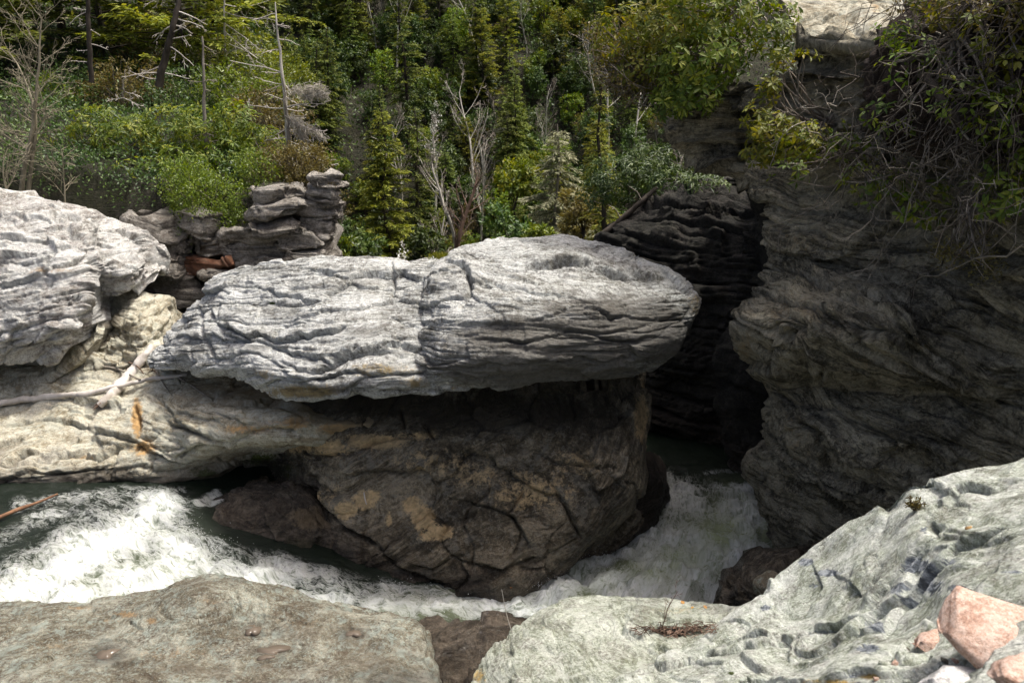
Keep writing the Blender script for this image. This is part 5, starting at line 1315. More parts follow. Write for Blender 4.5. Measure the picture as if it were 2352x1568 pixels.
def conifer_meshes(seed, h, R, whorls, per, dens, L, Wd, mat='hemlock', droop=0.25, t0=0.15, bark='bark_dark', trunk_r=None, lean=(0, 0), shape=0.85, gaps=0.0):
    rs = np.random.RandomState(seed)
    tr = Tubes()
    k = 9
    tz = np.linspace(0, 1, k)
    tp = np.stack([lean[0] * tz ** 1.5 * h + np.cumsum(rs.normal(size=k) * 0.012 * h), lean[1] * tz ** 1.5 * h + np.cumsum(rs.normal(size=k) * 0.012 * h), tz * h], 1)
    tp -= tp[0]
    tr.add(tp, (trunk_r or h * 0.014) * (1 - 0.9 * tz) + 0.01, 6)
    LP, LD, LN, LV, LL = [], [], [], [], []
    for w in range(whorls):
        t = t0 + (1 - t0) * ((w + rs.uniform(0, 0.8)) / whorls)
        if t > 0.99: continue
        base = np.array([np.interp(t, tz, tp[:, i]) for i in range(3)])
        prof = (1 - (t - t0) / (1 - t0)) ** shape
        a0 = rs.uniform(0, 2 * pi)
        for b in range(per):
            if rs.uniform() < gaps: continue
            a = a0 + 2 * pi * b / per + rs.uniform(-0.5, 0.5)
            bl = R * (prof * rs.uniform(0.55, 1.15) + 0.06)
            dr = np.array([cos(a), sin(a), rs.uniform(0.0, 0.35)])
            m = 5
            s_ = np.linspace(0, 1, m)
            path = base + np.outer(s_ * bl, dr) + np.outer(s_ ** 2 * bl * -droop * rs.uniform(0.6, 1.5), [0, 0, 1])
            tr.add(path, np.linspace(0.012 + bl * 0.008, 0.006, m), 3)
            nl = max(4, int(dens * bl))
            tt = rs.uniform(0.18, 1.02, nl)
            pp = np.stack([np.interp(tt, s_, path[:, i]) for i in range(3)], 1)
            ax = unit(path[-1] - path[0])
            side = np.cross(ax, [0, 0, 1]); sg = rs.choice([-1, 1], nl)[:, None]
            dd = unit(ax[None] * rs.uniform(0.3, 1.0, (nl, 1)) + side[None] * sg * rs.uniform(0.2, 1.0, (nl, 1)) + np.array([0, 0, -0.18]) + rs.normal(size=(nl, 3)) * 0.18)
            LP.append(pp + rs.normal(size=(nl, 3)) * 0.03); LD.append(dd); LN.append(unit(np.array([0, 0, 1.0]) + rs.normal(size=(nl, 3)) * 0.45))
            LV.append(np.clip(0.25 + 0.5 * tt + rs.normal(size=nl) * 0.22, 0, 1)); LL.append(L * rs.uniform(0.6, 1.3, nl) * (0.7 + 0.5 * prof))
    P_, D_, N_, V_, L_ = map(np.concatenate, (LP, LD, LN, LV, LL))
    return [('trunk', tr.mesh('trunk', M[bark])), ('crown', leaf_mesh('crown', leaf_arrays(P_, D_, N_, L_, L_ * Wd / L, lv=V_), M[mat]))]

def blob_points(rs, ells, n, shell=0.55):
    vol = np.array([e[3] * e[4] * e[5] for e in ells]) ** 0.8
    pick = rs.choice(len(ells), n, p=vol / vol.sum())
    E = np.array(ells)[pick]
    d = rdir(rs, n)
    r = shell + (1 - shell) * rs.uniform(0, 1, n) ** 0.6
    return E[:, :3] + d * r[:, None] * E[:, 3:6], d

def broadleaf_meshes(seed, h, w, n, L, Wd, mat='dark_leaf', bark='bark_dark', lobes=9, trunk=0.3):
    rs = np.random.RandomState(seed)
    ells = []
    for i in range(lobes):
        a = rs.uniform(0, 2 * pi); q = rs.uniform(0, 1) ** 0.5 * w * 0.6
        z = rs.uniform(trunk * h, h * 0.85); k = 1.1 - 0.5 * abs(z / h - 0.5)
        ells.append((cos(a) * q, sin(a) * q, z, w * rs.uniform(0.28, 0.5) * k, w * rs.uniform(0.28, 0.5) * k, h * rs.uniform(0.10, 0.2)))
    # clumps of leaves so that light and dark groups form
    nc = n // 14
    C, d = blob_points(rs, ells, nc, 0.6)
    P_ = np.repeat(C, 14, 0) + rs.normal(size=(nc * 14, 3)) * w * 0.055
    D_ = unit(np.repeat(d, 14, 0) * 0.7 + rdir(rs, nc * 14) + np.array([0, 0, -0.15]))
    N_ = unit(np.repeat(d, 14, 0) + np.array([0, 0, 0.8]) + rdir(rs, nc * 14) * 0.6)
    lv = np.clip(np.repeat(rs.uniform(0.1, 0.9, nc), 14) + rs.normal(size=nc * 14) * 0.15, 0, 1)
    tr = Tubes()
    tr.add([(0, 0, -0.3), (rs.normal() * .1, rs.normal() * .1, h * .35), (rs.normal() * .2, rs.normal() * .2, h * .75)], [0.10 * h / 6 + .03, .07 * h / 6 + .02, 0.02], 5)
    for e in ells:
        tr.add([(0, 0, h * 0.2), (e[0] * 0.5, e[1] * 0.5, e[2] * 0.7), e[:3]], [0.035, 0.022, 0.01], 4)
    return [('trunk', tr.mesh('trunk', M[bark])), ('crown', leaf_mesh('crown', leaf_arrays(P_, D_, N_, L * rs.uniform(.7, 1.3, nc * 14), Wd, lv=lv), M[mat]))]

def plant(name, meshes, loc, label, cat, group=None, rotz=0.0, scale=1.0):
    o = thing(name, loc, label, cat, group)
    o.rotation_euler = (0, 0, rotz)
    o.scale = (scale,) * 3 if np.isscalar(scale) else scale
    for nm, me in meshes:
        link(nm, me, o)
    return o

def gz(x, y): return float(ground_z(np.array([x]), np.array([y]))[0])

# ------------------------------------------------------------------ wood on the far slope
RN = np.random.RandomState(77)
def far_wood():
    # ground cover of evergreen leaves over the whole slope
    n = 44000
    x = RN.uniform(-30, 28, n); y = RN.uniform(40, 92, n)
    z = ground_z(x, y)
    h = np.abs(fbm(np.stack([x * .5, y * .5, x * 0], 1), 3, 5)) * 2.2 + 0.2
    P_ = np.stack([x, y, z + h * RN.uniform(0.1, 1, n)], 1)
    D_ = unit(rdir(RN, n) + np.array([0, -0.4, 0.1]))
    N_ = unit(np.array([0, -0.35, 0.8]) + rdir(RN, n) * 0.7)
    lv = np.clip(0.45 + 0.7 * fbm(np.stack([x * .8, y * .8, z * .8], 1), 3, 15) + RN.normal(size=n) * 0.12, 0, 1)
    o = link('undergrowth', leaf_mesh('undergrowth', leaf_arrays(P_, D_, N_, RN.uniform(.16, .36, n), RN.uniform(.10, .18, n), lv=lv), M['dark_leaf']))
    tag(o, 'dark evergreen undergrowth covering the far hillside', 'undergrowth', kind='stuff')

    n = 40000
    y = 17.6 + 20 * RN.uniform(0, 1, n) ** 1.3; x = -y * 0.80 + (y * 0.54 - 0.8) * RN.uniform(0, 1, n)
    z = ground_z(x, y)
    h = np.abs(fbm(np.stack([x * .9, y * .9, x * 0], 1), 3, 7)) * 1.0 + 0.08
    P_ = np.stack([x, y, z + h * RN.uniform(0.1, 1, n)], 1)
    lv = np.clip(0.45 + 0.8 * fbm(np.stack([x * 1.3, y * 1.3, z], 1), 3, 19) + RN.normal(size=n) * 0.14, 0, 1)
    o = link('undergrowth', leaf_mesh('undergrowth', leaf_arrays(P_, unit(rdir(RN, n) + np.array([0, -0.4, 0.1])), unit(np.array([0, -0.35, 0.8]) + rdir(RN, n) * 0.7), 0.0045 * y * RN.uniform(.7, 1.4, n), 0.0021 * y, lv=lv), M['dark_leaf']))
    tag(o, 'dark undergrowth covering the left bank above the layered cliff', 'undergrowth', kind='stuff')
    hem = [conifer_meshes(500 + i, 6.5 + i * 0.8, 1.15 + 0.12 * i, 34, 7, 44, 0.20, 0.055, 'hemlock', gaps=0.38, shape=(.85, .5, .35, .6)[i], lean=(RN.uniform(-.08, .08), 0)) for i in range(4)]
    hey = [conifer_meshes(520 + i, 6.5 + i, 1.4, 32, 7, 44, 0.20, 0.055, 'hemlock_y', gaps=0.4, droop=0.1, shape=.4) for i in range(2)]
    ever = [broadleaf_meshes(540 + i, 3.4 + i * .5, 1.35, 2200, 0.17, 0.085, 'dark_leaf', lobes=13) for i in range(3)]
    evg = [broadleaf_meshes(550 + i, 3.3, 1.3, 2100, 0.155, 0.075, 'rhodo', lobes=13) for i in range(2)]
    rust = [broadleaf_meshes(560, 3.6, 1.2, 900, 0.14, 0.06, 'rust_leaf', bark='bark_grey', lobes=10)]
    bare = [bare_meshes(570 + i, 6.5 + i * .7, 0.09, (RN.uniform(-.1, .1), 0), dict(kids=[10, 5, 4])) for i in range(3)]
    kinds = [(hem, 'hemlock_tree', 'mid green hemlock standing in the dense wood on the far slope', 'tree', 0.17),
             (hey, 'bright_hemlock_tree', 'yellow green hemlock standing in the dense wood on the far slope', 'tree', 0.06),
             (ever, 'evergreen_tree', 'very dark broadleaf evergreen standing in the dense wood on the far slope', 'tree', 0.42),
             (evg, 'rhododendron_tree', 'glossy green rhododendron clump growing in the dense wood on the far slope', 'tree', 0.20),
             (rust, 'budding_tree', 'sparse rust brown budding tree in the dense wood on the far slope', 'tree', 0.07),
             (bare, 'bare_tree', 'small leafless grey tree in the dense wood on the far slope', 'tree', 0.07)]
    cum = np.cumsum([k[4] for k in kinds])
    rs = random.Random(31)
    spots = []
    yy = 47.0
    while yy < 84:
        half = 3 + yy * 0.33
        xx = -half * 1.0
        while xx < half * 0.80:
            spots.append((xx + rs.uniform(-.9, .9), yy + rs.uniform(-.9, .9)))
            xx += 1.62
        yy += 1.6
    for (x, y) in spots:
        top = (y - 47) / 37
        u = rs.random() * cum[-1]
        if top > 0.72 and rs.random() < 0.35: ki = 1
        else: ki = int(np.searchsorted(cum, u))
        k = kinds[min(ki, 5)]
        px, py = proj(np.array([[x, y, gz(x, y) + 2]]))
        if px[0] < 560 or px[0] > 1640: continue
        if 760 < px[0] < 905 and 130 < py[0] < 330 and rs.random() < 0.75: continue      # bare rock shows here
        plant(k[1], rs.choice(k[0]), (x, y, gz(x, y) - 0.2), k[2], k[3], 'trees of the far hillside wood', rs.uniform(0, 6.28), rs.uniform(0.55, 1.15))
    # rock faces showing between the trees
    for i, (px, py, y, sx, sz) in enumerate(((800, 165, 64, 2.6, 2.4), (850, 215, 63, 2.2, 2.0), (790, 230, 62, 2.2, 2.2), (870, 290, 60, 2.4, 1.6), (600, 90, 66, 2.2, 1.6), (625, 50, 68, 1.8, 1.2), (590, 130, 63, 1.6, 1.4), (840, 130, 66, 2, 1.4))):
        c = at(px, py, y); c[2] -= 0.2
        o = block('outcrop', c, (sx, 2.2, sz), (0, rs.uniform(-.15, .15), rs.uniform(-.5, .5)), M['cliff'], None, spacing=0.14, seed=600 + i, expo=5, crust_shade_all=0.55 if px > 700 else 0.15,
                  prm=dict(layers=((0.6, 0.2, 0.15), (0.22, 0.08, 0.08)), lump=0.25, rough=0.03, block=0.8))
        tag(o, 'dark rock face showing through the trees on the far hillside' if px > 700 else 'pale rock face high on the far hillside behind the dead spar', 'rock', 'rock faces on the far hillside')

far_wood()

# ------------------------------------------------------------------ trees that stand out beyond the slab
def mid_trees():
    def base_for(px, y): 
        p = at(px, 600, y); return (p[0], y, gz(p[0], y) - 0.2)
    def height(px, row, y): return at(px, row, y)[2] - gz(at(px, 600, y)[0], y) + 0.2
    h = height(905, 248, 46)
    plant('hemlock_tree', conifer_meshes(700, h, 2.3, 42, 7, 38, 0.32, 0.08, 'hemlock_y', droop=0.2, gaps=0.12, shape=0.7), base_for(905, 46), 'tall narrow yellow green hemlock rising behind the slab, left of the red barked tree', 'tree')
    h = height(1275, 285, 38)
    plant('lichen_tree', conifer_meshes(702, h, 2.6, 40, 7, 40, 0.30, 0.07, 'grey_needle', droop=0.3, gaps=0.25, bark='bark_grey', shape=0.75, t0=0.3), base_for(1275, 38), 'grey green conifer hung with pale lichen behind the slab hump', 'tree')
    h = height(1205, 160, 52)
    plant('hemlock_tree', conifer_meshes(703, h, 1.9, 40, 7, 40, 0.30, 0.08, 'hemlock', gaps=0.2), base_for(1175, 52), 'slim dark hemlock between the white trunked tree and the lichen tree', 'tree')
    h = height(1410, 200, 27)
    plant('hemlock_tree', conifer_meshes(704, h, 1.5, 34, 7, 50, 0.22, 0.055, 'hemlock_y', droop=0.25, gaps=0.2), base_for(1415, 27), 'feathery olive hemlock under the leafy overhang at the gorge rim', 'tree')
    h = height(690, 78, 50)
    plant('pine_tree', conifer_meshes(705, h, 1.3, 30, 6, 44, 0.30, 0.08, 'hemlock', gaps=0.2, t0=0.66), base_for(686, 50), 'bright green young pine with bare lower stem beside the dead spar', 'tree')
    Q = dict(levels=3, kids=[12, 6, 5], up=[0.1, 0.6, 0.3, 0.15], lratio=0.36)
    def bt(px, row, y, r, lean, seed, label, mats=('bark_pale', 'twig'), P=None, name='bare_tree', blossom=0):
        q = dict(Q); q.update(P or {})
        q['minr'] = 0.00023 * y
        plant(name, bare_meshes(seed, height(px, row, y) * 0.82, r * 1.3, lean, q, mats, blossom), base_for(px, y), label, 'tree')
    bt(1045, 330, 43, 0.15, (-0.16, 0), 711, 'leaning leafless tree with reddish bark and a fork of fine twigs behind the slab', ('bark_brown', 'twig'))
    bt(1052, 285, 44, 0.12, (0.0, 0), 712, 'tall pale leafless tree just right of the red barked leaning tree', P=dict(start=[0.55, .2, .2]))
    bt(940, 430, 36, 0.08, (-0.05, 0), 713, 'low pale leafless tree fanning out in front of the tall hemlock', P=dict(kids=[14, 7, 5], start=[0.25, .2, .2], ang=36))
    bt(825, 265, 44, 0.085, (-0.03, 0), 714, 'thin grey leafless tree beside the cliff prow, taller of two', ('bark_grey', 'twig'))
    bt(785, 295, 42, 0.075, (0.03, 0), 715, 'thin grey leafless tree beside the cliff prow, shorter of two', ('bark_grey', 'twig'))
    bt(1068, 130, 62, 0.13, (-0.02, 0), 716, 'white trunked leafless tree high on the far slope above the red barked tree', P=dict(start=[0.5, .2, .2]))
    bt(1000, 225, 50, 0.09, (-0.02, 0), 717, 'slender tree tipped with pale buds above the red barked tree', P=dict(start=[0.6, .2, .2]), blossom=60)
    bt(1135, 190, 58, 0.10, (0.03, 0), 718, 'small leafless tree right of the white trunked tree', ('bark_grey', 'twig'))
    bt(1112, 280, 52, 0.08, (-0.04, 0), 719, 'thin crooked pale sapling below the white trunked tree')
    bt(960, 140, 66, 0.09, (0.05, 0), 720, 'leafless grey tree on the far slope above the tall hemlock', ('bark_grey', 'twig'))
    bt(985, 485, 35, 0.05, (0.15, 0), 721, 'low arching bare shrub against the red barked trunk', P=dict(start=[0.15, .2, .2], up=[-.2, .1, .1, 0]))
    bt(865, 535, 30, 0.03, (-0.1, 0), 722, 'small white blossoming shrub beside the slab, at the foot of the prow', P=dict(start=[0.3, .2, .2], kids=[8, 5, 4]), name='blossom_shrub', blossom=90)
    rs = random.Random(3)
    for i, (px, row, y, w, mat, lab) in enumerate(((760, 575, 24, .9, 'smallleaf', 'light green bush tucked beneath the cliff prow beside the slab'), (1130, 575, 30, .9, 'rhodo', 'glossy green bush directly behind the notch in the slab'),
                                                   (1180, 400, 45, 1.7, 'rhodo', 'rounded green rhododendron left of the lichen tree'), (1180, 520, 36, 1.6, 'dark_leaf', 'very dark bush behind the slab hump'),
                                                   (1340, 480, 31, 1.3, 'rust_leaf', 'olive brown bush between the lichen tree and the gorge rim'), (980, 560, 33, 1.1, 'dark_leaf', 'dark bush at the foot of the red barked tree'), (820, 545, 34, 1.3, 'dark_leaf', 'dark bluish bush at the foot of the grey leafless trees'), (1250, 545, 33, 1.0, 'smallleaf', 'light green bush at the foot of the lichen tree'))):
        p = at(px, row, y)
        plant('bush', broadleaf_meshes(740 + i, w * 1.6, w, 1900 if w < 1.4 else 2700, 0.0062 * y, 0.0026 * y, mat, lobes=10, trunk=0.1), (p[0], y, p[2] - w * 1.0), lab, 'bush')

mid_trees()

# ------------------------------------------------------------------ shrubs with whorled leaves
def whorl_shrub(name, base, ells, nwh, L, Wd, mat, label, cat, seed, leaves=7, single=0, group=None, stems=26, close=False, bark='bark_grey', toward=(0, -0.3, 0.5), shell=0.6, jitter=0.0):
    rs = np.random.RandomState(seed)
    o = thing(name, base, label, cat, group)
    C, d = blob_points(rs, ells, nwh, shell)
    ax = unit(d * 0.8 + np.array(toward) + rs.normal(size=(nwh, 3)) * 0.3)
    nl = leaves
    A = unit(np.cross(ax, rdir(rs, nwh))); B = np.cross(ax, A)
    th = (np.arange(nl) * 2 * pi / nl)[None] + rs.uniform(0, 6, (nwh, 1)) + rs.normal(size=(nwh, nl)) * 0.25
    el = rs.uniform(-0.35, 0.55, (nwh, nl))
    D_ = (np.cos(th)[..., None] * A[:, None] + np.sin(th)[..., None] * B[:, None]) * np.cos(el)[..., None] + ax[:, None] * np.sin(el)[..., None]
    D_ = unit(D_ + np.array([0, 0, -0.12]))
    P_ = C[:, None] + D_ * Wd * 0.3 + rs.normal(size=(nwh, nl, 3)) * jitter
    N_ = np.broadcast_to(ax[:, None], D_.shape) + rs.normal(size=D_.shape) * 0.25
    keep = rs.uniform(size=(nwh, nl)) < 0.88
    lv = np.clip(rs.uniform(0.1, 0.85, (nwh, 1)) + rs.normal(size=(nwh, nl)) * 0.16, 0, 1)
    P_, D_, N_, lv = P_[keep], D_[keep], N_[keep], lv[keep]
    Ls = L * rs.uniform(0.65, 1.25, len(P_))
    ws = Wd * rs.uniform(0.8, 1.15, len(P_))
    b0 = np.array(base, float)
    if single:
        # the leaves nearest the viewer are single parts
        dist = P_[:, 1] + 0.2 * np.abs(P_[:, 2] - CAMZ)
        order = np.argsort(dist)[:single]
        var = []
        for v in range(4):
            a = leaf_arrays([(0, 0, 0)], [(1, 0, 0)], [(0, 0, 1)], 1.0, Wd / L, fold=0.18, lv=np.array([0.15 + 0.25 * v]), close=True, droop=0.10 + 0.05 * v)
            var.append(leaf_mesh('leaf', a, M[mat]))
        from mathutils import Matrix
        for q in order:
            lf = link('leaf', var[min(3, int(lv[q] * 4))], o)
            D = unit(D_[q]); S = unit(np.cross(N_[q], D)); Nn = np.cross(D, S)
            R = Matrix((( D[0], S[0], Nn[0]), (D[1], S[1], Nn[1]), (D[2], S[2], Nn[2])))
            lf.location = P_[q] - b0
            lf.rotation_euler = R.to_euler()
            lf.scale = (Ls[q],) * 3
        rest = np.ones(len(P_), bool); rest[order] = False
    else:
        rest = np.ones(len(P_), bool)
    if rest.sum():
        a = leaf_arrays(P_[rest] - b0, D_[rest], N_[rest], Ls[rest], ws[rest], fold=0.16, lv=lv[rest], close=close, droop=0.12)
        f = link('foliage', leaf_mesh('foliage', a, M[mat]), o)
        if single: f['kind'] = 'stuff'
    t = Tubes()
    for q in rs.permutation(nwh)[:stems]:
        e = C[q]; m = (b0 * 0.45 + e * 0.55) + rs.normal(size=3) * 0.10; m[2] -= 0.08
        pth = catmull(np.array([b0 + rs.normal(size=3) * 0.08, m, e]), 7)
        pth[1:-1] += rs.normal(size=(5, 3)) * 0.02
        t.add(pth - b0, np.linspace(0.016, 0.005, 7), 4)
    link('stems', t.mesh('stems', M[bark]), o)
    return o

def E(px, py, y, rx, ry, rz):
    p = at(px, py, y)
    return (p[0], p[1], p[2], rx, ry, rz)

def base_of(px, py, y): return at(px, py, y)

def small_shrub(name, base, ells, n, L, Wd, mat, label, cat, seed, twigs=60, bark='twig', shell=0.5):
    rs = np.random.RandomState(seed)
    o = thing(name, base, label, cat)
    b0 = np.array(base, float)
    nc = n // 10
    C, d = blob_points(rs, ells, nc, shell)
    P_ = np.repeat(C, 10, 0) + rs.normal(size=(nc * 10, 3)) * 0.06
    D_ = unit(np.repeat(d, 10, 0) * 0.6 + rdir(rs, nc * 10)); N_ = unit(np.array([0, -0.2, 0.8]) + rdir(rs, nc * 10) * 0.8)
    lv = np.clip(np.repeat(rs.uniform(.15, .85, nc), 10) + rs.normal(size=nc * 10) * .15, 0, 1)
    link('foliage', leaf_mesh('foliage', leaf_arrays(P_ - b0, D_, N_, L * rs.uniform(.7, 1.3, nc * 10), Wd, lv=lv), M[mat]), o)
    t = Tubes()
    for q in rs.permutation(nc)[:twigs]:
        e = C[q]; m = (b0 * 0.5 + e * 0.5) + rs.normal(size=3) * 0.12
        t.add(catmull(np.array([b0 + rs.normal(size=3) * .06, m, e + (e - b0) * 0.06]), 6) - b0, np.linspace(.013, .005, 6), 3)
    link('stems', t.mesh('stems', M[bark]), o)
    return o

def left_bank():
    W = whorl_shrub
    L, Wd = 0.15, 0.05
    W('rhododendron', base_of(330, 400, 20), [E(300, 330, 19.6, .9, .8, .7), E(230, 300, 19.9, .8, .8, .6), E(390, 300, 19.7, .8, .7, .6)], 430, L, Wd, 'rhodo', 'big glossy rhododendron in the middle of the left bank', 'shrub', 801)
    W('rhododendron', base_of(350, 460, 19), [E(330, 420, 18.8, .9, .7, .6), E(240, 430, 18.9, .8, .7, .55), E(420, 380, 18.8, .7, .6, .5)], 420, L, Wd, 'rhodo', 'low glossy rhododendron overhanging the shaded rock left of the small leaved bush', 'shrub', 802)
    W('rhododendron', base_of(500, 370, 19.6), [E(470, 300, 19.4, .8, .7, .6), E(540, 290, 19.6, .7, .7, .6), E(520, 360, 19.1, .7, .6, .5)], 380, L, Wd, 'rhodo', 'glossy rhododendron right of the short dead trunk', 'shrub', 803)
    W('rhododendron', base_of(180, 470, 19.5), [E(170, 410, 19.4, .8, .7, .7), E(110, 380, 19.8, .9, .8, .8)], 300, L, Wd, 'rhodo', 'shaded rhododendron behind the forked bare tree', 'shrub', 804)
    W('rhododendron', base_of(630, 390, 19.2), [E(620, 370, 18.9, .5, .5, .4), E(590, 330, 19.3, .7, .6, .5)], 200, 0.12, 0.04, 'rhodo', 'smaller rhododendron at the foot of the tall dead spar', 'shrub', 805)
    small_shrub('small_leaved_bush', base_of(470, 520, 17.9), [E(480, 455, 17.3, .85, .7, .60), E(430, 430, 17.5, .6, .6, .5), E(520, 500, 17.2, .45, .45, .35), E(430, 520, 17.2, .40, .4, .35), E(430, 400, 17.8, .5, .5, .4)], 9500, 0.055, 0.032, 'smallleaf', 'round bright green small leaved bush hanging over the layered cliff', 'bush', 811, 70)
    small_shrub('heath_bush', base_of(680, 440, 18.4), [E(690, 378, 18.2, .55, .5, .48), E(640, 380, 18.2, .5, .5, .46), E(728, 368, 18.3, .34, .4, .34), E(700, 405, 17.9, .4, .3, .25)], 5600, 0.06, 0.03, 'rust_leaf', 'bronze green twiggy bush on top of the cliff prow', 'bush', 812, 110)
    small_shrub('heath_bush', base_of(610, 430, 18.3), [E(600, 400, 17.9, .5, .5, .38), E(580, 380, 18.2, .4, .5, .35)], 2800, 0.06, 0.03, 'smallleaf', 'green small leaved bush left of the bronze bush on the prow', 'bush', 813, 60)
    # hazy twiggy growth behind
    rows = [(560, 200, 23, 1.3, 'smallleaf', 'yellow green twiggy shrub behind the short dead trunk'), (620, 250, 22, 1.0, 'rust_leaf', 'tan twiggy shrub behind the tall dead spar'), (300, 190, 24, 1.2, 'rust_leaf', 'brown twiggy shrub under the leaning dead trunk'),
            (120, 250, 24, 1.6, 'smallleaf', 'pale olive twiggy shrub behind the forked bare tree'), (430, 200, 23.5, 1.0, 'dark_leaf', 'dark shrub behind the leaning dead trunk'), (30, 330, 22, 1.3, 'dark_leaf', 'dark evergreen shrub at the left edge'), (200, 210, 25, 1.3, 'dark_leaf', 'dark shrub under the left hemlocks'),
            (20, 430, 18.5, .7, 'smallleaf', 'yellow green bush at the left edge just above the boulder'), (520, 120, 27, 1.6, 'smallleaf', 'sunny yellow green shrub above the short dead trunk'), (640, 170, 25, 1.0, 'smallleaf', 'sunlit shrub level with the lichen branch'), (380, 110, 29, 1.8, 'rust_leaf', 'ruddy shrub among the hemlocks high on the left bank')]
    for i, (px, py, y, r, mat, lab) in enumerate(rows):
        small_shrub('twiggy_shrub', base_of(px, py + 70 * r, y + .3), [E(px, py, y, r, r * .8, r * .6), E(px - 40 * r, py + 20, y, r * .7, r * .7, r * .5), E(px + 45 * r, py + 25, y, r * .7, r * .7, r * .5)], int(2600 * r), 0.0042 * y, 0.0018 * y, mat, lab, 'shrub', 830 + i, 90)
    # hemlocks along the top of the left bank
    hm = [(30, 26, 8.5, 'hemlock', 'feathery hemlock at the top left corner'), (180, 30, 10, 'hemlock', 'tall hemlock behind the forked bare tree'), (110, 33, 11, 'hemlock_y', 'pale hemlock at the top left between two darker ones'), (270, 28, 8.5, 'hemlock', 'dark trunked hemlock left of the leaning dead trunk'),
          (360, 31, 9.5, 'hemlock_y', 'bright hemlock behind the leaning dead trunk'), (440, 27, 7.5, 'hemlock_y', 'yellow green hemlock spreading above the leaning dead trunk'), (520, 34, 9, 'hemlock', 'hemlock at the top between the two dead trunks'), (590, 36, 8, 'hemlock_y', 'sunlit hemlock left of the tall dead spar'), (-60, 24, 8, 'hemlock', 'hemlock cut by the left edge')]
    for i, (px, y, h, mat, lab) in enumerate(hm):
        x = at(px, 300, y)[0]
        plant('hemlock_tree', conifer_meshes(860 + i, h, 2.8, 28, 6, 40, 0.24, 0.06, mat, droop=0.12, gaps=0.3, shape=0.45, t0=0.06), (x, y, gz(x, y) - 0.2), lab, 'tree')

left_bank()

def path3(pts, n=14, wob=0.0, rs=None):
    P_ = catmull(np.array([at(*p) for p in pts]), n)
    if wob and rs is not None: P_[1:-1] += rs.normal(size=(n - 2, 3)) * wob
    return P_

def snag(name, pts, r0, r1, branches, label, mat='bark_grey', tw='twig', seed=1, fuzz=None, cat='dead tree'):
    rs = np.random.RandomState(seed)
    P_ = path3(pts, 16, 0.012, rs)
    o = thing(name, P_[0], label, cat)
    t = Tubes(); t.add(P_ - P_[0], np.linspace(r0, r1, 16), 7)
    link('trunk', t.mesh('trunk', M[mat]), o)
    b = Tubes()
    for (ti, dx, dz, L, r, kids) in branches:
        q = P_[int(ti * 15)]
        out = []
        grow(rs, q - P_[0], (dx, rs.uniform(-.5, .3), dz), L, r, 0, out, dict(seg=[6, 4, 3], wander=0.12, up=[-0.15, -0.1, 0], taper=0.3, minr=0.006, levels=2 if kids else 0, kids=[kids, 4], start=[0.2, 0.2], ang=50, ratio=0.5, lratio=0.35))
        b = Tubes()
        for p, rad, lev in out: b.add(p, rad, 4 if lev == 0 else 3)
        link('branch', b.mesh('branch', M[tw]), o)
    if fuzz:
        pts_, n, sp = fuzz
        FP, FD = [], []
        for (px, py, y, px2, py2, y2, sg) in pts_:
            a, c = at(px, py, y), at(px2, py2, y2)
            tt = rs.uniform(0, 1, n)
            FP.append(a + (c - a) * tt[:, None] + rs.normal(size=(n, 3)) * sg)
            FD.append(unit((c - a))[None] * 0.8 + rs.normal(size=(n, 3)) * 0.5 + np.array([0, 0, -0.35]))
        FP = np.concatenate(FP) - P_[0]; FD = np.concatenate(FD)
        link('lichen', leaf_mesh('lichen', leaf_arrays(FP, FD, rdir(rs, len(FP)), rs.uniform(.5, 1.3, len(FP)) * sp, 0.018), M['pale_lichen']), o)
    return o

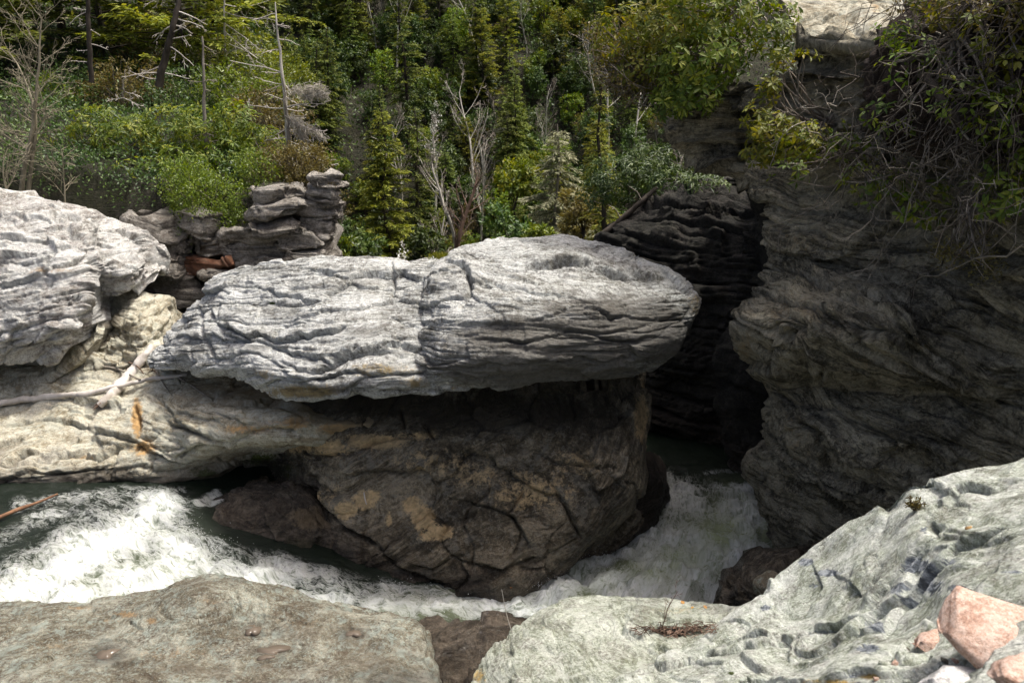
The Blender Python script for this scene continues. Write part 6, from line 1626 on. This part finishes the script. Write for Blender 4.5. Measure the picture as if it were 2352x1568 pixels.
def dead_trees():
    rs = random.Random(9)
    def rb(n, L, r, kids=2): return [(rs.uniform(.15, .97), rs.choice([-1, 1]) * rs.uniform(.6, 1), rs.uniform(-.35, .3), L * rs.uniform(.4, 1.1), r, kids) for _ in range(n)]
    snag('dead_spar', [(672, 400, 19.3), (662, 320, 19.3), (652, 200, 19.3), (640, 90, 19.4), (632, 5, 19.5)], 0.07, 0.014, rb(16, 0.55, 0.014, 2) + [(0.62, -1, 0.25, 1.2, .018, 3), (0.36, 1, .1, .5, .012, 2), (0.42, -1, 0.05, 0.9, .014, 2)], 'tall thin bleached dead spar standing on the cliff prow', 'bark_pale', 'drift', 3)
    snag('lichen_tree', [(668, 430, 19.0), (664, 330, 19.0), (655, 230, 19.0), (650, 180, 19.1)], 0.07, 0.02, [(.75, 1, .25, 1.0, .02, 9), (.6, 1, -.05, .9, .016, 7), (.45, 1, -.25, 1.1, .022, 9), (.3, 1, -.5, 0.9, .016, 6), (.55, 1, -.15, .5, .012, 5), (0.5, -1, .1, .5, .012, 4), (.85, -1, .1, .4, .012, 4)], 'dead tree with drooping lichen covered boughs beside the tall spar', 'bark_grey', 'drift', 4,
         fuzz=([(660, 210, 19.0, 735, 200, 18.8, .05), (660, 270, 19, 740, 312, 18.7, .06), (665, 265, 19, 705, 330, 18.8, .05), (690, 220, 18.9, 745, 215, 18.8, .04)], 380, 0.17))
    snag('dead_stub', [(478, 385, 19.0), (472, 300, 19.0), (468, 180, 19.1), (464, 84, 19.2)], 0.055, 0.022, rb(18, 0.4, 0.012, 2) + [(.12, -1, -.6, .4, .016, 0), (.1, 1, -.8, .4, .014, 0)], 'short grey dead trunk with broken twigs amid the rhododendrons', 'bark_grey', 'twig', 5)
    snag('leaning_tree', [(365, 200, 20.5), (378, 140, 20.5), (395, 70, 20.4), (410, 10, 20.5), (415, -40, 20.6)], 0.10, 0.05, rb(9, 0.9, 0.02, 3) + [(.1, -1, .1, .8, .02, 3), (.15, 1, -.3, .7, .02, 2), (.45, 1, -.3, .9, .018, 2)], 'thick dark trunk leaning out with crooked broken limbs at the top of the left bank', 'bark_dark', 'drift', 6)
    snag('dark_trunk', [(210, 190, 22), (206, 100, 22), (203, 20, 22), (202, -40, 22)], 0.07, 0.05, rb(8, 0.7, 0.014, 2), 'straight dark trunk with short pale twigs at the top left', 'bark_dark', 'drift', 7)
    snag('dead_branch', [(283, 225, 20.2), (284, 190, 20.2), (288, 160, 20.3)], 0.02, 0.01, [(.05, 1, -.5, .5, .012, 9), (.05, -1, -.4, .4, .012, 7), (.2, 1, -.3, .4, .01, 6)], 'grey broken branch hanging amid the left rhododendrons', 'bark_grey', 'drift', 8, cat='branch')
    # tangle of dead boughs high on the left bank
    snag('dead_spar', [(518, 130, 26), (516, 60, 26), (514, -10, 26)], 0.04, 0.02, [(.75, 1, -.4, 1.5, .02, 5), (.55, 1, -.5, 1.4, .02, 5), (.3, 1, -.9, 1.3, .02, 6), (.4, 1, -.7, 1.6, .02, 6), (.9, 1, -.3, 1.6, .02, 3)], 'broken grey spar with long falling boughs near the top, left of the tall spar', 'drift', 'drift', 11)
    # forked bare tree at the left edge
    o = thing('bare_tree', at(60, 455, 17.5), 'forked pale leafless tree rising above the left boulder', 'tree')
    r2 = np.random.RandomState(14)
    b0 = np.array(o.location)
    tr, tw = Tubes(), Tubes()
    for pts, r in (([(42, 470, 17.5), (56, 400, 17.5), (74, 300, 17.4), (84, 210, 17.4), (92, 120, 17.4), (96, 40, 17.5)], .06), ([(62, 470, 17.6), (70, 410, 17.6), (78, 330, 17.5), (82, 270, 17.5), (60, 190, 17.7), (20, 120, 17.8)], .055)):
        P_ = path3(pts, 14, 0.012, r2)
        rad = np.linspace(r, 0.014, 14)
        tr.add(P_ - b0, rad, 7)
        for i in range(4, 14):
            for k in range(2):
                out = []
                sg = r2.choice([-1, 1])
                grow(r2, P_[i] - b0, (sg * r2.uniform(.5, 1), r2.uniform(-.5, .5), r2.uniform(.15, .9)), r2.uniform(.5, 1.25), rad[i] * .42, 0, out,
                     dict(seg=[6, 5, 4], wander=.13, up=[.25, .15, .1], taper=.3, minr=.0045, levels=2, kids=[5, 4], start=[.2, .2], ang=42, ratio=.6, lratio=.5))
                for p, rd, lev in out: (tr if lev == 0 else tw).add(p, rd, 4 if lev == 0 else 3)
    link('trunk', tr.mesh('trunk', M['bark_tan']), o); link('crown', tw.mesh('crown', M['bark_tan']), o)
    for i, (px, y, r0, row, lab) in enumerate(((20, 16.8, .02, 330, 'thin bare sapling at the left edge'), (150, 17.2, .018, 340, 'thin bare sapling arching right of the forked tree'))):
        h = at(px, row, y)[2] - at(px, 470, y)[2]
        plant('bare_sapling', bare_meshes(870 + i, h, r0, (0.2 if i else -.05, 0), dict(minr=.0055, kids=[12, 6, 4], start=[.15, .2, .2], ang=50, levels=2, up=[.1, .1, .1], lratio=.6), ('bark_tan', 'bark_tan'), twig_from=1), at(px, 475, y), lab, 'tree')

dead_trees()

# ------------------------------------------------------------------ right rim: overhanging shrubs, root mat, hanging roots
def right_rim():
    W = whorl_shrub
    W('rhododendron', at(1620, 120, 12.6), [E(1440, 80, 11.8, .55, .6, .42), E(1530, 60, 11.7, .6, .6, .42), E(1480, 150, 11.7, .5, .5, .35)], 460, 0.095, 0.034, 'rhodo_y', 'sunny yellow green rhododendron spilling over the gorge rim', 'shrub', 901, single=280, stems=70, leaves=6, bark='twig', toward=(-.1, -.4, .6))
    W('rhododendron', at(1700, 90, 12.2), [E(1570, 150, 11.4, .5, .5, .4), E(1640, 130, 11.3, .5, .5, .42), E(1590, 220, 11.3, .40, .4, .28), E(1540, 235, 11.3, .3, .3, .2)], 330, 0.115, 0.038, 'rhodo', 'dark green rhododendron hanging below the sunny one on the rim', 'shrub', 902, single=280, stems=50, bark='twig', toward=(-.1, -.5, .4))
    W('rhododendron', at(1720, -20, 12.2), [E(1640, 30, 11.4, .6, .5, .35), E(1740, 40, 11.3, .6, .5, .4), E(1590, -30, 11.6, .7, .6, .4), E(1780, 90, 11.1, .3, .3, .25)], 340, 0.10, 0.034, 'rhodo', 'leafy rhododendron at the top edge left of the pale ledge', 'shrub', 903, stems=50, close=True, bark='twig')
    small_shrub('heath_bush', at(1480, 190, 11.9), [E(1430, 160, 11.7, .45, .5, .36), E(1400, 100, 11.9, .4, .4, .34), E(1460, 200, 11.7, .35, .4, .25)], 1500, 0.05, 0.024, 'rust_leaf', 'twiggy grey bush with few leaves below the sunny rhododendron', 'bush', 904, 240)
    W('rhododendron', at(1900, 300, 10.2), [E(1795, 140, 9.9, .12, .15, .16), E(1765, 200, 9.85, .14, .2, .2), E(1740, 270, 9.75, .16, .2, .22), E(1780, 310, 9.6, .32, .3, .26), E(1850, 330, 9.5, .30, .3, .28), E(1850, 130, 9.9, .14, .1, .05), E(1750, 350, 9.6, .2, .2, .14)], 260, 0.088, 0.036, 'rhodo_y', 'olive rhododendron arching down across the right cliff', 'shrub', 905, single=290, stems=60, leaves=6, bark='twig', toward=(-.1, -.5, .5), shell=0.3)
    W('rhododendron', at(1960, 340, 9.6), [E(1900, 310, 9.2, .3, .3, .25), E(1820, 390, 9.3, .3, .3, .15), E(1960, 340, 9.0, .3, .3, .18), E(2020, 420, 8.4, .4, .3, .25), E(2120, 470, 7.7, .35, .3, .25), E(2060, 250, 8.2, .3, .3, .2)], 120, 0.09, 0.038, 'rhodo', 'sparse grey green rhododendron sprigs low on the right cliff', 'shrub', 906, single=200, stems=40, leaves=5, bark='twig')
    W('rhododendron', at(2420, 330, 7.2), [E(2330, 380, 6.6, .26, .3, .30), E(2300, 440, 6.5, .2, .25, .22), E(2360, 300, 6.7, .25, .3, .3)], 110, 0.10, 0.034, 'rhodo', 'dark glossy rhododendron at the right edge', 'shrub', 907, single=290, stems=30, leaves=7, bark='twig')
    W('rhododendron', at(1450, 470, 18.3), [E(1430, 410, 17.6, .85, .7, .6), E(1490, 380, 17.7, .6, .6, .5), E(1380, 440, 17.6, .5, .5, .45), E(1545, 425, 16.9, .6, .5, .34), E(1620, 425, 16.4, .5, .5, .26)], 660, 0.12, 0.034, 'dark_leaf', 'large dark rhododendron dome on top of the black gorge wall', 'shrub', 908, stems=30)
    W('rhododendron', at(2300, -80, 7.6), [E(2200, 20, 7.5, .3, .3, .16), E(2300, 60, 6.7, .3, .3, .22), E(2340, 170, 6.5, .25, .3, .22), E(2140, 10, 8.0, .25, .25, .12)], 110, 0.085, 0.034, 'rhodo_y', 'olive leafy rhododendron drooping over the root mat in the top right corner', 'shrub', 909, single=250, stems=40, leaves=6, bark='bark_grey')
    W('rhododendron', at(2200, 100, 7.6), [E(2120, 150, 7.5, .4, .25, .22), E(2220, 240, 6.75, .4, .25, .3), E(2080, 260, 7.9, .35, .25, .25), E(2300, 260, 6.3, .25, .2, .25), E(2060, 80, 8.2, .25, .2, .15)], 170, 0.08, 0.03, 'rhodo', 'green leafy sprays of rhododendron growing through the root mat', 'shrub', 910, single=250, stems=60, leaves=5, bark='bark_grey', shell=.3)
    # root mat
    rows = [(-120, 2130, 9.4), (-20, 2085, 9.2), (60, 2040, 9.0), (130, 2000, 8.9), (190, 1985, 8.75), (250, 1975, 8.6), (300, 2010, 8.4), (330, 2070, 8.2)]
    Ls = [[(x, r, y), (x + 60, r - 5, y - 0.55), (x + 150, r - 10, y - 1.05), (x + 260, r - 12, y - 1.7), (2450, r - 15, 6.2), (2650, r - 15, 5.8)] for (r, x, y) in rows]
    t = thing('root_mat', at(2150, 330, 8.3), 'dark brown overhanging mat of soil and roots at the top right', 'root mat')
    loft('soil', Ls, M['root_soil'], t, top=((0.6, 0.8, 0), (1.2, 2.4, 0)), bot=((0.5, 1.2, 0),), spacing=0.032, seed=921, caps=(0.2, 0.25), prm=dict(nrm=(0.3, 0, 1), lump=0.16, lump_s=0.4, layers=((0.14, 0.05, 0.05), (0.05, 0.02, 0.02)), rough=0.03))
    rs = np.random.RandomState(31)
    # fibres over the mat
    fb = Tubes()
    for i in range(260):
        u = rs.uniform(); r = rs.uniform(-40, 330); x = 1990 + 360 * u + rs.normal() * 10
        y = 8.75 - 2.3 * u - 0.3
        a = at(x, r, y); d = unit(np.array([rs.normal() * .7 - .5, -.25, -.5 + rs.normal() * .35]))
        L = rs.uniform(.15, .6)
        P_ = a + np.outer(np.linspace(0, L, 5), d); P_[1:] += rs.normal(size=(4, 3)) * .03; P_[:, 2] -= np.linspace(0, 1, 5) ** 2 * .12
        fb.add(P_ - np.array(t.location), np.linspace(.0045, .002, 5), 3)
    f = link('root_fibre', fb.mesh('root_fibre', M['bark_dark']), t); f['kind'] = 'stuff'
    # hanging roots and bare stems below it
    t = thing('hanging_roots', at(2200, 330, 7.4), 'tangle of grey hanging roots and bare stems down the right cliff', 'roots')
    b0 = np.array(t.location)
    def yat(px): return float(np.interp(px, [1750, 1900, 2050, 2250, 2500], [9.75, 9.0, 8.2, 7.0, 6.0])) - 0.25
    lines = []
    for i in range(44):
        px = rs.uniform(1930, 2400); r0 = rs.uniform(180, 380); ln = rs.uniform(80, 330)
        sl = rs.normal() * 60 - 20
        mid = rs.normal() * 40
        y = yat(px) - rs.uniform(0, .45)
        lines.append(([(px, r0, y + .1), (px + sl * .5 + mid, r0 + ln * .5, y), (px + sl, r0 + ln, y + .1)], rs.uniform(.003, .007)))
    for i in range(20):      # arching twigs
        px = rs.uniform(1850, 2400); r0 = rs.uniform(150, 480); y = yat(px) - rs.uniform(.1, .5)
        dx = rs.uniform(60, 220) * rs.choice([-1, 1], p=[.7, .3])
        lines.append(([(px, r0, y), (px + dx * .4, r0 - rs.uniform(-40, 40), y - .1), (px + dx, r0 + rs.uniform(30, 160), y - .05)], rs.uniform(.0035, .0075)))
    for pts in ([(2100, 320, 7.7), (1990, 350, 8.1), (1900, 455, 8.8), (1800, 505, 9.3), (1755, 520, 9.5)], [(2050, 400, 8.0), (1960, 420, 8.4), (1900, 480, 8.8), (1840, 480, 9.1)], [(2170, 180, 7.5), (2070, 290, 8.0), (2020, 320, 8.3), (1950, 330, 8.6)],
                [(2020, 160, 8.4), (1960, 178, 8.7), (1930, 170, 8.8), (1900, 185, 9.0), (1870, 190, 9.2)], [(1990, 205, 8.6), (1900, 240, 9.1), (1800, 260, 9.6)], [(2350, 190, 6.4), (2260, 210, 6.7), (2130, 260, 7.3)], [(2352, 560, 6.3), (2200, 610, 6.9), (2060, 660, 7.9)], [(2330, 500, 6.3), (2230, 560, 6.8), (2120, 640, 7.6), (2080, 720, 7.9)]):
        lines.append((pts, .011))
    kept = Tubes()
    for q, (pts, r) in enumerate(lines):
        P_ = path3(pts, 12, .022, rs)
        tb = Tubes(); tb.add(P_ - b0, np.linspace(r, r * .45, 12), 4)
        # side twigs
        for k in range(rs.randint(1, 5)):
            out = []
            i = rs.randint(3, 11)
            grow(rs, P_[i] - b0, unit(P_[i] - P_[i - 1]) + rs.normal(size=3) * .7, rs.uniform(.12, .4), r * .5, 0, out, dict(seg=[5, 4], wander=.25, up=[0, 0], taper=.4, minr=.0025, levels=1, kids=[3], start=[.2], ang=50, ratio=.6, lratio=.6))
            for p, rd, lev in out: tb.add(p, rd, 3)
        link('root', tb.mesh('root', M['bark_grey'] if rs.uniform() < .55 else M['bark_dark']), t)
    # dead trunk leaning down through the roots
    P_ = path3([(2100, 150, 8.2), (2150, 210, 7.2), (2200, 280, 6.85), (2240, 350, 6.75), (2275, 420, 6.7)], 16, .008, rs)
    o = thing('leaning_dead_tree', P_[0], 'leaning mottled grey trunk among the hanging roots', 'trunk')
    tb = Tubes(); tb.add(P_ - P_[0], np.linspace(.042, .022, 16), 8); link('stem', tb.mesh('stem', M['bark_dark']), o)
    tb = Tubes()
    for i in (6, 9, 11, 14, 15):
        out = []
        grow(rs, P_[i] - P_[0], (rs.uniform(-1, 1), -.3, rs.uniform(-1, .2)), rs.uniform(.3, .6), .014, 0, out, dict(seg=[6, 4], wander=.2, up=[0, 0], taper=.4, minr=.003, levels=1, kids=[5], start=[.2], ang=45, ratio=.6, lratio=.6))
        for p, rd, lev in out: tb.add(p, rd, 4)
    link('branches', tb.mesh('branches', M['twig']), o)
    # small yellowish sprigs low on the wall
    small_shrub('hanging_sprig', at(2230, 470, 7.2), [E(2200, 590, 7.05, .22, .1, .10), E(2260, 600, 6.8, .12, .1, .2), E(2160, 570, 7.2, .12, .1, .08)], 500, 0.035, 0.018, 'rust_leaf', 'small yellowish sprig hanging low on the right cliff', 'plant', 935, 18, shell=0.2)
    small_shrub('rim_bush', at(2280, -60, 7.4), [E(2230, -10, 7.2, .4, .4, .2), E(2330, 20, 6.7, .35, .35, .22), E(2120, 0, 8.0, .25, .3, .15)], 900, 0.05, 0.026, 'rust_leaf', 'reddish twiggy bush on top of the root mat', 'bush', 936, 120)
    # fallen log on the gorge wall
    P_ = path3([(1378, 545, 16.6), (1420, 510, 16.6), (1465, 470, 16.6), (1510, 432, 16.7)], 12, .01, rs)
    o = thing('fallen_log', P_[0], 'dark thin log leaning on the black gorge wall', 'log')
    tb = Tubes(); tb.add(P_ - P_[0], np.linspace(.07, .05, 12), 7); link('stem', tb.mesh('stem', M['bark_dark']), o)
    tb = Tubes()
    for i in (4, 8):
        tb.add(np.array([P_[i], P_[i] + [-.12, -.05, .2], P_[i] + [-.3, -.08, .32]]) - P_[0], [.014, .01, .006], 4)
    link('branches', tb.mesh('branches', M['bark_grey']), o)

right_rim()

# ------------------------------------------------------------------ small things lying about
def on_scene(px, py, y_def=8.0):
    dg = bpy.context.evaluated_depsgraph_get()
    d_ = Vector(unit(at(px, py, 5) - np.array([0, 0, CAMZ])))
    ok, loc, nrm, fi, ob, mx = SC.ray_cast(dg, Vector((0, 0, CAMZ)), d_)
    return np.array(loc) if ok else at(px, py, y_def)

def small_things():
    bpy.context.view_layer.update()
    rs = np.random.RandomState(51)
    def lying(pts, n, lift, smooth=2):
        C = np.array([on_scene(px, py) for px, py in catmull(np.array(pts, float), n)])
        for _ in range(smooth): C[1:-1] = (C[:-2] + 2 * C[1:-1] + C[2:]) / 4
        view = unit(np.array([0, 0, CAMZ]) - C)
        return C + view * lift
    # the thick bleached log
    P_ = lying([(228, 930), (262, 900), (300, 858), (330, 822), (350, 795)], 16, .07, 6)
    r = np.interp(np.linspace(0, 1, 16), [0, .2, .6, 1], [.055, .085, .08, .05]) * rs.uniform(.92, 1.08, 16)
    o = thing('driftwood_log', P_[0], 'thick short bleached driftwood log with a splintered end under the long pole', 'driftwood')
    P8 = catmull(P_, 60); P8 = P8 + 0.010 * np.stack([fbm(P8 * 5, 2, q) for q in (1, 2, 3)], 1); tb = Tubes(); tb.add(P8 - P_[0], np.interp(np.linspace(0, 15, 60), np.arange(16), r), 14, 0.30); link('stem', tb.mesh('stem', M['drift']), o)
    sp = Tubes()
    for k in range(10):
        a = P_[0] + rs.normal(size=3) * .03; sp.add(np.array([P_[1] + rs.normal(size=3) * .03, a, a + unit(P_[0] - P_[2]) * rs.uniform(.03, .10)]) - P_[0], [.014, .010, .002], 4)
    link('splinters', sp.mesh('splinters', M['bark_brown']), o)
    LOG = P_
    P2 = lying([(-40, 930), (60, 918), (130, 906), (200, 906), (260, 888), (330, 872), (430, 860)], 30, .12, 8)
    o = thing('driftwood_pole', P2[0], 'long thin bleached driftwood pole lying across the thick log', 'driftwood')
    P9 = catmull(P2, 120); P9 = P9 + 0.022 * np.stack([fbm(P9 * 2.2, 3, q) for q in (1, 2, 3)], 1); tb = Tubes(); tb.add(P9 - P2[0], np.interp(np.linspace(0, 1, 120), [0, .4, 1], [.06, .05, .028]), 10, 0.28); link('stem', tb.mesh('stem', M['drift']), o)
    tb = Tubes(); i = 12
    tb.add(np.array([P2[i], P2[i] + [.15, -.03, -.06], P2[i] + [.32, -.02, -.04], P2[i] + [.36, -.02, -.09]]) - P2[0], [.03, .022, .014, .004], 6)
    link('fork', tb.mesh('fork', M['drift']), o)
    for pts, r, mat, lab in (([(240, 842), (275, 848), (300, 862), (322, 872)], .022, 'bark_grey', 'curved grey branch left of the thick driftwood log'), ([(295, 832), (315, 840), (330, 858)], .015, 'bark_brown', 'short brown curved twig above the grey curved branch'),
                             ([(358, 850), (375, 880), (395, 908)], .014, 'bark_grey', 'short grey stick crossing the pole near its tip'), ([(412, 868), (440, 885), (468, 905), (488, 918)], .018, 'twig', 'straight tan stick under the slab, right of the pole')):
        Q = lying(pts, 9, r + .01, 2)
        tb = Tubes(); tb.add(Q - Q[0], np.linspace(r, r * .6, 9), 6)
        o = link('stick', tb.mesh('stick', M[mat])); o.location = Q[0]; tag(o, lab, 'stick')
    # dry grass and twig tuft beside the log
    tb = Tubes()
    c = on_scene(352, 852)
    for k in range(34):
        d = unit(np.array([rs.normal(), -.3 + rs.normal() * .3, .5 + rs.normal() * .4])); L = rs.uniform(.08, .25)
        tb.add(np.array([c, c + d * L * .5, c + d * L + [0, 0, -.04]]) - c, [.004, .003, .0015], 3)
    o = link('dry_tuft', tb.mesh('dry_tuft', M['bark_brown'])); o.location = c; tag(o, 'tuft of dry brown twigs beside the thick driftwood log', 'twigs', kind='stuff')
    # spray thrown up where the water breaks
    SV, SF = [], []
    octf = np.array([[0, 2, 4], [2, 1, 4], [1, 3, 4], [3, 0, 4], [2, 0, 5], [1, 2, 5], [3, 1, 5], [0, 3, 5]])
    for (px, py, n, sg) in ((430, 1220, 90, .13), (330, 1180, 120, .2), (480, 1260, 140, .16), (900, 1370, 160, .16), (1010, 1385, 120, .14), (1270, 1350, 200, .16), (1380, 1300, 160, .18), (1640, 1370, 160, .15), (1560, 1350, 120, .2), (250, 1290, 140, .25)):
        c = on_scene(px, py)
        for k in range(n):
            q = c + rs.normal(size=3) * sg * np.array([1.3, .8, .0]) + np.array([0, 0, abs(rs.normal()) * sg * .55])
            r = rs.uniform(.002, .005)
            SF.append(octf + len(SV) * 6); SV.append(q + np.array([[r, 0, 0], [-r, 0, 0], [0, r, 0], [0, -r, 0], [0, 0, r * 1.6], [0, 0, -r]]))
    ms, nt, out = new_mat('spray_drops'); t_ = NT(nt); b_ = t_.n('ShaderNodeBsdfPrincipled'); b_.inputs['Base Color'].default_value = (.8, .82, .82, 1); b_.inputs['Roughness'].default_value = .4; t_.l(b_.outputs[0], out.inputs[0])
    c0 = SV[0][0]
    o = mesh_obj('spray', np.concatenate(SV), [np.concatenate(SF)], ms, origin=c0); tag(o, 'white spray drops over the breaking water', 'spray', kind='stuff')
    # rusty branch in the pool
    P_ = np.array([at_z(x, y, 1.47) for x, y in catmull(np.array([(-30, 1200), (40, 1170), (90, 1152), (132, 1134)], float), 10)])
    tb = Tubes(); tb.add(P_ - P_[0], np.linspace(.038, .014, 10) * rs.uniform(.85, 1.15, 10), 7)
    o = link('rusty_branch', tb.mesh('rusty_branch', M['rusty_wood'])); o.location = P_[0]; tag(o, 'rust coloured branch floating at the left edge of the pool', 'branch')
    # pale twig on the buttress
    P_ = lying([(836, 1130), (838, 1145), (842, 1158)], 6, .012, 1)
    tb = Tubes(); tb.add(P_ - P_[0], np.linspace(.012, .006, 6), 5); o = link('pale_twig', tb.mesh('pale_twig', M['drift'])); o.location = P_[0]; tag(o, 'tiny pale twig stuck on the dark buttress', 'twig')
    # fallen leaves
    for px, py, L, lab in ((1620, 1394, .045, 'orange fallen leaf on the banded ledge, the largest one'), (1590, 1396, .035, 'dull yellow fallen leaf beside the orange one'), (1175, 1350, .05, 'small yellow leaf stuck low on the dark buttress'), (1568, 1384, .05, 'ochre fallen leaf furthest up the banded ledge')):
        c = on_scene(px, py)
        a = leaf_arrays([(-L / 2, 0, 0.006)], [(1, rs.normal() * .3, 0.05)], [(0, 0, 1)], L, L * .65, lv=np.array([rs.uniform()]), close=True, droop=.1)
        o = link('fallen_leaf', leaf_mesh('fallen_leaf', a, M['yellow_leaf'])); o.location = c + np.array([0, -.005, .006]); o.rotation_euler = (.2, .1, rs.uniform(0, 6)); tag(o, lab, 'leaf')
    # litter caught on the right ledge
    tb = Tubes()
    c0 = on_scene(1530, 1448)
    for k in range(150):
        px = 1455 + rs.uniform() ** .8 * 190; py = 1446 + rs.normal() * 7 + (px - 1540) * -.02
        c = on_scene(px, py); d = unit(np.array([rs.normal(), rs.normal() * .5, abs(rs.normal()) * .25])); L = rs.uniform(.03, .12)
        tb.add(np.array([c - d * L * .5 + [0, 0, .012], c + [0, 0, .018], c + d * L * .5 + [0, 0, .010]]) - c0, [.003, .004, .002], 3)
    for k in range(40):
        c = on_scene(1545 + rs.normal() * 12, 1452 + rs.normal() * 3); d = unit(np.array([rs.normal() * .6 - .4, -.6, .2 + rs.normal() * .2])); L = rs.uniform(.06, .11)
        tb.add(np.array([c, c + d * L * .5 + [0, 0, .015], c + d * L]) - c0, [.006, .007, .002], 4)
    o = link('twig_litter', tb.mesh('twig_litter', M['bark_brown'])); o.location = c0; tag(o, 'red brown twig litter caught in a fold of the right ledge', 'litter', kind='stuff')
    out = []; c = on_scene(1520, 1444)
    grow(rs, (0, 0, 0), (.35, .1, 1), .34, .005, 0, out, dict(seg=[6, 4, 3], wander=.15, up=[0, 0, 0], taper=.4, minr=.0016, levels=2, kids=[6, 3], start=[.2, .2], ang=45, ratio=.6, lratio=.5))
    tb = Tubes(); [tb.add(p, r, 4) for p, r, l in out]; o = link('dry_sprig', tb.mesh('dry_sprig', M['bark_brown'])); o.location = c; tag(o, 'dry upright sprig standing in the twig litter', 'twig')
    # dry grass stalk in front of the rapids
    c = on_scene(1176, 1452); tb = Tubes()
    top = c + (at(1152, 1352, c[1]) - at(1176, 1452, c[1]))
    mid = c + (at(1166, 1420, c[1]) - at(1176, 1452, c[1]))
    tb.add(catmull(np.array([c, mid, top]), 10) - c, np.linspace(.0045, .0018, 10), 4)
    o = link('grass_stalk', tb.mesh('grass_stalk', M['drift'])); o.location = c; tag(o, 'single bent dry grass stalk at the tip of the right ledge', 'grass stalk')
    # sprig growing on the outcrop
    c = on_scene(2100, 1172); o = thing('small_plant', c, 'small olive and rust sprig growing on the pale outcrop', 'plant')
    tb = Tubes(); LP, LD = [], []
    for k in range(9):
        d = unit(np.array([rs.normal() * .6, rs.normal() * .3, 1])); L = rs.uniform(.04, .12)
        tb.add(np.array([(0, 0, 0), d * L * .5, d * L + [0, 0, .01]]), [.004, .003, .002], 4)
        for q in range(22):
            LP.append(d * L * rs.uniform(.25, 1)); LD.append(d + rs.normal(size=3) * .8)
    link('stems', tb.mesh('stems', M['bark_brown']), o)
    link('foliage', leaf_mesh('foliage', leaf_arrays(np.array(LP), np.array(LD), rdir(rs, len(LP)), .028, .010), M['rust_leaf']), o)
    # moss tuft in the notch of the slab
    c = at(1012, 596, 11.0); n = 260
    P_ = np.stack([rs.normal(size=n) * .07, rs.normal(size=n) * .05, np.abs(rs.normal(size=n)) * .01], 1)
    o = link('moss_tuft', leaf_mesh('moss_tuft', leaf_arrays(P_, np.array([0, -.1, 1.0]) + rs.normal(size=(n, 3)) * .35, rdir(rs, n), .10, .012), M['hemlock_y'])); o.location = c; tag(o, 'tuft of yellow green moss in the notch between the two humps of the slab', 'moss', kind='stuff')
    # moss on the prow
    for px, py, y, lab in ((762, 428, 17.1, 'cushion of rusty moss on the tip of the cliff prow'), (738, 415, 17.2, 'smaller mossy cushion left of the prow tip')):
        c = at(px, py, y); n = 420
        P_ = rdir(rs, n) * np.array([.12, .08, .10]) * rs.uniform(.6, 1, (n, 1))
        o = link('moss_cushion', leaf_mesh('moss_cushion', leaf_arrays(P_, unit(P_) + rs.normal(size=(n, 3)) * .4, rdir(rs, n), .05, .016), M['rust_leaf'])); o.location = c; tag(o, lab, 'moss')

small_things()
